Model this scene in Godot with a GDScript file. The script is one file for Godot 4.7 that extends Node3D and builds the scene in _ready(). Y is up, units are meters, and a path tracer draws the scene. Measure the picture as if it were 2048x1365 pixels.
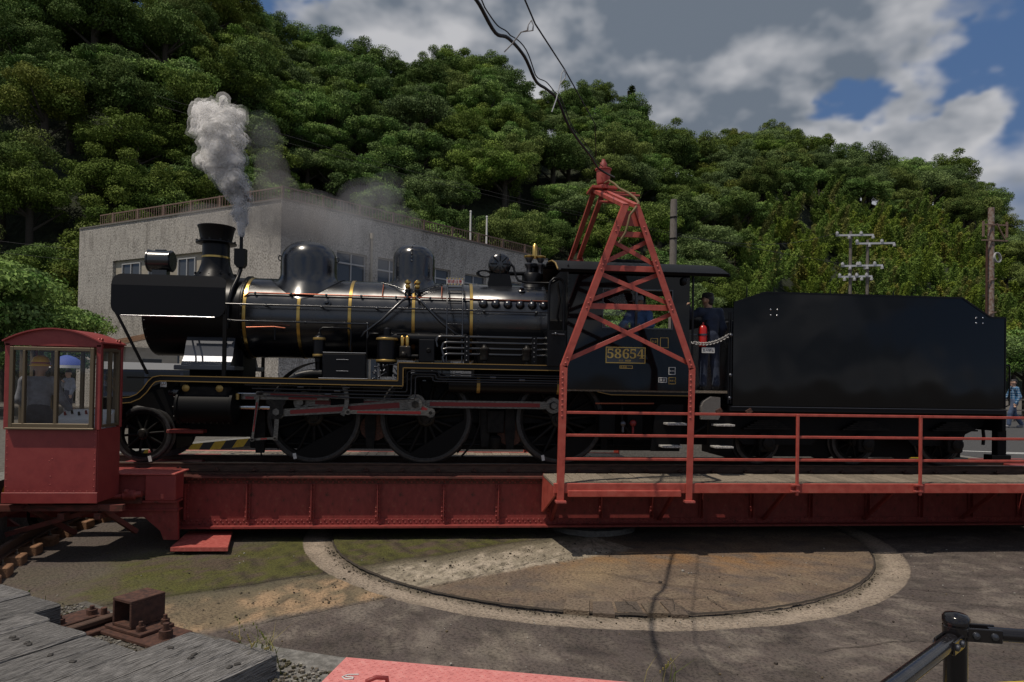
extends Node3D
# A black steam locomotive standing on a red turntable below a wooded hill.
# World: origin at the turntable centre on the rail tops, x along the track to the tender, z towards the viewer, y up, metres.

const FLOOR_Y := -1.29          # pit floor
const GROUND_Y := -0.14           # yard level round the pit
const PIT_R := 9.6

class MB:
	# collects triangles for one mesh
	var v := PackedVector3Array()
	var n := PackedVector3Array()
	var c := PackedColorArray()
	var ix := PackedInt32Array()
	var col := Color.WHITE
	var colored := false

	func vert(p: Vector3, nn: Vector3) -> int:
		v.append(p)
		n.append(nn)
		c.append(col)
		return v.size() - 1

	func face(a: int, b: int, d: int) -> void:
		# orient clockwise as seen from the side that the normals face
		var g := (v[b] - v[a]).cross(v[d] - v[a])
		if g.dot(n[a] + n[b] + n[d]) > 0.0:
			ix.append_array(PackedInt32Array([a, d, b]))
		else:
			ix.append_array(PackedInt32Array([a, b, d]))

	func tri(a: Vector3, b: Vector3, d: Vector3, out: Vector3) -> void:
		var nn := (b - a).cross(d - a).normalized()
		if nn.dot(out) < 0.0:
			nn = -nn
		var k := vert(a, nn)
		vert(b, nn)
		vert(d, nn)
		face(k, k + 1, k + 2)

	func quad(a: Vector3, b: Vector3, d: Vector3, e: Vector3, out: Vector3) -> void:
		var nn := (d - a).cross(e - b).normalized()
		if nn.dot(out) < 0.0:
			nn = -nn
		var k := vert(a, nn)
		vert(b, nn)
		vert(d, nn)
		vert(e, nn)
		face(k, k + 1, k + 2)
		face(k, k + 2, k + 3)

	func box(at: Vector3, size: Vector3, basis := Basis.IDENTITY, bev := 0.0) -> void:
		var h := size / 2.0
		bev = minf(bev, minf(h.x, minf(h.y, h.z)) * 0.6)
		for ax in 3:
			var u := (ax + 1) % 3
			var w := (ax + 2) % 3
			for s in [-1.0, 1.0]:
				var q := []
				for k in [[-1, -1], [1, -1], [1, 1], [-1, 1]]:
					var p := Vector3.ZERO
					p[ax] = s * h[ax]
					p[u] = k[0] * (h[u] - bev)
					p[w] = k[1] * (h[w] - bev)
					q.append(at + basis * p)
				var o := Vector3.ZERO
				o[ax] = s
				quad(q[0], q[1], q[2], q[3], basis * o)
			if bev > 0.0:
				for su in [-1.0, 1.0]:
					for sw in [-1.0, 1.0]:
						var q := []
						for k in [[-1, 0], [1, 0], [1, 1], [-1, 1]]:
							var p := Vector3.ZERO
							p[ax] = k[0] * (h[ax] - bev)
							p[u] = su * (h[u] - (bev if k[1] == 0 else 0.0))
							p[w] = sw * (h[w] - (0.0 if k[1] == 0 else bev))
							q.append(at + basis * p)
						var o := Vector3.ZERO
						o[u] = su
						o[w] = sw
						quad(q[0], q[1], q[2], q[3], basis * o)
		if bev > 0.0:
			for sx in [-1.0, 1.0]:
				for sy in [-1.0, 1.0]:
					for sz in [-1.0, 1.0]:
						var e := Vector3(sx * h.x, sy * h.y, sz * h.z)
						tri(at + basis * (e - Vector3(0, sy * bev, sz * bev)), at + basis * (e - Vector3(sx * bev, 0, sz * bev)), at + basis * (e - Vector3(sx * bev, sy * bev, 0)), basis * Vector3(sx, sy, sz))

	func span(lo: Vector3, hi: Vector3, bev := 0.0) -> void:
		box((lo + hi) / 2.0, (hi - lo).abs(), Basis.IDENTITY, bev)

	static func frame(dir: Vector3, up := Vector3.UP) -> Basis:
		# y along dir
		var y := dir.normalized()
		if absf(y.dot(up)) > 0.99:
			up = Vector3.RIGHT
		var x := up.cross(y).normalized()
		return Basis(x, y, x.cross(y).normalized())

	func beam(a: Vector3, b: Vector3, w: float, t: float, up := Vector3.UP, bev := 0.0) -> void:
		# a bar from a to b; w across (along up x dir), t along the rest
		box((a + b) / 2.0, Vector3(w, a.distance_to(b), t), frame(b - a, up), bev)

	func tube(a: Vector3, b: Vector3, r0: float, r1 := -1.0, k := 10, caps := true) -> void:
		r1 = r0 if r1 < 0.0 else r1
		lathe([Vector2(r0, 0), Vector2(r1, a.distance_to(b))], a, b - a, k, caps)

	func lathe(prof: Array, at: Vector3, axis := Vector3.UP, k := 24, caps := true, start := 0.0, sweep := TAU, squash := Vector2.ONE) -> void:
		# prof: Vector2(radius, height) from low to high
		var f := frame(axis, Vector3.FORWARD)
		for i in prof.size() - 1:
			var p: Vector2 = prof[i]
			var q: Vector2 = prof[i + 1]
			var t := q - p
			if t.length() < 1e-6:
				continue
			var m := Vector2(t.y, -t.x).normalized()
			var m0 := m
			var m1 := m
			if i > 0:
				var t0: Vector2 = p - prof[i - 1]
				var mm := Vector2(t0.y, -t0.x).normalized()
				if mm.dot(m) > 0.7:
					m0 = (m + mm).normalized()
			if i < prof.size() - 2:
				var t1: Vector2 = prof[i + 2] - q
				var mm := Vector2(t1.y, -t1.x).normalized()
				if mm.dot(m) > 0.7:
					m1 = (m + mm).normalized()
			var base := v.size()
			for j in k + 1:
				var a := start + sweep * j / k
				var d := f.x * cos(a) * squash.x + f.z * sin(a) * squash.y
				vert(at + d * p.x + f.y * p.y, (d * m0.x + f.y * m0.y).normalized())
				vert(at + d * q.x + f.y * q.y, (d * m1.x + f.y * m1.y).normalized())
			for j in k:
				var o := base + j * 2
				if p.x > 1e-6:
					face(o, o + 2, o + 1)
				if q.x > 1e-6:
					face(o + 1, o + 2, o + 3)
		if caps and sweep > TAU - 0.01:
			for e in [0, prof.size() - 1]:
				var p: Vector2 = prof[e]
				if p.x > 1e-4:
					disc(at + f.y * p.y, f, p.x, -1.0 if e == 0 else 1.0, k, squash)

	func disc(at: Vector3, f: Basis, r: float, s: float, k: int, squash := Vector2.ONE) -> void:
		var b := vert(at, f.y * s)
		for j in k:
			var a := TAU * j / k
			vert(at + (f.x * cos(a) * squash.x + f.z * sin(a) * squash.y) * r, f.y * s)
		for j in k:
			face(b, b + 1 + j, b + 1 + (j + 1) % k)

	func pipe(pts: Array, r: float, k := 8) -> void:
		# a bent tube with smooth shading round its section
		var prev := Vector3.UP
		var base := v.size()
		for i in pts.size():
			var d: Vector3
			if i == 0:
				d = pts[1] - pts[0]
			elif i == pts.size() - 1:
				d = pts[i] - pts[i - 1]
			else:
				d = (pts[i] - pts[i - 1]).normalized() + (pts[i + 1] - pts[i]).normalized()
			d = d.normalized()
			var x := (prev - d * prev.dot(d))
			if x.length() < 0.05:
				x = Vector3.RIGHT - d * d.x
				if x.length() < 0.05:
					x = Vector3.BACK
			x = x.normalized()
			prev = x
			var z := d.cross(x)
			var grow := 1.0
			if i > 0 and i < pts.size() - 1:
				grow = 1.0 / maxf(0.6, d.dot((pts[i + 1] - pts[i]).normalized()))
			for j in k:
				var a := TAU * j / k
				var o := x * cos(a) + z * sin(a)
				vert(pts[i] + o * r * lerpf(1.0, grow, 0.5), o)
		for i in pts.size() - 1:
			for j in k:
				var a0 := base + i * k + j
				var a1 := base + i * k + (j + 1) % k
				face(a0, a1, a0 + k)
				face(a1, a1 + k, a0 + k)
		for e in [0, pts.size() - 1]:
			var o: Vector3 = (pts[0] - pts[1]).normalized() if e == 0 else (pts[e] - pts[e - 1]).normalized()
			var b := vert(pts[e], o)
			for j in k:
				vert(v[base + e * k + j], o)
			for j in k:
				face(b, b + 1 + j, b + 1 + (j + 1) % k)

	func ball(at: Vector3, r: float, k := 8, rings := 5, squash := Vector3.ONE) -> void:
		var base := v.size()
		for i in rings + 1:
			var t := PI * i / rings
			for j in k:
				var a := TAU * j / k
				var d := Vector3(sin(t) * cos(a), cos(t), sin(t) * sin(a))
				vert(at + d * r * squash, (d / squash).normalized())
		for i in rings:
			for j in k:
				var a0 := base + i * k + j
				var a1 := base + i * k + (j + 1) % k
				if i > 0:
					face(a0, a1, a0 + k)
				if i < rings - 1:
					face(a1, a1 + k, a0 + k)

	func rivet(at: Vector3, out: Vector3, r: float) -> void:
		lathe([Vector2(r, 0), Vector2(r * 0.72, r * 0.45), Vector2(0.0, r * 0.62)], at, out, 6, false)

	func nut(at: Vector3, out: Vector3, r: float, h: float) -> void:
		lathe([Vector2(r, 0), Vector2(r, h)], at, out, 6, true)

	func prism(poly: PackedVector2Array, t: Transform3D, z0: float, z1: float) -> void:
		# poly in the xy plane of t, drawn out along its z
		var ids := Geometry2D.triangulate_polygon(poly)
		for s in [[z0, -1.0], [z1, 1.0]]:
			var b := v.size()
			for p in poly:
				vert(t * Vector3(p.x, p.y, s[0]), (t.basis.z * s[1]).normalized())
			for i in range(0, ids.size(), 3):
				face(b + ids[i], b + ids[i + 1], b + ids[i + 2])
		var area := 0.0
		for i in poly.size():
			area += poly[i].cross(poly[(i + 1) % poly.size()])
		var w := 1.0 if area > 0.0 else -1.0
		for i in poly.size():
			var p := poly[i]
			var q := poly[(i + 1) % poly.size()]
			var o := Vector3((q - p).y, -(q - p).x, 0) * w
			quad(t * Vector3(p.x, p.y, z0), t * Vector3(q.x, q.y, z0), t * Vector3(q.x, q.y, z1), t * Vector3(p.x, p.y, z1), t.basis * o)

	func mesh() -> ArrayMesh:
		var a := []
		a.resize(Mesh.ARRAY_MAX)
		a[Mesh.ARRAY_VERTEX] = v
		a[Mesh.ARRAY_NORMAL] = n
		if colored:
			a[Mesh.ARRAY_COLOR] = c
		a[Mesh.ARRAY_INDEX] = ix
		var m := ArrayMesh.new()
		m.add_surface_from_arrays(Mesh.PRIMITIVE_TRIANGLES, a)
		return m


# ---------------------------------------------------------------- names, labels, nodes
var used := {}
var M := {}
var rng := RandomNumberGenerator.new()

func numbered(called: String) -> String:
	used[called] = used.get(called, -1) + 1
	return called if used[called] == 0 else "%s_%03d" % [called, used[called]]

func tag(o: Node, label: String, category: String, group := "") -> Node:
	o.set_meta("label", label)
	o.set_meta("category", category)
	if group:
		o.set_meta("group", group)
	return o

func thing(called: String, label: String, category: String, at := Vector3.ZERO, turn := 0.0, group := "") -> Node3D:
	var o := Node3D.new()
	o.name = numbered(called)
	add_child(o, true)
	o.position = at
	o.rotation.y = turn
	tag(o, label, category, group)
	return o

func part(called: String, mb: Variant, m: Material, parent: Node) -> MeshInstance3D:
	var o := MeshInstance3D.new()
	var r := 0
	while parent.has_node(NodePath(called if r == 0 else "%s_%03d" % [called, r])):
		r += 1
	o.name = called if r == 0 else "%s_%03d" % [called, r]
	o.mesh = mb.mesh() if mb is MB else mb
	o.material_override = m
	parent.add_child(o, true)
	return o

func solo(called: String, mb: Variant, m: Material, label: String, category: String, group := "") -> MeshInstance3D:
	var o := part(numbered(called), mb, m, self)
	tag(o, label, category, group)
	return o

func struct(called: String, mb: Variant, m: Material) -> MeshInstance3D:
	var o := part(called, mb, m, self)
	o.set_meta("kind", "structure")
	return o

func copy(o: Node3D, called: String, label: String, category: String, at: Vector3, turn := 0.0, scl := Vector3.ONE, group := "") -> Node3D:
	var c: Node3D = o.duplicate()
	c.name = numbered(called)
	add_child(c, true)
	c.transform = Transform3D(Basis(Vector3.UP, turn) * Basis.from_scale(scl), at)
	for k in ["label", "category", "group"]:
		if c.has_meta(k):
			c.remove_meta(k)
	tag(c, label, category, group)
	return c

# ---------------------------------------------------------------- materials
func lin(r: float, g: float, b: float) -> Color:
	return Color(r, g, b).linear_to_srgb()

func noise(freq: float, octaves := 4, sd := 1, kind := FastNoiseLite.TYPE_SIMPLEX_SMOOTH, gain := 0.5) -> FastNoiseLite:
	var f := FastNoiseLite.new()
	f.noise_type = kind
	f.seed = sd
	f.frequency = freq
	f.fractal_type = FastNoiseLite.FRACTAL_FBM if octaves > 1 else FastNoiseLite.FRACTAL_NONE
	f.fractal_octaves = octaves
	f.fractal_gain = gain
	return f

func ramp_tex(freq: float, stops: Array, sd := 1, octaves := 5, size := 512, gain := 0.55) -> NoiseTexture2D:
	# stops: [offset, linear r, g, b] ...
	var t := NoiseTexture2D.new()
	t.width = size
	t.height = size
	t.seamless = true
	t.seamless_blend_skirt = 0.3
	t.noise = noise(freq, octaves, sd, FastNoiseLite.TYPE_SIMPLEX_SMOOTH, gain)
	var g := Gradient.new()
	var off := PackedFloat32Array()
	var cols := PackedColorArray()
	for s in stops:
		off.append(s[0])
		cols.append(lin(s[1], s[2], s[3]))
	g.offsets = off
	g.colors = cols
	t.color_ramp = g
	return t

func plain(r: float, g: float, b: float, rough := 0.6, metal := 0.0, spec := 0.5) -> StandardMaterial3D:
	var m := StandardMaterial3D.new()
	m.albedo_color = lin(r, g, b)
	m.roughness = rough
	m.metallic = metal
	m.metallic_specular = spec
	return m

func tri_map(m: StandardMaterial3D, scl: Vector3, world := true) -> StandardMaterial3D:
	m.uv1_triplanar = true
	m.uv1_world_triplanar = world
	m.uv1_scale = scl
	return m

func textured(tex: Texture2D, scl: Vector3, rough := 0.8, bump: Texture2D = null, bump_cm := 1.0, world := true, rough_tex: Texture2D = null) -> StandardMaterial3D:
	var m := StandardMaterial3D.new()
	m.albedo_texture = tex
	m.roughness = rough
	if rough_tex:
		m.roughness_texture = rough_tex
	if bump:
		m.heightmap_enabled = true
		m.heightmap_texture = bump
		m.heightmap_scale = bump_cm
	return tri_map(m, scl, world)

func veg(r: float, g: float, b: float, back := 0.5) -> StandardMaterial3D:
	var m := plain(r, g, b, 0.7, 0.0, 0.2)
	m.vertex_color_use_as_albedo = true
	m.backlight_enabled = true
	m.backlight = Color(back, back, back)
	m.cull_mode = BaseMaterial3D.CULL_DISABLED
	return m

func _ready() -> void:
	rng.seed = 58654
	# ---- camera
	var cam := Camera3D.new()
	cam.name = "camera"
	add_child(cam)
	cam.transform = Transform3D(Basis(Vector3(0.99484, 0.016998, 0.100022), Vector3(-0.018112, 0.999784, 0.010241), Vector3(-0.099826, -0.012, 0.994933)), Vector3(-2.8201, 1.5, 12.5813))
	cam.projection = Camera3D.PROJECTION_FRUSTUM
	cam.near = 0.1
	cam.far = 1500.0
	cam.size = 1365.0 / 1340.0 * 0.1
	cam.frustum_offset = Vector2(0.0, 62.0 / 1340.0 * 0.1)
	cam.current = true
	# ---- sky, sun, exposure
	var e := Environment.new()
	e.background_mode = Environment.BG_SKY
	e.sky = Sky.new()
	var ps := PanoramaSkyMaterial.new()
	ps.panorama = sky_picture()
	e.sky.sky_material = ps
	e.background_energy_multiplier = 1.0
	e.tonemap_mode = Environment.TONE_MAPPER_LINEAR
	e.tonemap_exposure = 0.57
	e.sdfgi_enabled = true
	e.ssao_enabled = true
	e.ssil_enabled = true
	e.volumetric_fog_enabled = true
	e.volumetric_fog_density = 0.0
	var we := WorldEnvironment.new()
	we.name = "environment"
	we.environment = e
	add_child(we)
	var sun := DirectionalLight3D.new()
	sun.name = "sun"
	add_child(sun)
	sun.look_at_from_position(Vector3.ZERO, -Vector3(-0.36, 1.0, 0.24), Vector3.FORWARD)
	sun.light_energy = 1.6
	sun.light_color = Color(1.0, 0.955, 0.89)
	sun.light_angular_distance = 0.5
	sun.shadow_enabled = true
	# ---- the place
	make_materials()
	build_ground()
	build_hill()
	build_house()
	build_yard()
	build_bridge()
	build_gantry()
	build_cabin()
	build_loco()
	build_tender()
	build_people()
	build_foreground()
	build_smoke()

func sky_picture() -> ImageTexture:
	var w := 2048
	var h := 1024
	var data := PackedFloat32Array()
	data.resize(w * h * 3)
	var a := noise(1.0, 6, 11, FastNoiseLite.TYPE_SIMPLEX_SMOOTH, 0.52)
	var b := noise(2.6, 5, 23, FastNoiseLite.TYPE_SIMPLEX_SMOOTH, 0.55)
	# openings of clear air and heaps of cloud: direction, width, amount
	var lumps := [[Vector3(0.501, 0.345, -0.793), 0.05, -0.75], [Vector3(0.463, 0.36, -0.81), 0.03, -0.35], [Vector3(0.63, 0.36, -0.69), 0.055, -0.75], [Vector3(0.585, 0.33, -0.735), 0.025, -0.4],
		[Vector3(0.66, 0.43, -0.62), 0.05, -0.6], [Vector3(-0.213, 0.475, -0.858), 0.03, -0.6], [Vector3(0.60, 0.285, -0.745), 0.05, 0.7], [Vector3(0.53, 0.28, -0.80), 0.04, 0.5], [Vector3(0.25, 0.42, -0.87), 0.3, 0.45],
		[Vector3(0.55, 0.40, -0.73), 0.06, 0.35]]
	var grey := [[Vector3(0.33, 0.43, -0.84), 0.16, 0.45], [Vector3(0.6, 0.28, -0.745), 0.09, -0.5], [Vector3(0.0, 0.48, -0.88), 0.11, -0.55], [Vector3(0.15, 0.44, -0.88), 0.08, 0.2]]
	for k in lumps.size():
		lumps[k][0] = (lumps[k][0] as Vector3).normalized()
	for k in grey.size():
		grey[k][0] = (grey[k][0] as Vector3).normalized()
	for j in h:
		var th := PI * (j + 0.5) / h
		var y := cos(th)
		var s := sin(th)
		for i in w:
			var o := (j * w + i) * 3
			if y < -0.02:
				data[o] = 0.10
				data[o + 1] = 0.11
				data[o + 2] = 0.09
				continue
			var ph := TAU * (i + 0.5) / w
			var d := Vector3(sin(ph) * s, y, -cos(ph) * s)
			var q := Vector3(d.x, d.y * 1.9, d.z) * 2.1
			var f := a.get_noise_3dv(q) + 0.06
			var near_view := d.z < -0.4 and d.y < 0.7
			var g := b.get_noise_3dv(q)
			var dark := 0.45 + g * 1.5
			if near_view:
				var wd := d + Vector3(b.get_noise_3dv(q * 1.3 + Vector3(7, 0, 0)), b.get_noise_3dv(q * 1.3 + Vector3(0, 9, 0)), b.get_noise_3dv(q * 1.3 + Vector3(0, 0, 5))) * 0.095
				for l in lumps:
					var r: float = wd.distance_squared_to(l[0]) / (l[1] * l[1])
					if r < 6.0:
						f += l[2] * exp(-r)
				for l in grey:
					var r: float = d.distance_squared_to(l[0]) / (l[1] * l[1])
					if r < 6.0:
						dark += l[2] * exp(-r)
			var cover := smoothstep(-0.22, 0.22, f + g * 0.22)
			dark = clampf(dark + smoothstep(0.1, 0.6, f) * 0.25 - 0.1, 0.0, 1.0)
			var up := clampf(y, 0.0, 1.0)
			var blue := Vector3(0.16, 0.29, 0.55).lerp(Vector3(0.075, 0.17, 0.42), up)
			blue = blue.lerp(Vector3(0.34, 0.46, 0.66), exp(-up * 9.0))
			var cl := Vector3(0.92, 0.92, 0.95).lerp(Vector3(0.26, 0.31, 0.38), dark)
			var c := blue.lerp(cl, cover * 0.97)
			data[o] = c.x
			data[o + 1] = c.y
			data[o + 2] = c.z
	return ImageTexture.create_from_image(Image.create_from_data(w, h, false, Image.FORMAT_RGBF, data.to_byte_array()))

func make_materials() -> void:
	var bump := ramp_tex(0.02, [[0.0, 0, 0, 0], [1.0, 1, 1, 1]], 5, 6, 512, 0.6)
	var grain := ramp_tex(0.06, [[0.0, 0, 0, 0], [1.0, 1, 1, 1]], 8, 4, 512, 0.6)
	M.bump = bump
	M.grain = grain
	# black paint: a little uneven in gloss
	var gloss := ramp_tex(0.012, [[0.0, 0.02, 0.02, 0.02], [1.0, 0.08, 0.08, 0.08]], 3, 5, 256)
	M.black = plain(0.005, 0.0062, 0.0095, 0.22, 0.0, 0.72)
	M.black.roughness_texture = gloss
	M.black.roughness = 1.0
	tri_map(M.black, Vector3.ONE * 0.7)
	M.black.heightmap_enabled = true
	M.black.heightmap_texture = ramp_tex(0.006, [[0.0, 0, 0, 0], [1.0, 1, 1, 1]], 31, 2, 256)
	M.black.heightmap_scale = 0.6
	M.enamel = plain(0.003, 0.0031, 0.004, 0.07, 0.0, 0.42)
	M.enamel.heightmap_enabled = true
	M.enamel.heightmap_texture = M.black.heightmap_texture
	M.enamel.heightmap_scale = 0.5
	tri_map(M.enamel, Vector3.ONE * 0.5)
	M.matt = textured(ramp_tex(0.02, [[0.2, 0.004, 0.004, 0.0045], [0.8, 0.013, 0.012, 0.011]], 6, 5, 256), Vector3.ONE * 1.2, 0.55)
	M.matt.metallic_specular = 0.28
	M.soot = plain(0.004, 0.004, 0.0045, 0.55, 0.0, 0.28)
	M.panel = plain(0.0032, 0.0034, 0.0046, 0.34, 0.0, 0.36)
	M.oily = textured(ramp_tex(0.03, [[0.2, 0.006, 0.0055, 0.005], [0.6, 0.018, 0.0165, 0.015], [0.9, 0.036, 0.03, 0.023]], 7, 5, 256), Vector3.ONE * 1.5, 0.4)
	M.oily.metallic_specular = 0.35
	M.steel = textured(ramp_tex(0.03, [[0.2, 0.10, 0.095, 0.085], [0.8, 0.24, 0.23, 0.21]], 9, 5, 256), Vector3(1.5, 6, 6), 0.36)
	M.steel.metallic = 0.7
	M.bright = plain(0.55, 0.55, 0.56, 0.2, 1.0)
	M.sheen = plain(0.12, 0.125, 0.14, 0.38, 0.9)
	M.brass = plain(0.62, 0.42, 0.13, 0.3, 1.0)
	M.gold = plain(0.40, 0.27, 0.085, 0.42, 0.6)
	M.lining = plain(0.27, 0.17, 0.05, 0.5, 0.3)
	M.pipe = plain(0.05, 0.052, 0.058, 0.28, 0.7)
	M.copper = plain(0.30, 0.10, 0.06, 0.35, 0.8)
	M.rod_red = plain(0.20, 0.014, 0.014, 0.4)
	M.white = plain(0.62, 0.62, 0.60, 0.5)
	M.chalk = textured(ramp_tex(0.05, [[0.3, 0.22, 0.21, 0.20], [0.6, 0.5, 0.49, 0.47]], 41, 4, 256), Vector3.ONE * 2, 0.8)
	# red paint of the turntable: sound, and worn with rust
	M.red = textured(ramp_tex(0.012, [[0.1, 0.24, 0.036, 0.035], [0.5, 0.285, 0.043, 0.04], [0.9, 0.31, 0.054, 0.047]], 12, 6, 512, 0.6), Vector3.ONE * 0.6, 0.5, grain, 0.05)
	M.red_bright = textured(ramp_tex(0.012, [[0.12, 0.33, 0.058, 0.042], [0.5, 0.44, 0.08, 0.058], [0.85, 0.47, 0.11, 0.08]], 18, 6, 512, 0.6), Vector3.ONE * 0.6, 0.45)
	M.red_old = textured(ramp_tex(0.016, [[0.08, 0.10, 0.03, 0.02], [0.28, 0.215, 0.036, 0.031], [0.65, 0.26, 0.042, 0.037], [0.9, 0.27, 0.085, 0.055]], 13, 6, 512, 0.62), Vector3(0.8, 0.5, 0.8), 0.6, grain, 0.08)
	M.red_pale = textured(ramp_tex(0.02, [[0.1, 0.36, 0.07, 0.055], [0.6, 0.46, 0.10, 0.085], [0.9, 0.5, 0.16, 0.12]], 14, 5, 512), Vector3.ONE, 0.65)
	M.flange = textured(ramp_tex(0.016, [[0.1, 0.06, 0.025, 0.016], [0.5, 0.13, 0.035, 0.026], [0.9, 0.19, 0.045, 0.035]], 19, 6, 256, 0.62), Vector3(0.8, 2.0, 0.8), 0.75)
	M.rust = textured(ramp_tex(0.03, [[0.1, 0.035, 0.018, 0.012], [0.5, 0.075, 0.032, 0.022], [0.9, 0.13, 0.06, 0.035]], 15, 6, 512, 0.62), Vector3.ONE * 1.2, 0.85, grain, 0.15)
	M.bolt_grey = plain(0.06, 0.055, 0.05, 0.7, 0.3)
	M.rail = textured(ramp_tex(0.03, [[0.1, 0.05, 0.028, 0.018], [0.9, 0.11, 0.06, 0.04]], 16, 5, 256), Vector3(0.5, 3, 3), 0.75)
	M.railtop = plain(0.30, 0.28, 0.26, 0.35, 0.8)
	M.sleeper = textured(ramp_tex(0.02, [[0.1, 0.17, 0.085, 0.045], [0.9, 0.36, 0.20, 0.11]], 17, 5, 256), Vector3(3, 3, 0.6), 0.85, bump, 0.6)
	# weathered planks
	M.plank = []
	for k in 4:
		var g: float = [1.0, 0.85, 1.12, 0.95][k]
		M.plank.append(textured(ramp_tex(0.03, [[0.28, 0.03 * g, 0.028 * g, 0.026 * g], [0.40, 0.13 * g, 0.123 * g, 0.116 * g], [0.6, 0.25 * g, 0.238 * g, 0.226 * g], [0.85, 0.36 * g, 0.345 * g, 0.33 * g]], 51 + k, 6, 512, 0.7), Vector3(9.0, 9.0, 0.4), 0.9, bump, 1.6, false))
	M.deck = []
	for k in 3:
		var g: float = [1.0, 0.85, 1.15][k]
		M.deck.append(textured(ramp_tex(0.03, [[0.1, 0.12 * g, 0.10 * g, 0.075 * g], [0.85, 0.30 * g, 0.25 * g, 0.19 * g]], 61 + k, 5, 256, 0.6), Vector3(5.0, 5.0, 0.5), 0.85, bump, 0.5))
	# concrete and asphalt
	M.floor = StandardMaterial3D.new()
	M.floor.vertex_color_use_as_albedo = true
	M.floor.albedo_texture = ramp_tex(0.035, [[0.12, 0.30, 0.285, 0.27], [0.36, 0.66, 0.65, 0.64], [0.55, 0.95, 0.95, 0.94], [0.75, 1.0, 0.98, 0.95], [0.95, 1.0, 0.94, 0.86]], 21, 6, 1024, 0.68)
	M.floor.roughness = 0.92
	M.floor.heightmap_enabled = true
	M.floor.heightmap_texture = ramp_tex(0.05, [[0.0, 0, 0, 0], [1.0, 1, 1, 1]], 22, 5, 1024, 0.65)
	M.floor.heightmap_scale = 1.6
	tri_map(M.floor, Vector3.ONE * 0.45)
	M.crack_and_shadow = plain(0.045, 0.036, 0.028, 0.95)
	M.asphalt = textured(ramp_tex(0.05, [[0.1, 0.04, 0.04, 0.042], [0.9, 0.085, 0.083, 0.08]], 24, 6, 512, 0.65), Vector3.ONE * 0.5, 0.9, grain, 0.8)
	M.yard = textured(ramp_tex(0.03, [[0.1, 0.06, 0.053, 0.045], [0.5, 0.105, 0.095, 0.08], [0.9, 0.16, 0.148, 0.13]], 25, 6, 512, 0.65), Vector3.ONE * 0.4, 0.95, grain, 1.5)
	M.kerb = textured(ramp_tex(0.03, [[0.1, 0.10, 0.095, 0.085], [0.9, 0.26, 0.25, 0.23]], 26, 6, 512, 0.65), Vector3.ONE * 0.8, 0.9, grain, 0.6)
	M.yellow = textured(ramp_tex(0.03, [[0.1, 0.42, 0.27, 0.02], [0.9, 0.62, 0.43, 0.03]], 27, 5, 256), Vector3.ONE, 0.6)
	M.stripe_black = plain(0.02, 0.02, 0.02, 0.7)
	# streaked old concrete of the building
	var base := ramp_tex(0.02, [[0.24, 0.10, 0.094, 0.085], [0.40, 0.33, 0.31, 0.28], [0.53, 0.54, 0.51, 0.465], [0.85, 0.70, 0.665, 0.61]], 28, 7, 1024, 0.72)
	M.concrete = textured(base, Vector3(0.85, 0.42, 0.85), 0.95, grain, 1.0)
	M.concrete.uv2_triplanar = true
	M.concrete.uv2_world_triplanar = true
	M.concrete.uv2_scale = Vector3(0.22, 0.06, 0.22)
	M.concrete.detail_uv_layer = BaseMaterial3D.DETAIL_UV_2
	M.concrete.detail_enabled = true
	M.concrete.detail_blend_mode = BaseMaterial3D.BLEND_MODE_MUL
	M.concrete.detail_albedo = ramp_tex(0.02, [[0.25, 0.58, 0.57, 0.56], [0.5, 0.95, 0.95, 0.95], [1.0, 1.0, 0.98, 0.95]], 29, 6, 512, 0.68)
	M.cream = textured(ramp_tex(0.02, [[0.1, 0.34, 0.30, 0.24], [0.9, 0.50, 0.46, 0.38]], 30, 5, 256), Vector3.ONE * 0.5, 0.9)
	M.frame = plain(0.42, 0.42, 0.42, 0.45)
	M.alu = plain(0.15, 0.115, 0.07, 0.45, 0.3)
	M.dark_glass = plain(0.012, 0.014, 0.016, 0.06)
	M.glass = StandardMaterial3D.new()
	M.glass.transparency = BaseMaterial3D.TRANSPARENCY_ALPHA
	M.glass.albedo_color = Color(0.05, 0.06, 0.06, 0.05)
	M.glass.roughness = 0.02
	M.rusty_rail = textured(ramp_tex(0.05, [[0.1, 0.08, 0.042, 0.03], [0.5, 0.20, 0.125, 0.095], [0.9, 0.36, 0.29, 0.24]], 32, 4, 256), Vector3.ONE * 2, 0.8)
	M.tin = textured(ramp_tex(0.025, [[0.1, 0.16, 0.07, 0.035], [0.5, 0.34, 0.22, 0.13], [0.9, 0.48, 0.40, 0.30]], 33, 5, 256), Vector3(2, 2, 0.4), 0.7)
	M.pole = textured(ramp_tex(0.03, [[0.1, 0.11, 0.095, 0.08], [0.9, 0.22, 0.20, 0.18]], 34, 5, 256), Vector3(3, 0.5, 3), 0.9)
	M.pole_rusty = textured(ramp_tex(0.02, [[0.2, 0.14, 0.06, 0.04], [0.5, 0.26, 0.20, 0.16], [0.8, 0.36, 0.33, 0.30]], 35, 5, 256), Vector3(1.5, 1.0, 1.5), 0.8)
	M.cable = plain(0.012, 0.012, 0.013, 0.6)
	M.porcelain = plain(0.55, 0.56, 0.58, 0.25)
	M.bark = textured(ramp_tex(0.05, [[0.1, 0.025, 0.02, 0.016], [0.9, 0.09, 0.075, 0.06]], 36, 5, 256), Vector3(2, 0.6, 2), 0.95)
	M.soil = textured(ramp_tex(0.02, [[0.1, 0.010, 0.013, 0.006], [0.5, 0.018, 0.026, 0.010], [0.9, 0.04, 0.05, 0.018]], 37, 6, 512), Vector3.ONE * 0.15, 0.95, bump, 20.0)
	M.leaf = veg(1, 1, 1, 0.4)
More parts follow.
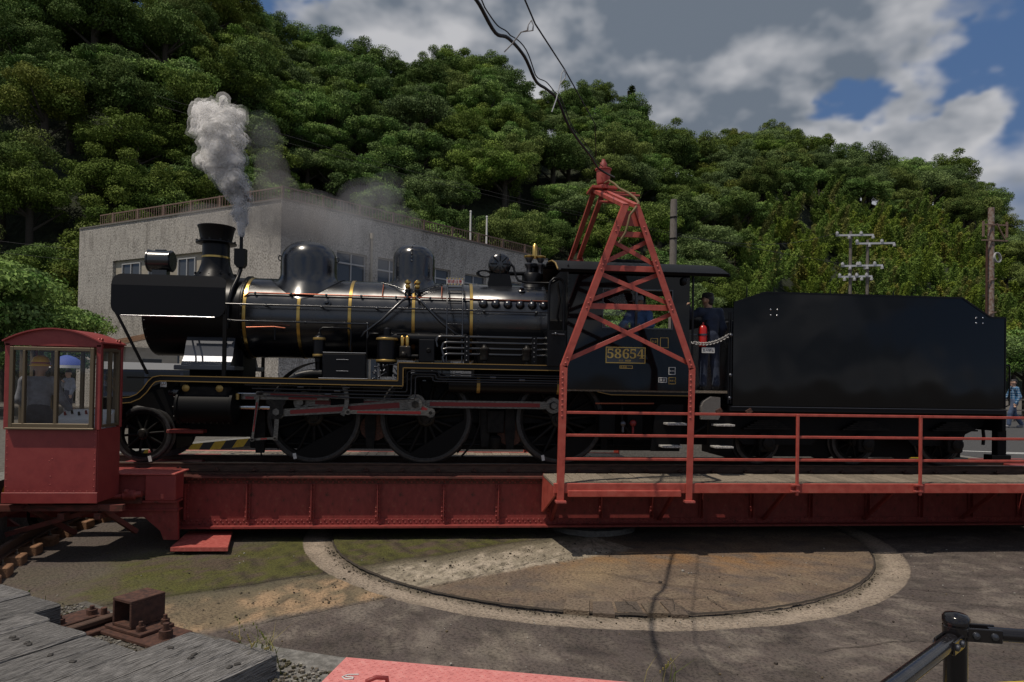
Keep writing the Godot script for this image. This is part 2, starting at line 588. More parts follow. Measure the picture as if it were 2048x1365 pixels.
	M.leaf_tints = [veg(0.72, 0.74, 0.75, 0.4), veg(1, 1, 1, 0.4), veg(1.0, 0.93, 0.7, 0.45)]
	M.tyre = textured(ramp_tex(0.03, [[0.2, 0.018, 0.018, 0.019], [0.8, 0.05, 0.049, 0.05]], 47, 5, 256), Vector3.ONE * 1.5, 0.45)
	M.pane = plain(0.075, 0.082, 0.09, 0.12)
	M.pink = textured(ramp_tex(0.03, [[0.1, 0.58, 0.20, 0.185], [0.6, 0.68, 0.245, 0.225], [0.9, 0.70, 0.30, 0.27]], 44, 5, 256), Vector3.ONE * 2.0, 0.6)
	M.paint_scuffed = textured(ramp_tex(0.014, [[0.0, 0.012, 0.011, 0.012], [0.66, 0.014, 0.013, 0.014], [0.72, 0.09, 0.085, 0.10], [0.78, 0.014, 0.013, 0.014]], 45, 6, 512, 0.7), Vector3(6, 2.5, 6), 0.16)
	M.paint_black = plain(0.012, 0.011, 0.012, 0.16)

# ---------------------------------------------------------------- ground, pit
func ring_band(mb: MB, r0: float, y0: float, r1: float, y1: float, out: Vector3, k := 160, a0 := 0.0, a1 := TAU) -> void:
	# a band between two circles; out is (radial, up) of its face
	for i in k:
		var a := lerpf(a0, a1, float(i) / k)
		var b := lerpf(a0, a1, float(i + 1) / k)
		var da := Vector3(cos(a), 0, sin(a))
		var db := Vector3(cos(b), 0, sin(b))
		mb.quad(da * r0 + Vector3.UP * y0, db * r0 + Vector3.UP * y0, db * r1 + Vector3.UP * y1, da * r1 + Vector3.UP * y1, da * out.x + Vector3.UP * out.y)

func floor_color(x: float, z: float, r: float, na: FastNoiseLite, nb: FastNoiseLite) -> Color:
	var n1 := na.get_noise_2d(x, z)
	var n2 := nb.get_noise_2d(x, z)
	var s := 0.48 * x + 0.88 * z + n1 * 0.10
	var u := -0.88 * x + 0.48 * z
	var asph := Vector3(0.115, 0.094, 0.083)
	var c := asph * (1.0 + n1 * 0.35)
	c = c.lerp(Vector3(0.25, 0.215, 0.18), smoothstep(0.08, 0.5, n2 + n1 * 0.6) * 0.7)
	c *= 1.0 - 0.4 * smoothstep(0.1, 0.45, nb.get_noise_2d(x * 0.6 + 30.0, z * 0.9 - 12.0))
	if r < 4.75:
		c = Vector3(0.20, 0.148, 0.106) * (1.0 + n1 * 0.3)
		c = c.lerp(Vector3(0.27, 0.21, 0.145), smoothstep(0.0, 0.4, n2) * 0.7)
		c = c.lerp(Vector3(0.125, 0.10, 0.085), smoothstep(0.02, 0.3, nb.get_noise_2d(x * 0.45 - 20.0, z * 0.8 + 5.0)) * 0.75)
		# rusty orange stains that the bridge has dripped
		var st := exp(-pow((z - 2.35 - n1 * 0.5) / 0.55, 2.0)) * smoothstep(3.8, 0.5, absf(x - 0.6))
		c = c.lerp(Vector3(0.32, 0.17, 0.065), clampf(st * (0.45 + n2 * 1.2), 0.0, 0.75))
		var pale := exp(-pow((x + 0.6 + (z - 3.0) * 0.4) / 0.5, 2.0)) * exp(-pow((z - 3.0) / 0.8, 2.0))
		c = c.lerp(Vector3(0.38, 0.28, 0.16), pale * 0.55)
	# the strip of sand and moss across the left of the pit
	if u > 0.5:
		var inside := smoothstep(0.28, 0.40, s) * smoothstep(1.86, 1.74, s) if r > 5.0 else smoothstep(0.28, 0.40, s) * smoothstep(1.72, 1.62, s)
		var sand := Vector3(0.42, 0.29, 0.175) if r > 5.0 else Vector3(0.52, 0.45, 0.355)
		var speck := smoothstep(-0.05, 0.25, n2 + n1 * 0.5)
		var strip := Vector3(0.15, 0.13, 0.085).lerp(sand, clampf(smoothstep(0.45, 0.95, s) * (0.55 if r < 5.0 else 0.25) + smoothstep(0.4, 0.9, s) * speck * 0.9, 0.0, 1.0))
		strip = strip.lerp(Vector3(0.10, 0.085, 0.06), smoothstep(0.1, 0.45, nb.get_noise_2d(x * 2.3 + 40.0, z * 2.3)) * 0.7)
		c = c.lerp(strip, inside)
		var mossy := smoothstep(0.38, 0.26, s) * smoothstep(0.7, 2.2, u)
		var moss := Vector3(0.098, 0.098, 0.022).lerp(Vector3(0.11, 0.082, 0.055), smoothstep(-0.15, 0.35, n2 - n1 * 0.6))
		moss = moss.lerp(Vector3(0.13, 0.135, 0.03), smoothstep(0.2, 0.6, nb.get_noise_2d(x * 1.7, z * 1.7 + 9.0)))
		# parallel darker ribs in the moss
		var rib := sin((x * 0.83 - z * 0.55) * 20.0 + n1 * 2.5)
		moss *= 1.0 - 0.5 * smoothstep(0.35, 0.9, rib) * smoothstep(-0.5, 0.2, n2) * smoothstep(-7.0, -5.0, x)
		moss = moss.lerp(asph * 1.15, smoothstep(7.6, 8.6, r + n1) * 0.8)
		moss = moss.lerp(asph, smoothstep(-1.3, -2.4, s + n1 * 0.5) * 0.75)
		c = c.lerp(moss, mossy)
		# dark line of dirt at the strip's edge
		c *= 1.0 - 0.5 * exp(-pow((s - 0.33) / 0.06, 2.0))
	if r > 4.76 and r < 5.25:
		c = Vector3(0.40, 0.33, 0.26) * (1.0 + n1 * 0.18 + n2 * 0.12)
		c = c.lerp(Vector3(0.09, 0.075, 0.05), smoothstep(4.98, 4.78, r + n2 * 0.14) * 0.75)  # inner edge darkened: shadow line of the slab step put into the colour
		c = c.lerp(Vector3(0.16, 0.13, 0.10), maxf(smoothstep(0.2, 0.5, n2) * 0.6, smoothstep(5.06, 5.26, r + n2 * 0.22) * 0.5))
	# pale dusty streaks near the viewer
	var streak := exp(-pow((x + 2.1 + (z - 5.6) * 0.35) / 0.22, 2.0)) * smoothstep(4.9, 5.4, z)
	c = c.lerp(Vector3(0.24, 0.205, 0.16), streak * (0.3 + 0.5 * maxf(n2, 0.0)))
	var dark_spot := exp(-pow((x - 0.8) / 0.9, 2.0) - pow((z - 0.8) / 0.7, 2.0))  # a darker spot on the floor near the pivot
	c = c.lerp(Vector3(0.03, 0.028, 0.026), dark_spot * 0.7)
	return Color(c.x, c.y, c.z)

func build_ground() -> void:
	var na := noise(0.55, 5, 71)
	var nb := noise(2.1, 5, 72, FastNoiseLite.TYPE_SIMPLEX_SMOOTH, 0.6)
	var nh := noise(1.2, 3, 73)
	# pit floor, a fine polar sheet; the ring lies a little lower than the slabs inside it
	var radii := [0.0]
	var r := 0.25
	while r < 4.70:
		radii.append(r)
		r += 0.11
	radii.append_array([4.735, 4.75, 4.765, 4.80])
	r = 4.86
	while r < 5.2:
		radii.append(r)
		r += 0.06
	radii.append_array([5.225, 5.25, 5.275])
	r = 5.38
	while r < 9.7:
		radii.append(r)
		r += 0.11
	var k := 420
	var mb := MB.new()
	mb.colored = true
	for i in radii.size():
		for j in k:
			var a := TAU * j / k
			var rr: float = radii[i]
			if rr > 4.7 and rr < 5.3:
				rr += nb.get_noise_2d(a * 14.0, 3.0) * 0.018
			var x: float = rr * cos(a)
			var z: float = rr * sin(a)
			var y := FLOOR_Y + nh.get_noise_2d(x, z) * 0.012
			if radii[i] < 4.745:
				y += 0.022
			elif radii[i] < 5.24:
				y -= 0.012 if radii[i] > 4.79 else 0.024
			mb.col = floor_color(x, z, radii[i], na, nb)
			mb.vert(Vector3(x, y, z), Vector3.UP)
	for i in radii.size() - 1:
		for j in k:
			var a0 := i * k + j
			var a1 := i * k + (j + 1) % k
			mb.face(a0, a1, a0 + k)
			mb.face(a1, a1 + k, a0 + k)
	struct("pit_floor", mb, M.floor)
	# cracks and joints, narrow grooves filled with dirt
	var cracks := [[Vector2(3.0, 4.22), Vector2(3.4, 4.35), Vector2(3.9, 4.52), Vector2(4.38, 4.86), Vector2(5.2, 5.4)], [Vector2(-0.97, 3.03), Vector2(-0.5, 3.08), Vector2(0.22, 3.67), Vector2(0.8, 3.9), Vector2(1.3, 4.5)],
		[Vector2(-5.23, 5.04), Vector2(-4.4, 4.52), Vector2(-3.46, 3.91)], [Vector2(-2.93, 3.62), Vector2(-1.9, 2.85), Vector2(-0.57, 1.79)], [Vector2(-6.9, 4.06), Vector2(-5.6, 3.42), Vector2(-4.59, 2.88)], [Vector2(-0.55, 4.28), Vector2(-0.2, 4.2), Vector2(0.15, 4.26), Vector2(0.6, 4.2)],
		[Vector2(-0.52, 4.27), Vector2(-0.45, 4.66)], [Vector2(0.12, 4.26), Vector2(0.0, 4.7)], [Vector2(0.58, 4.2), Vector2(0.66, 4.68)], [Vector2(1.2, 5.9), Vector2(2.2, 5.7), Vector2(3.4, 5.75)], [Vector2(3.6, 3.9), Vector2(4.3, 4.2)]]
	for path in cracks:
		mb = MB.new()
		for i in path.size() - 1:
			var p: Vector2 = path[i]
			var q: Vector2 = path[i + 1]
			var steps := int(p.distance_to(q) / 0.09) + 1
			for st in steps:
				var a := p.lerp(q, float(st) / steps)
				var b := p.lerp(q, float(st + 1) / steps)
				a += Vector2(nb.get_noise_2d(a.x * 4.0, a.y * 4.0), nb.get_noise_2d(a.x * 4.0 + 9.0, a.y * 4.0)) * 0.05
				b += Vector2(nb.get_noise_2d(b.x * 4.0, b.y * 4.0), nb.get_noise_2d(b.x * 4.0 + 9.0, b.y * 4.0)) * 0.05
				var w := (b - a).orthogonal().normalized() * (0.004 + 0.009 * absf(nb.get_noise_2d(a.x * 7.0, a.y * 7.0)))
				var ya := FLOOR_Y + (0.039 if a.length() < 4.74 else 0.016)
				mb.quad(Vector3(a.x - w.x, ya, a.y - w.y), Vector3(a.x + w.x, ya, a.y + w.y), Vector3(b.x + w.x, ya, b.y + w.y), Vector3(b.x - w.x, ya, b.y - w.y), Vector3.UP)
		var cr := part(numbered("floor_crack"), mb, M.crack_and_shadow, self)
		cr.set_meta("kind", "structure")
	# dark strip painted as the shadow line round the inner slab, and slabs broken loose at its front edge
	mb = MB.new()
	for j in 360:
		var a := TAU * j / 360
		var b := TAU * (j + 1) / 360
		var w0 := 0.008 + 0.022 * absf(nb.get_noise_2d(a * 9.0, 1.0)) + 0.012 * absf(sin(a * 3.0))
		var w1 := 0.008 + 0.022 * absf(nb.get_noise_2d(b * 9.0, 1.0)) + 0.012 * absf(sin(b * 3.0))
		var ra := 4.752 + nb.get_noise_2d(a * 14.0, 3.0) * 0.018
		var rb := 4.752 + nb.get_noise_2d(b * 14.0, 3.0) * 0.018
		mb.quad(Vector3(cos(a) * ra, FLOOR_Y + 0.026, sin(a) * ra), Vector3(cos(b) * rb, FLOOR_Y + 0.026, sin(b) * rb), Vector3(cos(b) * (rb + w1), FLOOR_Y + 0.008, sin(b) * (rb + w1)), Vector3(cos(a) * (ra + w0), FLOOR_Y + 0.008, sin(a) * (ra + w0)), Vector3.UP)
	struct("slab_edge_shadow", mb, M.crack_and_shadow)
	var phis := [106.6, 102.4, 98.8, 94.6, 91.2, 88.4]
	for i in 5:
		mb = MB.new()
		mb.colored = true
		mb.col = [Color(0.22, 0.17, 0.125), Color(0.16, 0.122, 0.098), Color(0.12, 0.095, 0.078), Color(0.18, 0.138, 0.10), Color(0.15, 0.115, 0.09)][i]
		var a0 := deg_to_rad(phis[i] - 0.25)
		var a1 := deg_to_rad(phis[i + 1] + 0.25)
		var ri: float = 4.36 + 0.06 * (i % 2)
		var ro: float = 4.75 + 0.05 * ((i + 1) % 3)
		mb.prism(PackedVector2Array([Vector2(cos(a0) * ri, -sin(a0) * ri), Vector2(cos(a1) * (ri - 0.03), -sin(a1) * (ri - 0.03)), Vector2(cos(a1) * ro, -sin(a1) * ro), Vector2(cos(a0) * (ro - 0.02), -sin(a0) * (ro - 0.02))]), Transform3D(Basis(Vector3.RIGHT, Vector3(0, 0, -1), Vector3.UP), Vector3(0, FLOOR_Y + [0.032, 0.028, 0.018, 0.030, 0.026][i], 0)), -0.06, 0.012)
		part(numbered("broken_slab"), mb, M.floor, self).set_meta("kind", "structure")
	# loose chips and leaves on the floor: beyond counting
	mb = MB.new()
	mb.colored = true
	for i in 900:
		var x := rng.randf_range(-8.5, 6.5)
		var z := rng.randf_range(1.6, 8.0)
		var rr := Vector2(x, z).length()
		if rr > 8.6:
			continue
		if na.get_noise_2d(x * 1.5, z * 1.5) < rng.randf_range(-0.3, 0.4):
			continue
		var sz := rng.randf_range(0.004, 0.011) * (2.2 if rng.randf() < 0.05 else 1.0)
		var pale := rng.randf()
		mb.col = Color(0.42, 0.40, 0.36) if pale > 0.72 else (Color(0.16, 0.12, 0.07) if pale > 0.35 else Color(0.06, 0.05, 0.04))
		var y := FLOOR_Y + (0.022 if rr < 4.7 else 0.0) + sz * 0.5 + 0.006
		mb.box(Vector3(x, y, z), Vector3(sz * rng.randf_range(1, 2.2), sz, sz * rng.randf_range(1, 1.8)), Basis(Vector3.UP, rng.randf() * TAU))
	# crumbs along the ring's inner edge and in the strip
	for i in 1300:
		var a := deg_to_rad(rng.randf_range(40.0, 165.0))
		var rr := 4.80 + absf(rng.randfn(0.0, 0.07))
		var x := rr * cos(a)
		var z := rr * sin(a)
		if i > 380:
			var u := rng.randf_range(1.0, 7.0)
			var s := rng.randf_range(0.6, 1.8)
			x = -0.88 * u + 0.48 * s
			z = 0.48 * u + 0.88 * s
			if nb.get_noise_2d(x * 1.2, z * 1.2) < 0.08:
				continue
		var sz := rng.randf_range(0.004, 0.012) * (1.8 if rng.randf() < 0.08 else 1.0)
		mb.col = Color(0.06, 0.05, 0.035) * rng.randf_range(0.6, 1.6)
		rr = Vector2(x, z).length()
		mb.box(Vector3(x, FLOOR_Y + (0.022 if rr < 4.74 else (-0.012 if rr < 5.24 else 0.0)) + sz * 0.4, z), Vector3(sz * 1.6, sz, sz * 1.4), Basis(Vector3.UP, rng.randf() * TAU))
	var bits := plain(1, 1, 1, 0.9)
	bits.vertex_color_use_as_albedo = true
	struct("floor_debris", mb, bits).set_meta("kind", "stuff")
	# wall and coping of the pit
	mb = MB.new()
	ring_band(mb, PIT_R + 0.03, FLOOR_Y - 0.2, PIT_R + 0.03, GROUND_Y - 0.2, Vector3(-1, 0, 0))
	struct("pit_wall", mb, M.kerb)
	mb = MB.new()
	for arc in [[deg_to_rad(-210.0), deg_to_rad(60.0), PIT_R], [deg_to_rad(60.0), deg_to_rad(115.6), 9.2]]:
		ring_band(mb, arc[2], GROUND_Y - 0.21, PIT_R + 0.45, GROUND_Y - 0.21, Vector3(0, -1, 0), 90, arc[0], arc[1])
		ring_band(mb, arc[2], GROUND_Y - 0.21, arc[2], GROUND_Y - 0.004, Vector3(-1, 0, 0), 90, arc[0], arc[1])
		ring_band(mb, arc[2], GROUND_Y - 0.004, PIT_R + 0.45, GROUND_Y - 0.004, Vector3(0, 1, 0), 90, arc[0], arc[1])
	struct("pit_coping", mb, M.kerb)
	# lower concrete bed under the approach track
	mb = MB.new()
	for arc in [[115.6, 127.5, 9.04], [127.5, 150.0, 9.62]]:
		ring_band(mb, arc[2], -0.235, PIT_R + 0.6, -0.235, Vector3(0, 1, 0), 30, deg_to_rad(arc[0]), deg_to_rad(arc[1]))
		ring_band(mb, arc[2], -0.5, arc[2], -0.235, Vector3(-1, 0, 0), 30, deg_to_rad(arc[0]), deg_to_rad(arc[1]))
	struct("track_bed", mb, M.yard)
	# yellow edge paint of the near ledge
	mb = MB.new()
	ring_band(mb, 9.12, GROUND_Y - 0.2, 9.12, GROUND_Y, Vector3(-1, 0, 0), 40, deg_to_rad(60.0), deg_to_rad(98.0))
	ring_band(mb, 9.12, GROUND_Y, 9.34, GROUND_Y, Vector3(0, 1, 0), 40, deg_to_rad(60.0), deg_to_rad(98.0))
	struct("ledge_yellow_paint", mb, M.yellow)
	# yellow and black warning paint on the coping, each bar a thin coat with slanted ends
	var bars := MB.new()
	var darks := MB.new()
	var count := 170
	for i in count:
		var deg := 360.0 * i / count
		if deg > 60.0 and deg < 150.0:
			continue
		var m: MB = bars if i % 2 == 0 else darks
		var a0 := TAU * i / count
		var a1 := TAU * (i + 1) / count
		var sl := 0.018
		var q := []
		for e in [[a0, GROUND_Y - 0.2], [a1, GROUND_Y - 0.2], [a1 + sl, GROUND_Y], [a0 + sl, GROUND_Y]]:
			q.append(Vector3(cos(e[0]) * (PIT_R - 0.003), e[1], sin(e[0]) * (PIT_R - 0.003)))
		m.quad(q[0], q[1], q[2], q[3], -Vector3(cos(a0), 0, sin(a0)))
	struct("coping_yellow_paint", bars, M.yellow)
	struct("coping_black_paint", darks, M.stripe_black)
	# the yard: a sheet that reaches the horizon
	mb = MB.new()
	var last := PIT_R + 0.44
	for rr in [14.0, 22.0, 40.0, 90.0, 250.0, 700.0]:
		ring_band(mb, last, GROUND_Y, rr, GROUND_Y, Vector3(0, 1, 0), 96)
		last = rr
	struct("yard_ground", mb, M.yard)
	# asphalt road on the right beyond the tender, with white lines
	mb = MB.new()
	var y := GROUND_Y + 0.004
	for q in [[6.0, y, -4.0, y], [-4.0, y, -8.5, 0.10], [-8.5, 0.10, -13.0, 0.12]]:
		mb.quad(Vector3(9.75, q[3], q[2]), Vector3(9.75, q[1], q[0]), Vector3(45, q[1], q[0]), Vector3(45, q[3], q[2]), Vector3.UP)
	mb.quad(Vector3(9.75, 0.12, -13.0), Vector3(45, 0.12, -13.0), Vector3(45, 0.115, -24.0), Vector3(9.75, 0.115, -24.0), Vector3.UP)
	mb.quad(Vector3(9.75, y, -4.0), Vector3(9.75, 0.10, -8.5), Vector3(9.75, GROUND_Y, -8.5), Vector3(9.75, GROUND_Y, -4.0), Vector3.LEFT)
	mb.quad(Vector3(9.75, 0.1, -8.5), Vector3(9.75, 0.12, -24.0), Vector3(9.75, GROUND_Y, -24.0), Vector3(9.75, GROUND_Y, -8.5), Vector3.LEFT)
	struct("road", mb, M.asphalt)
	for ln in [[Vector2(10.2, -3.6), Vector2(20.0, -0.6)], [Vector2(11.0, -3.0), Vector2(34.0, 1.5)]]:
		mb = MB.new()
		var d: Vector2 = (ln[1] - ln[0]).orthogonal().normalized() * 0.07
		mb.quad(Vector3(ln[0].x - d.x, y + 0.004, ln[0].y - d.y), Vector3(ln[0].x + d.x, y + 0.004, ln[0].y + d.y), Vector3(ln[1].x + d.x, y + 0.004, ln[1].y + d.y), Vector3(ln[1].x - d.x, y + 0.004, ln[1].y - d.y), Vector3.UP)
		struct(numbered("road_line"), mb, M.white)
	# ring rail on its sleepers
	var t := thing("ring_rail", "rusty circular rail on wooden blocks round the pit floor", "rail")
	mb = MB.new()
	for sec in [[9.27, 9.33, -0.99, -0.955], [9.292, 9.308, -1.09, -0.985], [9.24, 9.36, -1.105, -1.085]]:
		ring_band(mb, sec[0], sec[3], sec[1], sec[3], Vector3(0, 1, 0), 180)
		ring_band(mb, sec[0], sec[2], sec[0], sec[3], Vector3(-1, 0, 0), 180)
		ring_band(mb, sec[1], sec[2], sec[1], sec[3], Vector3(1, 0, 0), 180)
	part("rail", mb, M.rail, t)
	var one := MB.new()
	one.box(Vector3.ZERO, Vector3(0.52, 0.2, 0.26), Basis.IDENTITY, 0.012)
	var bolt := MB.new()
	for s in [-0.15, 0.15]:
		bolt.nut(Vector3(s, 0.1, 0.04), Vector3.UP, 0.03, 0.03)
		bolt.tube(Vector3(s, 0.12, 0.04), Vector3(s, 0.17, 0.04), 0.014, 0.014, 6)
	var om := one.mesh()
	var bm := bolt.mesh()
	for i in 96:
		var a := TAU * i / 96 + 0.02
		var b := part("sleeper", om, M.sleeper, t)
		b.position = Vector3(cos(a) * 9.36, -1.25, sin(a) * 9.36)
		b.rotation.y = -a
		if cos(a) < -0.6:
			part("bolt", bm, M.steel, b)

# ---------------------------------------------------------------- wooded hill
const RIDGE := [Vector3(-86.8, 43.1, -76.2), Vector3(-68.9, 45.8, -74.5), Vector3(-57.0, 46.9, -73.3), Vector3(-45.0, 45.9, -72.0), Vector3(-35.3, 43.3, -71.1), Vector3(-30.6, 41.7, -72.6), Vector3(-31.7, 45.1, -86.8), Vector3(-20.1, 45.5, -93.7), Vector3(-7.1, 46.4, -98.4), Vector3(5.6, 47.4, -101.1), Vector3(11.5, 43.6, -106.6), Vector3(23.0, 48.1, -109.4), Vector3(35.1, 43.9, -114.3), Vector3(55.0, 43.7, -128.3), Vector3(70.6, 52.5, -136.8), Vector3(87.9, 47.6, -143.1), Vector3(106.5, 47.6, -147.3), Vector3(127.9, 51.2, -163.2), Vector3(146.5, 51.9, -167.4), Vector3(154.8, 37.8, -162.6), Vector3(161.9, 35.9, -161.8), Vector3(196.0, 26.9, -158.4), Vector3(251.1, 24.5, -162.9)]
const FOOT := [Vector2(-37.8, -25.1), Vector2(-31.0, -25.4), Vector2(-26.5, -26.0), Vector2(-22.7, -28.6), Vector2(-20.0, -33.4), Vector2(-17.7, -35.1), Vector2(-16.6, -37.0), Vector2(-10.5, -38.4), Vector2(-4.2, -39.8), Vector2(1.7, -41.2),
	Vector2(4.2, -42.0), Vector2(9.6, -43.5), Vector2(14.5, -44.0), Vector2(22.2, -47.2), Vector2(28.7, -50.6), Vector2(36.3, -53.8), Vector2(45.7, -57.9), Vector2(53.1, -62.2), Vector2(63.7, -67.2), Vector2(72.1, -70.3), Vector2(77.2, -71.8), Vector2(99.9, -75.6), Vector2(130.6, -79.6)]

const ZONES := [[0.0, "past the photo's left edge"], [2.0, "left of the building"], [3.0, "above the head lamp"], [4.0, "behind the steam"], [5.6, "above the first dome"], [6.8, "above the second dome"], [7.8, "above the roof masts"], [8.8, "left of the gantry top"], [10.4, "behind the gantry top"], [11.4, "right of the gantry"], [12.4, "above the cab roof"], [13.4, "left of the power poles"], [14.6, "behind the power poles"], [16.0, "right of the power poles"], [17.6, "left of the weathered pole"], [18.7, "right of the weathered pole"]]

func hill_at(s: float, t: float) -> Vector3:
	# s along the hill, t from foot (0) over the ridge (1) and down behind
	var i := clampi(int(s), 0, RIDGE.size() - 2)
	var f := s - i
	var a: Vector3 = RIDGE[i].lerp(RIDGE[i + 1], f)
	var b: Vector2 = FOOT[i].lerp(FOOT[i + 1], f)
	var p := Vector3(lerpf(b.x, a.x, t), 0, lerpf(b.y, a.z, t))
	p.y = GROUND_Y - 0.3 + (a.y - GROUND_Y) * (sin(minf(t, 1.0) * PI / 2.0) * 0.35 + minf(t, 1.0) * 0.65) - maxf(0.0, t - 1.0) * 40.0
	return p

func crown(sd: int, rad: float, hgt: float, clumps: int, leaves: int, size: float, cols: Array, flat := 0.62, low := -0.35) -> ArrayMesh:
	# leaf-sized faces on many clumps spread through an uneven dome; the centre of the dome is the origin
	var r := RandomNumberGenerator.new()
	r.seed = sd
	var mb := MB.new()
	mb.colored = true
	for k in clumps:
		var d := Vector3(r.randfn(), r.randfn(), r.randfn()).normalized()
		if d.y < low:
			d.y = -d.y * 0.6
		var f := r.randf_range(0.45, 1.0) if k > clumps * 0.25 else r.randf_range(0.05, 0.5)
		var cpos := Vector3(d.x * rad * f, d.y * hgt * f, d.z * rad * f)
		var cr := rad * r.randf_range(0.20, 0.34)
		var base: Color = cols[r.randi() % cols.size()]
		for i in leaves:
			var o := Vector3(r.randfn(), r.randfn() + 0.35, r.randfn()).normalized()
			var p := cpos + Vector3(o.x, o.y * flat, o.z) * cr * r.randf_range(0.55, 1.08)
			var nn := (o + Vector3(r.randfn(), r.randfn() + 0.5, r.randfn()) * 0.55).normalized()
			var ax := nn.cross(Vector3(r.randfn(), r.randfn(), r.randfn())).normalized()
			var ay := nn.cross(ax)
			var sz := size * r.randf_range(0.6, 1.35)
			mb.col = base * r.randf_range(1.2, 2.7)
			var q := mb.v.size()
			var bend := nn * sz * 0.14
			mb.vert(p - ax * sz * 0.5 - bend, nn)
			mb.vert(p + ay * sz * 0.27, nn)
			mb.vert(p + ax * sz * 0.5 - bend, nn)
			mb.vert(p - ay * sz * 0.27, nn)
			mb.face(q, q + 1, q + 2)
			mb.face(q, q + 2, q + 3)
	return mb.mesh()

func bamboo_crown(sd: int, cols: Array) -> ArrayMesh:
	# a clump of arching plumes with drooping narrow leaves
	var r := RandomNumberGenerator.new()
	r.seed = sd
	var mb := MB.new()
	mb.colored = true
	for k in 15:
		var a := r.randf() * TAU
		var rad := r.randf_range(0.2, 2.4)
		var lean := Vector3(cos(a), 0, sin(a))
		var top := r.randf_range(6.5, 9.5)
		var base: Color = cols[r.randi() % cols.size()]
		for i in 620:
			var t := 0.30 + 0.70 * pow(r.randf(), 0.75)
			var spread := 0.85 * sin(clampf((1.06 - t) * 2.4, 0.0, 1.57)) + 0.08
			var p := lean * (rad + t * t * 2.0) + Vector3(0, 1.0 + t * (top - 1.0) - t * t * 0.8, 0) + Vector3(r.randfn(), r.randfn() * 0.5, r.randfn()) * spread * 0.42
			var down := Vector3(r.randfn() * 0.7, -0.55 + r.randfn() * 0.45, r.randfn() * 0.7).normalized()
			var sd2 := down.cross(Vector3(r.randfn(), r.randfn(), r.randfn())).normalized()
			var nn := down.cross(sd2).normalized()
			if nn.y < 0.0:
				nn = -nn
			var ln := r.randf_range(0.22, 0.5)
			mb.col = base * r.randf_range(0.9, 1.6)
			var q := mb.v.size()
			mb.vert(p, nn)
			mb.vert(p + down * ln * 0.45 + sd2 * ln * 0.17, nn)
			mb.vert(p + down * ln, nn)
			mb.vert(p + down * ln * 0.45 - sd2 * ln * 0.17, nn)
			mb.face(q, q + 1, q + 2)
			mb.face(q, q + 2, q + 3)
	return mb.mesh()

func conifer_crown(sd: int, cols: Array) -> ArrayMesh:
	var r := RandomNumberGenerator.new()
	r.seed = sd
	var mb := MB.new()
	mb.colored = true
	for tier in 16:
		var t := tier / 15.0
		var rad := (1.0 - t) * 2.1 + 0.15
		for b in int(9 - 5 * t):
			var a := r.randf() * TAU
			for i in 42:
				var f := sqrt(r.randf())
				var p := Vector3(cos(a) * rad * f, 1.5 + t * 9.0 - f * rad * 0.22, sin(a) * rad * f) + Vector3(r.randfn(), r.randfn() * 0.6, r.randfn()) * 0.2
				var nn := Vector3(r.randfn() * 0.5, 1, r.randfn() * 0.5).normalized()
				var ax := nn.cross(Vector3(r.randfn(), 0, r.randfn())).normalized()
				mb.col = cols[r.randi() % cols.size()] * r.randf_range(0.7, 1.25)
				var q := mb.v.size()
				var ay := nn.cross(ax)
				mb.vert(p - ax * 0.2, nn)
				mb.vert(p + ay * 0.09, nn)
				mb.vert(p + ax * 0.2, nn)
				mb.vert(p - ay * 0.09, nn)
				mb.face(q, q + 1, q + 2)
				mb.face(q, q + 2, q + 3)
	return mb.mesh()

func trunk_mesh(sd: int, h: float, r0: float, limbs: int, reach: float) -> ArrayMesh:
	var r := RandomNumberGenerator.new()
	r.seed = sd
	var mb := MB.new()
	var top := Vector3(r.randfn() * 0.3, h, r.randfn() * 0.3)
	mb.pipe([Vector3(0, -1.2, 0), Vector3(0, h * 0.3, 0), top * 0.65, top], r0, 7)
	for k in limbs:
		var a := r.randf() * TAU
		var s := top * r.randf_range(0.4, 0.9)
		mb.tube(s, s + Vector3(cos(a) * reach, reach * r.randf_range(0.3, 0.8), sin(a) * reach), r0 * 0.5, r0 * 0.12, 6, false)
	return mb.mesh()

func make_tree(called: String, crown_mesh: Mesh, trunk: Mesh, lift: float, m: Material) -> Node3D:
	var o := Node3D.new()
	o.name = called
	part("trunk", trunk, M.bark, o)
	part("crown", crown_mesh, m, o).position.y = lift
	return o

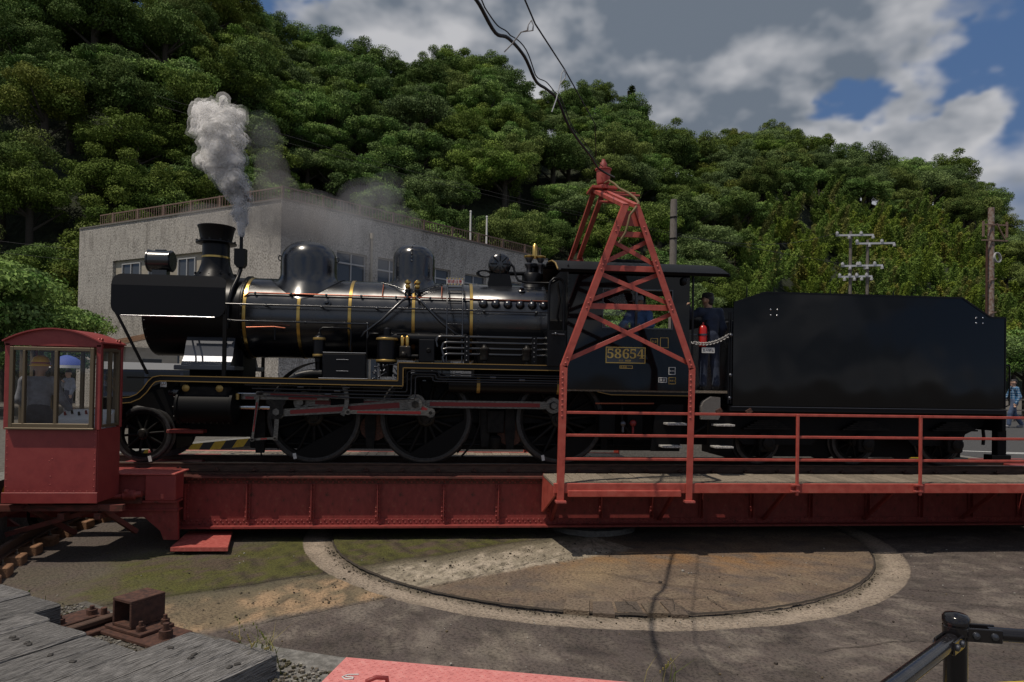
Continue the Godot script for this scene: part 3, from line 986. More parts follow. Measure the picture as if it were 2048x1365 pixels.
func build_hill() -> void:
	var mb := MB.new()
	var nh := noise(0.06, 3, 81)
	var ns := (RIDGE.size() - 1) * 5
	var nt := 30
	for i in ns + 1:
		for j in nt + 1:
			var p := hill_at(i / 5.0, j / 24.0)
			p.y += nh.get_noise_2d(p.x, p.z) * 2.0 * minf(1.0, j / 3.0)
			var e := hill_at(i / 5.0, j / 24.0 + 0.01) - hill_at(i / 5.0, j / 24.0)
			var f := hill_at(minf(i / 5.0 + 0.05, 21.99), j / 24.0) - hill_at(minf(i / 5.0 + 0.05, 21.99) - 0.05, j / 24.0)
			mb.vert(p, f.cross(e).normalized() * (1.0 if f.cross(e).y > 0.0 else -1.0))
	for i in ns:
		for j in nt:
			var a := i * (nt + 1) + j
			mb.face(a, a + 1, a + nt + 1)
			mb.face(a + 1, a + nt + 2, a + nt + 1)
	struct("hillside", mb, M.soil)
	# species: [crown meshes, trunk, crown lift]
	var dark := [Color(0.045, 0.076, 0.020), Color(0.057, 0.089, 0.024), Color(0.075, 0.109, 0.030), Color(0.063, 0.098, 0.026)]
	var mid := [Color(0.067, 0.122, 0.030), Color(0.089, 0.146, 0.039), Color(0.111, 0.167, 0.045), Color(0.078, 0.118, 0.039)]
	var olive := [Color(0.060, 0.088, 0.022), Color(0.070, 0.100, 0.026), Color(0.050, 0.078, 0.020), Color(0.085, 0.105, 0.030)]
	var grey := [Color(0.071, 0.102, 0.039), Color(0.089, 0.126, 0.047), Color(0.102, 0.139, 0.051)]
	var bam := [Color(0.15, 0.22, 0.045), Color(0.17, 0.235, 0.05), Color(0.12, 0.19, 0.04), Color(0.20, 0.21, 0.065)]
	var tk := trunk_mesh(3, 6.0, 0.28, 5, 2.2)
	var tb := trunk_mesh(4, 6.0, 0.12, 3, 0.8)
	var tc := trunk_mesh(5, 10.0, 0.2, 0, 0.0)
	var protos := {"dark": [], "mid": [], "olive": [], "grey": [], "bamboo": [], "conifer": []}
	for k in 3:
		protos.dark.append(make_tree("tree", crown(100 + k, 3.5, 3.1, 50, 500, 0.17, dark), tk, 5.6, M.leaf))
		protos.mid.append(make_tree("tree", crown(110 + k, 3.6, 2.8, 48, 480, 0.18, mid, 0.5), tk, 5.4, M.leaf))
	for k in 2:
		protos.olive.append(make_tree("tree", crown(120 + k, 3.4, 3.3, 50, 480, 0.165, olive), tk, 5.6, M.leaf))
		protos.grey.append(make_tree("tree", crown(130 + k, 3.6, 2.7, 48, 480, 0.17, grey, 0.55), tk, 5.4, M.leaf))
		protos.bamboo.append(make_tree("tree", bamboo_crown(140 + k, bam), tb, 0.0, M.leaf))
	protos.conifer.append(make_tree("tree", conifer_crown(150, dark), tc, 0.0, M.leaf))
	var words := {"dark": ["broadleaf_tree", "dark green tree", "tree"], "mid": ["spreading_tree", "bright green layered tree", "tree"], "olive": ["evergreen_oak", "olive green rounded tree", "tree"],
		"grey": ["grey_leaved_tree", "grey green tree", "tree"], "bamboo": ["bamboo_clump", "yellow green bamboo plume", "bamboo"], "conifer": ["conifer_tree", "dark pointed conifer", "tree"]}
	var pick := noise(0.03, 2, 91)
	var counts := {}
	var t := 0.015
	while t < 1.04:
		var s := 1.3 + rng.randf() * 0.3
		var rowstep := 0.06
		while s < 20.9:
			var p := hill_at(s, t)
			var dist := Vector2(p.x + 2.8, p.z - 12.6).length()
			var spacing := 3.3 + dist * 0.0235
			var width := (hill_at(minf(s + 0.1, 22.0), t) - hill_at(s, t)).length() * 10.0
			var slope := (hill_at(s, 1.0) - hill_at(s, 0.0)).length()
			rowstep = minf(0.085, spacing * 0.92 / slope) if s < 10.0 else rowstep
			var q := hill_at(clampf(s + rng.randfn() * 0.3 * spacing / width, 0.0, 21.9), clampf(t + rng.randfn() * 0.25 * spacing / slope, 0.0, 1.03))
			var n := pick.get_noise_2d(q.x, q.z)
			var kind := "dark"
			var roll := rng.randf()
			if s < 5.5:
				kind = "dark" if roll < 0.62 else ("olive" if n > 0.0 else "mid")
				if s > 3.0 and t > 0.55:
					kind = "olive" if roll < 0.8 else "dark"
			elif s < 12.5:
				kind = "mid" if roll < 0.55 else ("dark" if roll < 0.75 else "grey")
			else:
				kind = "grey" if roll < 0.35 else ("dark" if roll < 0.65 else ("olive" if roll < 0.8 else "mid"))
				if s > 13.2 and t < 0.62 - maxf(0.0, 15.0 - s) * 0.18 + n * 0.25 and s < 19.5:
					kind = "bamboo"
			if kind == "mid" and s > 12.0 and t < 0.35 and s < 13.5:
				kind = "dark"
			var sc := spacing / 5.6 * rng.randf_range(0.85, 1.25)
			if kind == "bamboo":
				sc *= 0.72
			elif t > 0.97:
				sc *= 0.9
			var lv := "at the hill foot" if t < 0.18 else ("low on the slope" if t < 0.38 else ("halfway up" if t < 0.62 else ("high on the slope" if t < 0.92 else "on the ridge")))
			var zone: String = ZONES[0][1]
			for zn in ZONES:
				if s >= zn[0]:
					zone = zn[1]
			var big := "large " if sc > spacing / 5.6 * 1.12 else ("small " if sc < spacing / 5.6 * 0.95 else "")
			var label: String = big + words[kind][1] + " " + lv + ", " + zone
			var tr := copy(protos[kind][rng.randi() % protos[kind].size()], words[kind][0], label, words[kind][2], q - Vector3(0, 0.6, 0), rng.randf() * TAU, Vector3(sc, sc * rng.randf_range(0.85, 1.2), sc), big + words[kind][1] + "s " + lv + ", " + zone)
			tr.get_node("crown").material_override = M.leaf_tints[rng.randi() % 3]
			counts[kind] = counts.get(kind, 0) + 1
			s += spacing / width * rng.randf_range(0.85, 1.15)
		t += rowstep
	for c in [[11.75, 1.0, 1.25, "taller dark conifer standing out of the ridge right of the gantry top"], [12.0, 1.0, 1.0, "shorter dark conifer standing out of the ridge right of the gantry top"], [6.9, 1.0, 0.75, "dark conifer tip above the ridge left of the overhead cable"]]:
		copy(protos.conifer[0], "conifer_tree", c[3], "tree", hill_at(c[0], c[1]) + Vector3(0, 0.5, 0), c[0] * 3.0, Vector3.ONE * c[2])
	print(counts)
	# bushes that stand in the sun at the left of the building and beyond the road
	for b in [[Vector3(-20.5, GROUND_Y, -14.0), 0.95, "mid", "bright green bush nearest the left edge of the photo behind the cabin"], [Vector3(-18.6, GROUND_Y, -15.5), 0.7, "mid", "small bright bush against the left corner of the concrete building"], [Vector3(-22.5, GROUND_Y, -17.5), 0.9, "dark", "dark bush behind the bright one left of the building"],
		[Vector3(-17.6, GROUND_Y, -14.2), 0.5, "mid", "low leafy bush beside the shed under the building wall"],
		[Vector3(22.0, 0.1, -16.5), 0.62, "mid", "light green garden tree behind the walking man"], [Vector3(25.5, 0.1, -17.5), 0.7, "mid", "light green garden tree at the right edge beyond the road"], [Vector3(19.6, 0.1, -18.5), 0.5, "grey", "grey green shrub right of the tender's rear"]]:
		copy(protos[b[2]][1], "leafy_bush", b[3], "bush", b[0] - Vector3(0, 1.2 * b[1], 0), 1.0, Vector3.ONE * b[1])
	for k in protos:
		for o in protos[k]:
			o.free()

# ---------------------------------------------------------------- concrete building, shed, van, poles
func wall_with_holes(mb: MB, a: Vector3, b: Vector3, y0: float, y1: float, holes: Array, out: Vector3, depth := 0.22) -> void:
	# holes: [u0, u1, v0, v1] in metres from a and in height; each gets reveals
	var ln := a.distance_to(b)
	var d := (b - a) / ln
	var us := [0.0, ln]
	var vs := [y0, y1]
	for h in holes:
		us.append_array([h[0], h[1]])
		vs.append_array([h[2], h[3]])
	us.sort()
	vs.sort()
	for i in us.size() - 1:
		for j in vs.size() - 1:
			if us[i + 1] - us[i] < 0.001 or vs[j + 1] - vs[j] < 0.001:
				continue
			var cu: float = (us[i] + us[i + 1]) / 2
			var cv: float = (vs[j] + vs[j + 1]) / 2
			var skip := false
			for h in holes:
				if cu > h[0] and cu < h[1] and cv > h[2] and cv < h[3]:
					skip = true
			if not skip:
				mb.quad(a + d * us[i] + Vector3.UP * vs[j], a + d * us[i + 1] + Vector3.UP * vs[j], a + d * us[i + 1] + Vector3.UP * vs[j + 1], a + d * us[i] + Vector3.UP * vs[j + 1], out)
	for h in holes:
		var p := [a + d * h[0] + Vector3.UP * h[2], a + d * h[1] + Vector3.UP * h[2], a + d * h[1] + Vector3.UP * h[3], a + d * h[0] + Vector3.UP * h[3]]
		var mid: Vector3 = (p[0] + p[2]) / 2
		for i in 4:
			var q: Vector3 = p[i]
			var r: Vector3 = p[(i + 1) % 4]
			mb.quad(q, r, r - out * depth, q - out * depth, mid - (q + r) / 2)

func window(parent: Node, a: Vector3, d: Vector3, out: Vector3, u0: float, u1: float, v0: float, v1: float, inset: float, mullions: Array, transom := -1.0) -> void:
	var base := Basis(d, Vector3.UP, d.cross(Vector3.UP))
	var f := MB.new()
	var o := a - out * inset
	var bar := func(ua: float, ub: float, va: float, vb: float) -> void:
		f.box(o + d * (ua + ub) / 2 + Vector3.UP * (va + vb) / 2, Vector3(ub - ua, vb - va, 0.06), base)
	bar.call(u0, u0 + 0.05, v0, v1)
	bar.call(u1 - 0.05, u1, v0, v1)
	bar.call(u0 + 0.05, u1 - 0.05, v0, v0 + 0.05)
	bar.call(u0 + 0.05, u1 - 0.05, v1 - 0.05, v1)
	for m in mullions:
		bar.call(m - 0.025, m + 0.025, v0 + 0.05, v1 - 0.05)
	if transom > 0.0:
		f.box(o + d * (u0 + u1) / 2 + Vector3.UP * transom - out * -0.004, Vector3(u1 - u0 - 0.1, 0.07, 0.06), base)
	var w := part("window", f, M.frame, parent)
	var cuts := [u0 + 0.05]
	cuts.append_array(mullions)
	cuts.append(u1 - 0.05)
	for i in cuts.size() - 1:
		var g := MB.new()
		g.quad(o - out * 0.02 + d * cuts[i] + Vector3.UP * (v0 + 0.05), o - out * 0.02 + d * cuts[i + 1] + Vector3.UP * (v0 + 0.05), o - out * 0.02 + d * cuts[i + 1] + Vector3.UP * (v1 - 0.05), o - out * 0.02 + d * cuts[i] + Vector3.UP * (v1 - 0.05), out)
		part("pane", g, M.pane, w)

func build_house() -> void:
	var c := Vector3(-9.5, 0, -15.2)
	var l := Vector3(-21.0, 0, -22.6)
	var r := Vector3(3.1, 0, -26.4)
	var b := l + (r - c)
	var top := 8.62
	var t := thing("concrete_building", "two storey building of streaked grey concrete with railed flat roof behind the locomotive", "building")
	var dl := (l - c).normalized()
	var dr := (r - c).normalized()
	var ol := Vector3(dl.z, 0, -dl.x)
	if ol.dot(Vector3(0, 0, 1)) < 0:
		ol = -ol
	var orr := Vector3(dr.z, 0, -dr.x)
	if orr.dot(Vector3(0, 0, 1)) < 0:
		orr = -orr
	var mb := MB.new()
	wall_with_holes(mb, c, l, GROUND_Y, top, [[4.6, 10.95, 5.2, 6.86], [2.0, 4.0, 0.3, 2.3], [6.0, 9.5, 0.6, 2.4]], ol, 0.13)
	part("left_wall", mb, M.concrete, t)
	mb = MB.new()
	wall_with_holes(mb, c, r, GROUND_Y, top, [[2.6, 4.15, 5.0, 6.98], [4.75, 6.4, 5.0, 7.0], [7.4, 9.2, 5.0, 6.98], [10.2, 11.75, 5.2, 6.96], [12.6, 14.6, 5.2, 6.96], [3.0, 5.0, 0.6, 2.6], [7.0, 9.5, 0.6, 2.6]], orr, 0.25)
	part("right_wall", mb, M.concrete, t)
	mb = MB.new()
	mb.quad(l + Vector3.UP * GROUND_Y, b + Vector3.UP * GROUND_Y, b + Vector3.UP * top, l + Vector3.UP * top, -orr)
	mb.quad(r + Vector3.UP * GROUND_Y, b + Vector3.UP * GROUND_Y, b + Vector3.UP * top, r + Vector3.UP * top, -ol)
	part("rear_wall", mb, M.concrete, t)
	mb = MB.new()
	mb.quad(c + Vector3.UP * top, l + Vector3.UP * top, b + Vector3.UP * top, r + Vector3.UP * top, Vector3.UP)
	part("roof", mb, M.concrete, t)
	# thin coping along the wall tops
	mb = MB.new()
	var yb := Basis(dl, Vector3.UP, dl.cross(Vector3.UP))
	mb.box((c + l) / 2 + Vector3.UP * (top + 0.03) - ol * 0.06, Vector3(13.6, 0.06, 0.2), yb)
	yb = Basis(dr, Vector3.UP, dr.cross(Vector3.UP))
	mb.box((c + r) / 2 + Vector3.UP * (top + 0.033) - orr * 0.06, Vector3(16.8, 0.06, 0.2), yb)
	part("roof_edge", mb, M.kerb, t)
	# recessed cream band with windows on the left wall
	mb = MB.new()
	var p := c - ol * 0.13
	mb.quad(p + dl * 4.6 + Vector3.UP * 5.2, p + dl * 10.95 + Vector3.UP * 5.2, p + dl * 10.95 + Vector3.UP * 6.86, p + dl * 4.6 + Vector3.UP * 6.86, ol)
	part("recessed_panel", mb, M.cream, t)
	window(t, c - ol * 0.09, dl, ol, 9.0, 10.35, 5.5, 6.7, 0.0, [9.68])
	window(t, c - ol * 0.09, dl, ol, 5.2, 6.35, 5.5, 6.68, 0.0, [5.75])
	window(t, c - ol * 0.09, dl, ol, 7.2, 8.4, 5.5, 6.69, 0.0, [7.8])
	window(t, c, dl, ol, 2.0, 4.0, 0.3, 2.3, 0.2, [3.0])
	window(t, c, dl, ol, 6.0, 9.5, 0.6, 2.4, 0.2, [7.2, 8.4])
	window(t, c, dr, orr, 2.6, 4.15, 5.0, 6.98, 0.14, [3.4], 6.5)
	window(t, c, dr, orr, 4.75, 6.4, 5.0, 7.0, 0.14, [5.5], 6.45)
	window(t, c, dr, orr, 7.4, 9.2, 5.0, 6.98, 0.14, [8.3], 6.5)
	window(t, c, dr, orr, 10.2, 11.75, 5.2, 6.96, 0.14, [10.9], 6.5)
	window(t, c, dr, orr, 12.6, 14.6, 5.2, 6.96, 0.14, [13.6], 6.5)
	window(t, c, dr, orr, 3.0, 5.0, 0.6, 2.6, 0.14, [4.0])
	window(t, c, dr, orr, 7.0, 9.5, 0.6, 2.6, 0.14, [8.2])
	mb = MB.new()
	mb.pipe([c + dr * 4.35 + orr * 0.08 + Vector3.UP * 0.0, c + dr * 4.35 + orr * 0.08 + Vector3.UP * 7.8], 0.055, 8)
	mb.tube(c + dr * 4.35 + orr * 0.08 + Vector3.UP * 7.75, c + dr * 4.35 + orr * 0.08 + Vector3.UP * 8.0, 0.10, 0.10, 8)
	part("vent_pipe", mb, M.cream, t)
	# roof railing: posts and rails singly, the many thin bars as one
	for side in [[dl, ol, 0.25, 12.5, "rusty railing of upright bars along the left roof edge of the concrete building"], [dr, orr, 0.2, 16.6, "rusty railing of upright bars along the right roof edge of the concrete building"]]:
		var g := thing("roof_railing", side[4], "railing")
		var d: Vector3 = side[0]
		var o: Vector3 = c - side[1] * 0.3 + Vector3.UP * (top + 0.06)
		var bb := Basis(d, Vector3.UP, d.cross(Vector3.UP))
		for hh in [0.12, 0.58]:
			var m := MB.new()
			m.box(o + d * (side[2] + side[3]) / 2 + Vector3.UP * hh, Vector3(side[3] - side[2], 0.045, 0.045), bb)
			part("rail", m, M.rusty_rail, g)
		var bars := MB.new()
		var u: float = side[2]
		var k := 0
		while u < side[3]:
			if k % 11 == 0:
				var m := MB.new()
				m.box(o + d * u + Vector3.UP * 0.3, Vector3(0.09, 0.64, 0.07), bb)
				part("post", m, M.rusty_rail, g)
			else:
				bars.box(o + d * u + Vector3.UP * 0.34, Vector3(0.024, 0.44, 0.02), bb * Basis(Vector3.BACK, rng.randfn() * 0.02))
			u += 0.17
			k += 1
		part("bars", bars, M.rusty_rail, g).set_meta("kind", "stuff")
	for w in [[Vector3(-1.45, 0, -27.5), 11.5, "left of two white masts behind the roof railing"], [Vector3(-0.48, 0, -27.4), 11.2, "right of two white masts behind the roof railing"]]:
		var m := MB.new()
		m.tube(w[0] + Vector3.UP * GROUND_Y, w[0] + Vector3.UP * w[1], 0.07, 0.05, 8)
		m.ball(w[0] + Vector3.UP * (w[1] + 0.05), 0.07, 8, 5)
		solo("roof_mast", m, M.white, w[2], "mast")

func box_thing(t: Node, called: String, lo: Vector3, hi: Vector3, m: Material, bev := 0.0) -> MeshInstance3D:
	var mb := MB.new()
	mb.span(lo, hi, bev)
	return part(called, mb, m, t)

func build_yard() -> void:
	# shed under the left wall
	var t := thing("shed", "small cream shed with sloping rusty tin roof below the concrete wall", "shed", Vector3(-14.6, GROUND_Y, -14.6), -0.75)
	box_thing(t, "wall", Vector3(-1.0, 0, -1.0), Vector3(1.0, 2.62, 0.9), M.cream)
	var mb := MB.new()
	mb.prism(PackedVector2Array([Vector2(-1.3, 3.34), Vector2(1.35, 2.62), Vector2(1.35, 2.67), Vector2(-1.3, 3.39)]), Transform3D(Basis(Vector3(0, 0, 1), Vector3.UP, Vector3(-1, 0, 0)), Vector3.ZERO), -1.3, 1.3)
	var rf := part("roof", mb, M.tin, t)
	for k in 9:
		var x := -1.2 + k * 0.3
		mb = MB.new()
		mb.beam(Vector3(x, 3.395, -1.31), Vector3(x, 2.675, 1.36), 0.03, 0.04)
		part("batten", mb, M.tin, rf)
	mb = MB.new()
	mb.span(Vector3(0.985, 0.9, -0.4), Vector3(1.02, 2.2, 0.3))
	part("window", mb, M.dark_glass, t)
	mb = MB.new()
	mb.tube(Vector3(1.2, 0, 1.2), Vector3(1.2, 2.68, 1.2), 0.05, 0.05, 8)
	part("post", mb, M.frame, t)
	# white van standing behind the pit at the left
	t = thing("parked_van", "dark blue van with white roof parked between the cabin and the shed", "van", Vector3(-11.2, GROUND_Y - 0.1, -9.4), 0.09)
	mb = MB.new()
	mb.prism(PackedVector2Array([Vector2(-2.0, 0.35), Vector2(1.75, 0.35), Vector2(1.85, 0.9), Vector2(1.6, 1.25), Vector2(1.1, 1.9), Vector2(0.9, 2.02), Vector2(-1.85, 2.05), Vector2(-2.0, 1.9)]), Transform3D(Basis.IDENTITY, Vector3.ZERO), -0.75, 0.75)
	part("body", mb, plain(0.02, 0.028, 0.05, 0.25), t)
	mb = MB.new()
	mb.prism(PackedVector2Array([Vector2(-2.02, 1.86), Vector2(1.12, 1.88), Vector2(0.92, 2.06), Vector2(-1.86, 2.09)]), Transform3D(Basis.IDENTITY, Vector3.ZERO), -0.77, 0.77)
	part("roof", mb, M.white, t)
	for w in [[-1.75, -0.7], [-0.6, 0.3]]:
		mb = MB.new()
		mb.span(Vector3(w[0], 1.2, 0.748), Vector3(w[1], 1.8, 0.756))
		part("window", mb, M.dark_glass, t)
	mb = MB.new()
	mb.prism(PackedVector2Array([Vector2(0.4, 1.2), Vector2(1.5, 1.22), Vector2(1.05, 1.82), Vector2(0.4, 1.82)]), Transform3D(Basis.IDENTITY, Vector3.ZERO), 0.748, 0.756)
	part("window", mb, M.dark_glass, t)
	mb = MB.new()
	mb.quad(Vector3(1.62, 1.26, -0.65), Vector3(1.62, 1.26, 0.65), Vector3(1.13, 1.9, 0.6), Vector3(1.13, 1.9, -0.6), Vector3(1, 0.5, 0))
	part("windscreen", mb, M.dark_glass, t)
	for w in [[-1.3, 0.7], [1.2, 0.7], [-1.3, -0.7], [1.2, -0.7]]:
		mb = MB.new()
		mb.lathe([Vector2(0.2, -0.09), Vector2(0.29, -0.09), Vector2(0.3, 0.0), Vector2(0.29, 0.09), Vector2(0.2, 0.09)], Vector3(w[0], 0.3, w[1]), Vector3.BACK, 16)
		part("wheel", mb, M.matt, t)
	# bare concrete pole behind the cab
	t = thing("concrete_pole", "thick bare concrete pole rising behind the cab roof", "pole", Vector3(5.6, GROUND_Y, -11.7))
	mb = MB.new()
	mb.lathe([Vector2(0.15, 0), Vector2(0.125, 8.4), Vector2(0.11, 8.5)], Vector3.ZERO, Vector3.UP, 16)
	part("shaft", mb, M.pole, t)
	for y in [5.1, 5.9, 7.0, 7.8]:
		mb = MB.new()
		mb.lathe([Vector2(0.14, y), Vector2(0.146, y + 0.01), Vector2(0.146, y + 0.04), Vector2(0.14, y + 0.05)], Vector3.ZERO, Vector3.UP, 16, false)
		mb.box(Vector3(0.0, y + 0.025, 0.15), Vector3(0.05, 0.05, 0.04))
		part("strap", mb, M.matt, t)
	# two power poles with crossarms
	for q in [[Vector3(24.2, GROUND_Y, -29.9), 11.9, "left of two slim power poles with white insulators behind the tender", 11.62, -1.1, 1.55, 9.55], [Vector3(25.35, GROUND_Y, -29.8), 11.35, "right of two slim power poles with white insulators behind the tender", 11.1, -0.9, 1.85, 9.6]]:
		t = thing("power_pole", q[2], "pole", q[0])
		var gy := GROUND_Y
		mb = MB.new()
		mb.tube(Vector3.ZERO, Vector3(0, q[1] - gy, 0), 0.14, 0.09, 10)
		part("shaft", mb, M.pole, t)
		for arm in [[q[3], q[4], q[5]], [q[6], -0.7, 1.0], [q[6] - 0.75, -0.9, 0.25]]:
			mb = MB.new()
			mb.box(Vector3((arm[1] + arm[2]) / 2, arm[0] - gy, 0.12), Vector3(arm[2] - arm[1], 0.12, 0.11), Basis(Vector3.BACK, 0.05))
			var am := part("crossarm", mb, M.porcelain, t)
			for k in 4:
				var x: float = lerpf(arm[1] + 0.05, arm[2] - 0.05, k / 3.0)
				var i := MB.new()
				i.lathe([Vector2(0.03, -0.06), Vector2(0.12, -0.03), Vector2(0.07, 0.02), Vector2(0.12, 0.05), Vector2(0.07, 0.10), Vector2(0.1, 0.13), Vector2(0.0, 0.18)], Vector3(x, arm[0] - gy + (0.08 if k % 2 == 0 else -0.2) + x * 0.05, 0.15), Vector3.UP, 8)
				part("insulator", i, M.porcelain, am)
	# rusty pole at the right edge
	t = thing("weathered_pole", "weathered rust-stained utility pole above the rear end of the tender", "pole", Vector3(21.5, GROUND_Y, -15.15))
	mb = MB.new()
	mb.tube(Vector3.ZERO, Vector3(0, 9.75, 0), 0.16, 0.125, 12)
	part("shaft", mb, M.pole_rusty, t)
	mb = MB.new()
	mb.tube(Vector3(-0.28, 0, 0.1), Vector3(-0.28, 8.2, 0.1), 0.05, 0.05, 8)
	part("conduit", mb, M.rust, t)
	for f in [[8.25, 0.62], [8.95, 0.6]]:
		mb = MB.new()
		mb.box(Vector3(0.05, f[0], 0.15), Vector3(f[1] * 2, 0.06, 0.06))
		part("crossarm", mb, M.rusty_rail, t)
	for x in [-0.52, 0.62]:
		mb = MB.new()
		mb.span(Vector3(x - 0.035, 8.4, 0.13), Vector3(x + 0.035, 9.1, 0.2))
		part("upright", mb, M.rusty_rail, t)
	mb = MB.new()
	mb.beam(Vector3(0.1, 9.0, 0.2), Vector3(0.5, 8.3, 0.2), 0.05, 0.04)
	part("brace", mb, M.rusty_rail, t)
	mb = MB.new()
	mb.lathe([Vector2(0.2, -0.05), Vector2(0.24, -0.05), Vector2(0.24, 0.05), Vector2(0.2, 0.05)], Vector3(0.22, 7.5, 0.1), Vector3(0.3, 0.1, 1), 14, false)
	part("cable_coil", mb, M.frame, t)
	for y in [4.9, 6.4]:
		mb = MB.new()
		mb.beam(Vector3(-0.3, y, 0.12), Vector3(0.15, y + 0.15, 0.16), 0.05, 0.03)
		part("clamp", mb, M.rusty_rail, t)
	# thin wires across the hill
	var wires := [[Vector3(-30.0, 8.9, -24.4), Vector3(-21.0, 7.75, -23.4), "upper of the thin wires at the left edge running behind the building"], [Vector3(-30.0, 8.3, -24.4), Vector3(-21.0, 7.2, -23.4), "lower of the thin wires at the left edge running behind the building"],
		[Vector3(-22.0, 19.8, -33.4), Vector3(24.2, 9.6, -29.9), "upper faint wire crossing the trees above the roof to the power poles"], [Vector3(-22.0, 19.2, -33.4), Vector3(25.3, 9.5, -29.8), "lower faint wire crossing the trees above the roof to the power poles"],
		[Vector3(21.5, 8.9, -15.1), Vector3(60.0, 10.5, -20.0), "wire leaving the weathered pole to the right"], [Vector3(23.2, 11.75, -30.0), Vector3(5.6, 7.0, -11.7), "wire from the left power pole to the bare pole"]]
	for w in wires:
		var pts := []
		for k in 17:
			var f := k / 16.0
			pts.append((w[0] as Vector3).lerp(w[1], f) - Vector3.UP * sin(f * PI) * (w[0] as Vector3).distance_to(w[1]) * 0.02)
		mb = MB.new()
		mb.pipe(pts, 0.009, 5)
		solo("overhead_wire", mb, M.cable, w[2], "wire", "")
	# blue parasol beyond the pit, seen through the cabin window
	t = thing("parasol", "blue parasol with white fringe held up beyond the pit, seen through the cabin window", "parasol", Vector3(-15.75, 1.75, -11.85))
	mb = MB.new()
	mb.lathe([Vector2(0.52, 0.0), Vector2(0.45, 0.14), Vector2(0.28, 0.27), Vector2(0.08, 0.34), Vector2(0.0, 0.35)], Vector3.ZERO, Vector3.UP, 8, false)
	part("canopy", mb, plain(0.05, 0.09, 0.34, 0.7), t)
	mb = MB.new()
	mb.lathe([Vector2(0.53, -0.1), Vector2(0.522, -0.002)], Vector3.ZERO, Vector3.UP, 8, false)
	part("fringe", mb, M.white, t)
	mb = MB.new()
	mb.tube(Vector3(0, -0.75, 0), Vector3(0, 0.42, 0), 0.012, 0.012, 6)
	part("shaft", mb, M.frame, t)
	# grey slatted fence between cab and tender, beyond the pit
	t = thing("yard_fence", "grey board fence beyond the pit, seen between cab and tender", "fence", Vector3(7.0, GROUND_Y, -10.2), 0.1)
	for k in 24:
		box_thing(t, "board", Vector3(-2.4 + k * 0.2, 0.1, -0.012), Vector3(-2.4 + k * 0.2 + 0.185, 3.35 + 0.02 * (k % 3), 0.012), M.plank[k % 4])
	for y in [0.6, 2.8]:
		box_thing(t, "rail", Vector3(-2.4, y, 0.014), Vector3(2.4, y + 0.08, 0.05), M.plank[1])
	# low fence and flower bed beyond the road, right edge
	t = thing("garden_fence", "low dark fence in front of the garden trees beyond the road", "fence", Vector3(22.0, 0.11, -13.4), 0.2)
	for y in [0.45, 0.9]:
		box_thing(t, "rail", Vector3(-5, y, -0.03), Vector3(5, y + 0.06, 0.03), M.pole)
	for k in 11:
		box_thing(t, "post", Vector3(-5 + k - 0.04, 0, -0.1), Vector3(-5 + k + 0.04, 1.05, -0.032), M.pole)

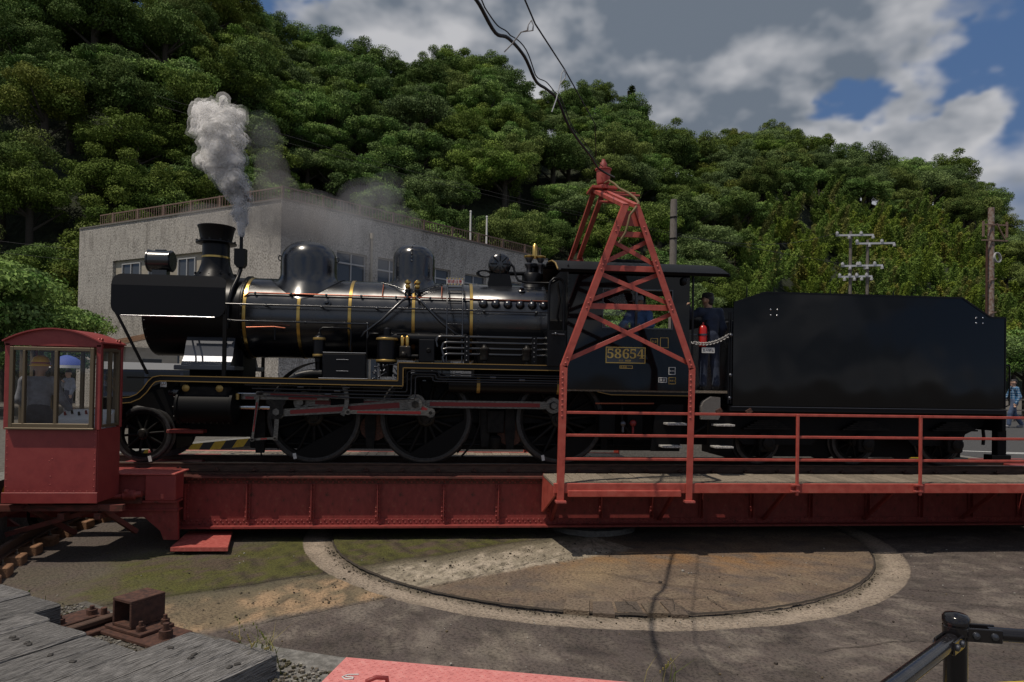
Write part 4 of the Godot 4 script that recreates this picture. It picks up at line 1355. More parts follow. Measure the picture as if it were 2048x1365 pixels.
# ---------------------------------------------------------------- turntable bridge
func build_bridge() -> void:
	var t := thing("turntable_bridge", "red riveted turntable bridge carrying the locomotive across the pit", "turntable")
	for s in [1.0, -1.0]:
		var mb := MB.new()
		mb.span(Vector3(-7.25, -1.03, s * 0.80 - 0.012), Vector3(8.9, -0.22, s * 0.80 + 0.012))
		var web := part("girder_web", mb, M.red_old, t)
		mb = MB.new()
		mb.span(Vector3(-7.27, -0.22, s * 0.80 - 0.17), Vector3(8.92, -0.19, s * 0.80 + 0.17))
		mb.span(Vector3(-7.25, -0.33, s * 0.824 - 0.01), Vector3(8.9, -0.22, s * 0.824 + 0.01))
		part("top_flange", mb, M.flange, t)
		mb = MB.new()
		mb.span(Vector3(-7.27, -1.06, s * 0.80 - 0.19), Vector3(8.92, -1.03, s * 0.80 + 0.19))
		mb.span(Vector3(-7.25, -1.03, s * 0.824 - 0.01), Vector3(8.9, -0.93, s * 0.824 + 0.01))
		part("bottom_flange", mb, M.red_old, t)
		mb = MB.new()
		mb.span(Vector3(-6.2, -1.075, s * 0.80 - 0.15), Vector3(8.0, -1.06, s * 0.80 + 0.15))
		part("cover_plate", mb, M.rust, t)
		var rv := MB.new()
		for x in [-7.1, -6.10, -5.04, -3.93, -2.80, -1.85, -0.93, 0.0, 0.93, 1.85, 2.80, 3.93, 5.04, 6.10, 7.1, 8.1, 8.85]:
			mb = MB.new()
			mb.span(Vector3(x - 0.045, -0.93, s * 0.84 - 0.006), Vector3(x + 0.045, -0.33, s * 0.84 + 0.004))
			mb.span(Vector3(x - 0.008, -0.93, s * 0.80), Vector3(x + 0.008, -0.33, s * 0.92))
			part("stiffener", mb, M.red_old, t)
			if s > 0.0:
				for k in 8:
					for e in [-0.028, 0.028]:
						rv.rivet(Vector3(x + e, -0.36 - k * 0.076, 0.844), Vector3.BACK, 0.019)
		if s > 0.0:
			var x := -7.2
			while x < 8.85:
				for y in [-0.255, -0.30, -0.955, -1.0]:
					rv.rivet(Vector3(x + (0.04 if y in [-0.30, -1.0] else 0.0), y, 0.834), Vector3.BACK, 0.018)
				x += 0.095
			part("rivets", rv, M.red_old, web).set_meta("kind", "stuff")
	# cross frames between the girders
	for k in 9:
		var mb := MB.new()
		var x := -6.9 + k * 1.72
		mb.span(Vector3(x - 0.012, -0.95, -0.78), Vector3(x + 0.012, -0.3, 0.78))
		part("cross_frame", mb, M.red_old, t)
	# steel deck strips under the rails and the rails themselves
	for s in [1.0, -1.0]:
		var mb := MB.new()
		mb.span(Vector3(-9.5, -0.187, s * 0.56 - 0.17), Vector3(9.5, -0.155, s * 0.56 + 0.20))
		part("rail_bearer", mb, M.rust, t)
		mb = MB.new()
		mb.span(Vector3(-9.55, -0.15, s * 0.57 - 0.06), Vector3(9.55, -0.135, s * 0.57 + 0.06))
		mb.span(Vector3(-9.55, -0.135, s * 0.57 - 0.008), Vector3(9.55, -0.035, s * 0.57 + 0.008))
		mb.span(Vector3(-9.55, -0.037, s * 0.57 - 0.032), Vector3(9.55, -0.006, s * 0.57 + 0.032), 0.006)
		var rl := part("rail", mb, M.rail, t)
		mb = MB.new()
		mb.quad(Vector3(-9.55, -0.003, s * 0.57 - 0.025), Vector3(9.55, -0.003, s * 0.57 - 0.025), Vector3(9.55, -0.003, s * 0.57 + 0.025), Vector3(-9.55, -0.003, s * 0.57 + 0.025), Vector3.UP)
		part("worn_top", mb, M.railtop, rl)
		var clip := MB.new()
		clip.box(Vector3.ZERO, Vector3(0.09, 0.03, 0.08), Basis.IDENTITY, 0.006)
		clip.nut(Vector3(0, 0.015, 0.012), Vector3.UP, 0.022, 0.03)
		var cm := clip.mesh()
		for k in 30:
			part("rail_clip", cm, M.rust, rl).position = Vector3(-9.2 + k * 0.63, -0.128, s * 0.57 + s * 0.075)
	var mb := MB.new()
	mb.span(Vector3(-8.9, -0.2, -0.36), Vector3(8.9, -0.165, 0.36))
	part("centre_plate", mb, M.rust, t)
	# plank walkways: in front on the right half, behind on the left half
	for s in [1.0, -1.0]:
		var g := Node3D.new()
		g.name = "walkway" if s > 0.0 else "rear_walkway"
		t.add_child(g, true)
		var one := MB.new()
		one.box(Vector3.ZERO, Vector3(0.183, 0.05, 1.14), Basis.IDENTITY, 0.006)
		var om := one.mesh()
		for k in 52:
			var x := -1.0 + k * 0.19
			var pl := part("plank", om, M.deck[rng.randi() % 3], g)
			pl.position = Vector3(s * x, -0.135 + rng.randf_range(-0.004, 0.004), s * (1.63 + rng.randf_range(-0.01, 0.01)))
			pl.rotation.y = rng.randfn() * 0.004
		mb = MB.new()
		mb.box(Vector3(s * 3.95, -0.175, s * 2.235), Vector3(10.1, 0.155, 0.05), Basis.IDENTITY, 0.008)
		part("edge_channel", mb, M.red_bright, g)
		mb = MB.new()
		mb.box(Vector3(s * 3.95, -0.19, s * 1.03), Vector3(10.1, 0.06, 0.05))
		part("inner_bearer", mb, M.red_old, g)
		for k in 6:
			var x: float = s * (-0.9 + k * 1.95)
			mb = MB.new()
			mb.span(Vector3(x - 0.035, -0.24, minf(s * 0.85, s * 2.2)), Vector3(x + 0.035, -0.165, maxf(s * 0.85, s * 2.2)))
			mb.beam(Vector3(x, -0.95, s * 0.87), Vector3(x, -0.26, s * 1.75), 0.06, 0.05, Vector3.RIGHT)
			part("bracket", mb, M.red_old, g)
	# front of the lower channel between the gantry feet, end plate of the walkway
	mb = MB.new()
	mb.box(Vector3(0.03, -0.255, 2.27), Vector3(1.82, 0.10, 0.045), Basis.IDENTITY, 0.008)
	part("toe_channel", mb, M.red_bright, t)
	mb = MB.new()
	mb.prism(PackedVector2Array([Vector2(1.0, -0.12), Vector2(2.2, -0.12), Vector2(2.2, -0.3), Vector2(0.95, -0.8), Vector2(0.88, -0.8), Vector2(0.88, -0.3)]), Transform3D(Basis(Vector3(0, 0, 1), Vector3.UP, Vector3(-1, 0, 0)), Vector3(-1.07, 0, 0)), -0.015, 0.015)
	part("end_bracket", mb, M.red_bright, t)
	# handrail of the front walkway
	var h := thing("walkway_railing", "red three-bar railing along the plank walkway in front of the tender", "railing")
	for y in [1.01, 0.655, 0.285]:
		mb = MB.new()
		mb.box(Vector3(4.0, y, 2.262), Vector3(9.9, 0.042, 0.042), Basis.IDENTITY, 0.006)
		part("rail", mb, M.red_bright, h)
	for x in [2.85, 4.97, 7.1, 8.9]:
		mb = MB.new()
		mb.span(Vector3(x - 0.022, -0.28, 2.284), Vector3(x + 0.022, 1.03, 2.325), 0.006)
		var ps := part("post", mb, M.red_bright, h)
		for y in [-0.12, -0.22]:
			mb = MB.new()
			mb.span(Vector3(x - 0.1, y, 2.27), Vector3(x + 0.03, y + 0.02, 2.34))
			part("bolt_plate", mb, M.red_pale, ps)
	for x in [1.55, 2.05]:
		mb = MB.new()
		mb.box(Vector3(x, 1.06, 2.26), Vector3(0.1, 0.07, 0.03), Basis(Vector3.BACK, 0.5))
		part("tab", mb, M.rust, h)
	# pivot
	t = thing("pivot_bearing", "round red pivot bearing on a dark concrete base under the bridge", "bearing", Vector3(0, FLOOR_Y, 0))
	mb = MB.new()
	mb.lathe([Vector2(0.85, 0.0), Vector2(0.8, 0.11), Vector2(0.62, 0.12)], Vector3.ZERO, Vector3.UP, 40)
	part("base", mb, M.kerb, t)
	mb = MB.new()
	mb.lathe([Vector2(0.6, 0.12), Vector2(0.58, 0.17), Vector2(0.45, 0.2), Vector2(0.42, 0.3)], Vector3.ZERO, Vector3.UP, 40)
	part("cone", mb, M.red_old, t)
	# end carriages that run on the ring rail
	for s in [1.0, -1.0]:
		var ox: float = 1.75 if s > 0.0 else 0.0
		t = thing("end_carriage", "red wheeled end carriage of the turntable beside the operator's cabin" if s < 0.0 else "red wheeled end carriage of the turntable behind the tender", "carriage", Vector3(ox, 0, 0))
		mb = MB.new()
		mb.span(Vector3(s * 7.28, -0.43, -1.5), Vector3(s * 8.55, -0.09, 1.5), 0.012)
		part("cross_beam", mb, M.red_old, t)
		for z in [1.0, -1.0]:
			mb = MB.new()
			var prof := PackedVector2Array([Vector2(7.0, -0.5), Vector2(9.55, -0.5), Vector2(9.55, -0.9), Vector2(9.35, -0.9), Vector2(9.55, -0.76), Vector2(7.5, -0.76), Vector2(7.25, -0.98), Vector2(7.2, -1.12), Vector2(6.98, -1.12)])
			for i in prof.size():
				prof[i].x *= s
			mb.prism(prof, Transform3D(Basis.IDENTITY, Vector3(0, 0, z * 1.44)), -0.03, 0.03)
			part("side_frame", mb, M.red_old, t)
			mb = MB.new()
			mb.span(Vector3(s * 6.98, -0.52, z * 1.42 - 0.13), Vector3(s * 8.4, -0.49, z * 1.42 + 0.13))
			mb.span(Vector3(s * 6.98, -0.66, z * 1.40 - 0.1), Vector3(s * 9.2, -0.635, z * 1.40 + 0.1))
			part("ledge", mb, M.red_old, t)
			mb = MB.new()
			mb.lathe([Vector2(0.1, -0.06), Vector2(0.27, -0.06), Vector2(0.3, -0.05), Vector2(0.3, -0.03), Vector2(0.25, -0.02), Vector2(0.25, 0.06), Vector2(0.1, 0.06)], Vector3(s * 9.2, -0.66, z * 1.22), Vector3(1, 0, z * -0.15), 24)
			part("wheel", mb, M.matt, t)
	# gear housing and drive shaft of the near carriage
	t = thing("drive_gear", "red gear housing with jointed drive shaft on the end carriage", "gear housing")
	mb = MB.new()
	mb.span(Vector3(-7.46, -0.49, 1.22), Vector3(-7.0, -0.085, 1.56), 0.012)
	part("housing", mb, M.red, t)
	mb = MB.new()
	mb.span(Vector3(-8.0, -0.085, 1.0), Vector3(-7.0, -0.06, 1.58), 0.005)
	part("cover", mb, M.red_pale, t)
	mb = MB.new()
	mb.lathe([Vector2(0.03, 0.0), Vector2(0.035, 0.28), Vector2(0.06, 0.30), Vector2(0.06, 0.36), Vector2(0.075, 0.38), Vector2(0.075, 0.46), Vector2(0.05, 0.48), Vector2(0.05, 0.56)], Vector3(-8.02, -0.42, 1.72), Vector3(1, 0.1, -0.15), 12)
	part("drive_shaft", mb, M.red_old, t)
	mb = MB.new()
	mb.box(Vector3(-7.68, -0.375, 1.66), Vector3(0.06, 0.17, 0.07), Basis(Vector3.RIGHT, 0.4), 0.01)
	part("joint", mb, M.red_old, t)
	mb = MB.new()
	mb.tube(Vector3(-7.2, -0.45, 1.562), Vector3(-7.2, -0.38, 1.562), 0.028, 0.028, 10)
	part("plug", mb, M.red_pale, t)
	# loose red board lying on the floor
	mb = MB.new()
	mb.prism(PackedVector2Array([Vector2(-7.12, -0.62), Vector2(-6.40, -0.63), Vector2(-6.12, -1.78), Vector2(-6.98, -1.76)]), Transform3D(Basis(Vector3.RIGHT, Vector3(0, 0, -1), Vector3.UP), Vector3(0, -1.17, 0)), -0.06, 0.0)
	solo("red_board", mb, M.red_pale, "flat red board lying on the pit floor beside the end carriage", "board")

func flat_bar(parent: Node, called: String, a: Vector3, b: Vector3, w: float, th: float, m: Material) -> MeshInstance3D:
	# a flat bar in a plane that faces the viewer
	var mb := MB.new()
	var d := (b - a).normalized()
	var side := d.cross(Vector3.BACK).normalized()
	mb.box((a + b) / 2, Vector3(w, a.distance_to(b), th), Basis(side, d, side.cross(d)), 0.004)
	return part(called, mb, m, parent)

func build_gantry() -> void:
	var t := thing("power_gantry", "tall red A-shaped gantry of riveted bars straddling the locomotive's cab", "gantry")
	var knee := 1.73
	var bend := 4.28
	for s in [1.0, -1.0]:
		var z: float = s * 2.2
		var zz: float = z + s * 0.085
		# legs: two plates at a right angle each
		for e in [-1.0, 1.0]:
			var foot := Vector3(0.035 + e * 1.03, -0.36, zz)
			var k := Vector3(0.06 + e * 1.03, knee, zz)
			var top := Vector3(0.06 + e * 0.09, bend, zz)
			var cen := Vector3(0.06 + e * 0.09, 5.12, s * 0.1)
			var mb := MB.new()
			for seg in [[foot, k], [k, top]]:
				var d: Vector3 = (seg[1] - seg[0]).normalized()
				var side := d.cross(Vector3.BACK).normalized()
				var bb := Basis(side, d, side.cross(d))
				var mid: Vector3 = (seg[0] + seg[1]) / 2
				mb.box(mid, Vector3(0.105, (seg[1] - seg[0]).length() + 0.02, 0.012), bb, 0.003)
				mb.box(mid + side * 0.048 * e * (-1.0 if side.x > 0 else 1.0) * -1.0 - Vector3(0, 0, s * 0.05), Vector3(0.012, (seg[1] - seg[0]).length() + 0.02, 0.09), bb)
			var leg := part("leg", mb, M.red_bright, t)
			var rv := MB.new()
			for i in 9:
				rv.rivet(Vector3(foot.x, 0.95 + i * 0.085, zz + s * 0.007), Vector3(0, 0, s), 0.018)
			for f in [0.02, 0.05, 0.36, 0.39, 0.42, 0.60, 0.63, 0.66, 0.84, 0.87]:
				rv.rivet(k.lerp(top, f) + Vector3(0, 0, s * 0.007), Vector3(0, 0, s), 0.018)
			part("rivets", rv, M.red_pale, leg).set_meta("kind", "stuff")
			mb = MB.new()
			mb.beam(top, cen, 0.09, 0.06)
			part("top_arm", mb, M.red_bright, t)
			mb = MB.new()
			mb.box(Vector3(foot.x, -0.375, zz), Vector3(0.16, 0.03, 0.14))
			part("foot_plate", mb, M.red_pale, t)
		var xl := func(y: float, e: float) -> float:
			return 0.06 + e * lerpf(1.03, 0.09, (y - knee) / (bend - knee))
		for y in [3.845, 3.30, 2.69]:
			flat_bar(t, "cross_bar", Vector3(xl.call(y, -1.0), y, z), Vector3(xl.call(y, 1.0), y, z), 0.09, 0.012, M.red_bright)
		for q in [[3.74, 3.38], [3.22, 2.77], [2.60, 1.82]]:
			flat_bar(t, "brace", Vector3(xl.call(q[0], -1.0), q[0], z - s * 0.014), Vector3(xl.call(q[1], 1.0), q[1], z - s * 0.014), 0.07, 0.01, M.red_bright)
			flat_bar(t, "brace", Vector3(xl.call(q[1], -1.0), q[1], z - s * 0.028), Vector3(xl.call(q[0], 1.0), q[0], z - s * 0.028), 0.07, 0.01, M.red_bright)
		var g := MB.new()
		g.prism(PackedVector2Array([Vector2(-0.02, 4.22), Vector2(0.14, 4.22), Vector2(0.24, 3.98), Vector2(-0.12, 3.98)]), Transform3D(Basis.IDENTITY, Vector3(0, 0, z)), -0.008, 0.008)
		part("gusset", g, M.red_bright, t)
	for q in [[Vector3(0.35, 5.04, 0.28), Vector3(0.66, 0.02, 0.2)], [Vector3(0.4, 4.95, 0.5), Vector3(0.62, 0.03, 0.09)], [Vector3(0.1, 4.62, 1.2), Vector3(0.62, 0.03, 0.09)], [Vector3(0.12, 5.17, 0.0), Vector3(0.5, 0.05, 0.5)]]:
		var mb := MB.new()
		mb.box(q[0], q[1], Basis.IDENTITY, 0.005)
		part("top_plate", mb, M.red_bright, t)
	var mb := MB.new()
	mb.pipe([Vector3(0.12, 5.25, 0.2), Vector3(0.16, 5.24, 0.4), Vector3(0.18, 5.1, 0.7), Vector3(0.17, 4.9, 1.1), Vector3(0.2, 4.68, 1.6), Vector3(0.22, 4.5, 1.95), Vector3(0.2, 4.36, 2.2), Vector3(0.12, 4.24, 2.31), Vector3(0.03, 4.12, 2.32), Vector3(0.0, 3.98, 2.32), Vector3(-0.04, 3.84, 2.32), Vector3(-0.14, 3.68, 2.31)], 0.02, 8)
	part("conduit", mb, plain(0.16, 0.11, 0.045, 0.6), t)
	# rotary power collector on top
	t = thing("power_collector", "pinkish red drum-shaped power collector on top of the gantry", "collector", Vector3(0.14, 5.19, 0))
	mb = MB.new()
	mb.lathe([Vector2(0.10, 0.0), Vector2(0.12, 0.05), Vector2(0.09, 0.08), Vector2(0.115, 0.1)], Vector3.ZERO, Vector3.UP, 20)
	part("neck", mb, M.red_old, t)
	mb = MB.new()
	mb.lathe([Vector2(0.115, 0.1), Vector2(0.125, 0.13), Vector2(0.135, 0.36), Vector2(0.16, 0.37), Vector2(0.16, 0.39), Vector2(0.07, 0.41)], Vector3.ZERO, Vector3.UP, 24)
	part("drum", mb, M.red_pale, t)
	mb = MB.new()
	mb.lathe([Vector2(0.07, 0.41), Vector2(0.07, 0.5), Vector2(0.04, 0.53), Vector2(0.03, 0.58)], Vector3.ZERO, Vector3.UP, 16)
	part("cap", mb, M.red_old, t)
	# the heavy supply cable and its messenger wire
	var path := [Vector3(0.3, 5.35, 0.25), Vector3(0.0, 5.5, 0.25), Vector3(-0.35, 5.44, 1.1), Vector3(-0.67, 5.44, 1.74), Vector3(-1.05, 5.36, 2.7), Vector3(-1.3, 5.48, 3.25), Vector3(-1.52, 5.44, 3.66), Vector3(-1.75, 5.25, 4.3), Vector3(-1.95, 5.33, 4.75), Vector3(-2.2, 5.2, 5.4), Vector3(-2.36, 5.12, 5.65), Vector3(-2.55, 5.15, 6.1), Vector3(-2.72, 5.1, 6.6), Vector3(-3.0, 5.3, 7.6), Vector3(-3.4, 5.7, 9.5), Vector3(-5.0, 7.4, 17.0), Vector3(-6.0, 8.0, 22.0)]
	var smooth := []
	for i in path.size() - 1:
		for k in 5:
			smooth.append((path[i] as Vector3).cubic_interpolate(path[i + 1], path[maxi(i - 1, 0)], path[mini(i + 2, path.size() - 1)], k / 5.0))
	smooth.append(path[-1])
	mb = MB.new()
	mb.pipe(smooth, 0.019, 8)
	solo("supply_cable", mb, M.cable, "heavy black cable sagging in waves from the power collector to the top of the photo", "cable")
	var thin := []
	for k in smooth.size():
		if k > 3:
			thin.append(smooth[k] + Vector3(0.02, 0.03 + 0.05 * absf(sin(k * 0.35)), 0.0))
	mb = MB.new()
	mb.pipe(thin, 0.007, 6)
	solo("thin_cable", mb, M.cable, "thin black cord strung just above the heavy wavy cable", "cable")
	mb = MB.new()
	mb.pipe([Vector3(-0.05, 5.75, 0.2), Vector3(-0.43, 5.75, 1.77), Vector3(-1.46, 5.25, 4.68), Vector3(-2.0, 5.0, 6.1), Vector3(-2.31, 4.86, 7.1), Vector3(-3.0, 5.6, 12.0), Vector3(-5.8, 7.6, 22.0)], 0.008, 6)
	solo("carrier_wire", mb, M.cable, "straight thin black wire running beside the heavy cable to the top of the photo", "wire")
	for w in [[Vector3(-1.46, 5.24, 4.68), Vector3(-1.6, 4.72, 4.68), "white looped tie hanging between the thin wire and the heavy cable"], [Vector3(-2.05, 4.98, 6.2), Vector3(-2.25, 5.0, 5.5), "upper thin tie wire between the straight wire and the heavy cable"]]:
		mb = MB.new()
		var a: Vector3 = w[0]
		var b: Vector3 = w[1]
		mb.pipe([a, a + Vector3(-0.03, -0.05, 0), a + Vector3(-0.035, -0.1, 0), a.lerp(b, 0.35), a.lerp(b, 0.7) + Vector3(0.01, 0, 0), b], 0.007, 5)
		mb.pipe([a, a + Vector3(0.02, -0.05, 0), a + Vector3(0.015, -0.1, 0), a.lerp(b, 0.35)], 0.007, 5)
		solo("tie_wire", mb, M.porcelain, w[2], "wire")
	# pole far behind the viewer that carries the cable
	mb = MB.new()
	mb.tube(Vector3(-6, GROUND_Y, 22), Vector3(-6, 8.4, 22), 0.16, 0.12, 12)
	solo("cable_pole", mb, M.pole, "concrete pole outside the photo that carries the heavy cable", "pole")

func build_cabin() -> void:
	var t := thing("operator_cabin", "red operator's cabin with arched roof and sliding windows at the left end of the turntable", "cabin")
	var x0 := -9.07
	var x1 := -7.83
	var z0 := 1.62
	var z1 := 2.3
	var mb := MB.new()
	mb.span(Vector3(x0, -0.24, z1 - 0.02), Vector3(x1, 0.68, z1), 0.004)
	part("front_panel", mb, M.red, t)
	mb = MB.new()
	mb.span(Vector3(x0 - 0.03, -0.39, z1 - 0.02), Vector3(x1 + 0.03, -0.235, z1 + 0.012), 0.004)
	part("bottom_skirt", mb, M.red, t)
	for x in [x0, x1]:
		mb = MB.new()
		mb.span(Vector3(x - 0.012, -0.39, z0), Vector3(x + 0.012, 0.68, z1 - 0.022), 0.003)
		part("side_panel", mb, M.red, t)
	mb = MB.new()
	mb.span(Vector3(x0, -0.39, z0), Vector3(x1, 0.68, z0 + 0.02))
	part("rear_panel", mb, M.red, t)
	mb = MB.new()
	mb.span(Vector3(x0 + 0.02, -0.07, z0 + 0.03), Vector3(x1 - 0.02, -0.03, z1 - 0.03))
	part("floor", mb, M.rust, t)
	for x in [x0, x1]:
		for z in [z0 + 0.03, z1 - 0.03]:
			mb = MB.new()
			mb.box(Vector3(x, 1.29, z), Vector3(0.07, 1.24, 0.06), Basis.IDENTITY, 0.006)
			part("corner_post", mb, M.red, t)
	# arched roof: a bent sheet with its gable ends
	var arc := PackedVector2Array()
	for k in 17:
		var f := k / 16.0
		arc.append(Vector2(lerpf(x0 - 0.05, x1 + 0.05, f), 1.93 + 0.19 * (1.0 - pow(2.0 * f - 1.0, 2.0))))
	var sheet := PackedVector2Array()
	for p in arc:
		sheet.append(p + Vector2(0, 0.02))
	for k in range(16, -1, -1):
		sheet.append(arc[k])
	mb = MB.new()
	mb.prism(sheet, Transform3D.IDENTITY, z0 - 0.06, z1 + 0.05)
	var roof := part("roof", mb, M.red, t)
	for z in [z0, z1 - 0.02]:
		mb = MB.new()
		var gable := arc.duplicate()
		gable.append(Vector2(x1 + 0.035, 1.88))
		gable.append(Vector2(x0 - 0.035, 1.88))
		mb.prism(gable, Transform3D.IDENTITY, z, z + 0.02)
		part("gable", mb, M.red, t)
	for x in [x0 - 0.0, x1 - 0.02, x1 + 0.02]:
		for z in [z0 + 0.1, z1 - 0.05]:
			mb = MB.new()
			mb.lathe([Vector2(0.018, -0.008), Vector2(0.03, -0.008), Vector2(0.03, 0.008), Vector2(0.018, 0.008)], Vector3(x, 1.98, z), Vector3.RIGHT, 12, false)
			part("lifting_eye", mb, M.red_pale, roof)
	# aluminium window frames: front, rear, sides
	for z in [z1 + 0.005, z0 - 0.005]:
		mb = MB.new()
		for b in [[x0 + 0.05, x0 + 0.10, 0.70, 1.86], [x1 - 0.10, x1 - 0.05, 0.70, 1.86], [x0 + 0.10, x1 - 0.10, 0.70, 0.76], [x0 + 0.10, x1 - 0.10, 1.81, 1.86], [x0 + 0.225, x0 + 0.26, 0.76, 1.81], [x0 + 0.655, x0 + 0.70, 0.76, 1.81]]:
			mb.span(Vector3(b[0], b[2], z - 0.03), Vector3(b[1], b[3], z + 0.03), 0.004)
		part("window_frame", mb, M.alu, t)
		mb = MB.new()
		mb.span(Vector3(x0 + 0.02, 0.675, z - 0.05), Vector3(x1 - 0.02, 0.70, z + (0.06 if z > 2 else 0.03)), 0.004)
		part("sill", mb, M.alu, t)
		for g in [[x0 + 0.26, x0 + 0.655], [x0 + 0.70, x1 - 0.10], [x0 + 0.10, x0 + 0.225]]:
			mb = MB.new()
			mb.quad(Vector3(g[0], 0.76, z), Vector3(g[1], 0.76, z), Vector3(g[1], 1.81, z), Vector3(g[0], 1.81, z), Vector3.BACK)
			part("pane", mb, M.glass, t)
	for x in [x0, x1]:
		mb = MB.new()
		for b in [[z0 + 0.07, z0 + 0.11, 0.70, 1.86], [z1 - 0.11, z1 - 0.07, 0.70, 1.86], [z0 + 0.11, z1 - 0.11, 0.70, 0.74], [z0 + 0.11, z1 - 0.11, 1.82, 1.86], [(z0 + z1) / 2 - 0.02, (z0 + z1) / 2 + 0.02, 0.74, 1.82]]:
			mb.span(Vector3(x - 0.025, b[2], b[0]), Vector3(x + 0.025, b[3], b[1]), 0.004)
		part("window_frame", mb, M.alu, t)
		mb = MB.new()
		mb.quad(Vector3(x, 0.74, z0 + 0.11), Vector3(x, 0.74, z1 - 0.11), Vector3(x, 1.82, z1 - 0.11), Vector3(x, 1.82, z0 + 0.11), Vector3.RIGHT)
		part("pane", mb, M.glass, t)
	var rv := MB.new()
	for k in 14:
		rv.rivet(Vector3(lerpf(x0 + 0.05, x1 - 0.03, k / 13.0), -0.215, z1), Vector3.BACK, 0.009)
		if k < 9:
			rv.rivet(Vector3(x1 - 0.025, lerpf(-0.15, 0.62, k / 8.0), z1), Vector3.BACK, 0.009)
			rv.rivet(Vector3(x0 + 0.025, lerpf(-0.15, 0.62, k / 8.0), z1), Vector3.BACK, 0.009)
	for q in [[0.0, 0.45], [0.02, 0.25], [-0.02, 0.22], [0.0, 0.0], [0.0, -0.12]]:
		rv.rivet(Vector3((x0 + x1) / 2 + q[0], q[1], z1), Vector3.BACK, 0.009)
	part("rivets", rv, M.red_pale, t).set_meta("kind", "stuff")
	# control desk inside
	var d := thing("control_desk", "white sloping control desk with dark knobs inside the cabin", "control desk", Vector3(-8.22, 0, 1.82))
	mb = MB.new()
	mb.prism(PackedVector2Array([Vector2(0.16, -0.25), Vector2(0.16, 0.80), Vector2(-0.16, 0.94), Vector2(-0.16, -0.25)]), Transform3D(Basis(Vector3(0, 0, 1), Vector3.UP, Vector3(-1, 0, 0)), Vector3.ZERO), -0.36, 0.36)
	part("desk", mb, M.white, d)
	for k in 6:
		mb = MB.new()
		mb.tube(Vector3(-0.28 + k * 0.1, 0.86 + 0.02 * (k % 2), 0.04), Vector3(-0.28 + k * 0.1, 0.91 + 0.02 * (k % 2), 0.06), 0.018, 0.014, 10)
		part("knob", mb, M.matt if k % 3 else M.rod_red, d)
	# steel frame that carries the cabin; its darker colour puts in the shade there
	var f := thing("cabin_frame", "red steel frame of beams under the operator's cabin", "frame")
	for q in [[Vector3(-10.2, -0.48, 2.15), Vector3(-7.5, -0.48, 2.15)], [Vector3(-10.2, -0.48, 1.55), Vector3(-7.5, -0.48, 1.55)], [Vector3(-9.3, -0.6, 1.0), Vector3(-9.3, -0.6, 2.2)], [Vector3(-8.35, -0.6, 1.0), Vector3(-8.35, -0.6, 2.2)], [Vector3(-7.85, -0.6, 1.0), Vector3(-7.85, -0.6, 2.2)]]:
		mb = MB.new()
		mb.beam(q[0], q[1], 0.09, 0.09)
		part("beam", mb, M.flange, f)
	for q in [[Vector3(-8.5, -1.0, 1.5), Vector3(-8.85, -0.45, 2.2)], [Vector3(-7.6, -0.98, 1.5), Vector3(-7.85, -0.45, 2.2)], [Vector3(-9.2, -0.9, 2.0), Vector3(-8.0, -0.55, 2.0)]]:
		mb = MB.new()
		mb.beam(q[0], q[1], 0.07, 0.07)
		part("strut", mb, M.flange, f)

# ---------------------------------------------------------------- locomotive
func drum(prof: Array, x: float, y: float, z: float, k := 40) -> MB:
	# lathe along +x; prof: Vector2(radius, x offset)
	var mb := MB.new()
	mb.lathe(prof, Vector3(x, y, z), Vector3.RIGHT, k)
	return mb

func letters(s: String, h: float, m: Material, at: Vector3, parent: Node, called: String, font := "Droid Serif", depth := 0.008, weight := 700) -> MeshInstance3D:
	var tm := TextMesh.new()
	var f := SystemFont.new()
	f.font_names = PackedStringArray([font])
	f.font_weight = weight
	tm.font = f
	tm.text = s
	tm.font_size = 64
	tm.pixel_size = h / 46.0
	tm.depth = depth
	tm.curve_step = 2.0
	var o := part(called, tm, m, parent)
	o.position = at
	return o

func strokes(n: int, cell: float, m: Material, at: Vector3, parent: Node, called: String, sd: int) -> void:
	# small square-built characters, a few bars each
	var r := RandomNumberGenerator.new()
	r.seed = sd
	var mb := MB.new()
	for i in n:
		var o := at + Vector3(i * cell * 1.12, 0, 0)
		for k in 3:
			mb.box(o + Vector3(cell / 2, cell * (0.15 + 0.35 * k), 0), Vector3(cell * r.randf_range(0.6, 0.95), cell * 0.12, 0.003))
		for k in 2:
			mb.box(o + Vector3(cell * (0.25 + 0.5 * k * r.randf_range(0.7, 1.0)), cell / 2, 0.001), Vector3(cell * 0.12, cell * 0.85, 0.003))
	part(called, mb, m, parent).set_meta("kind", "stuff")

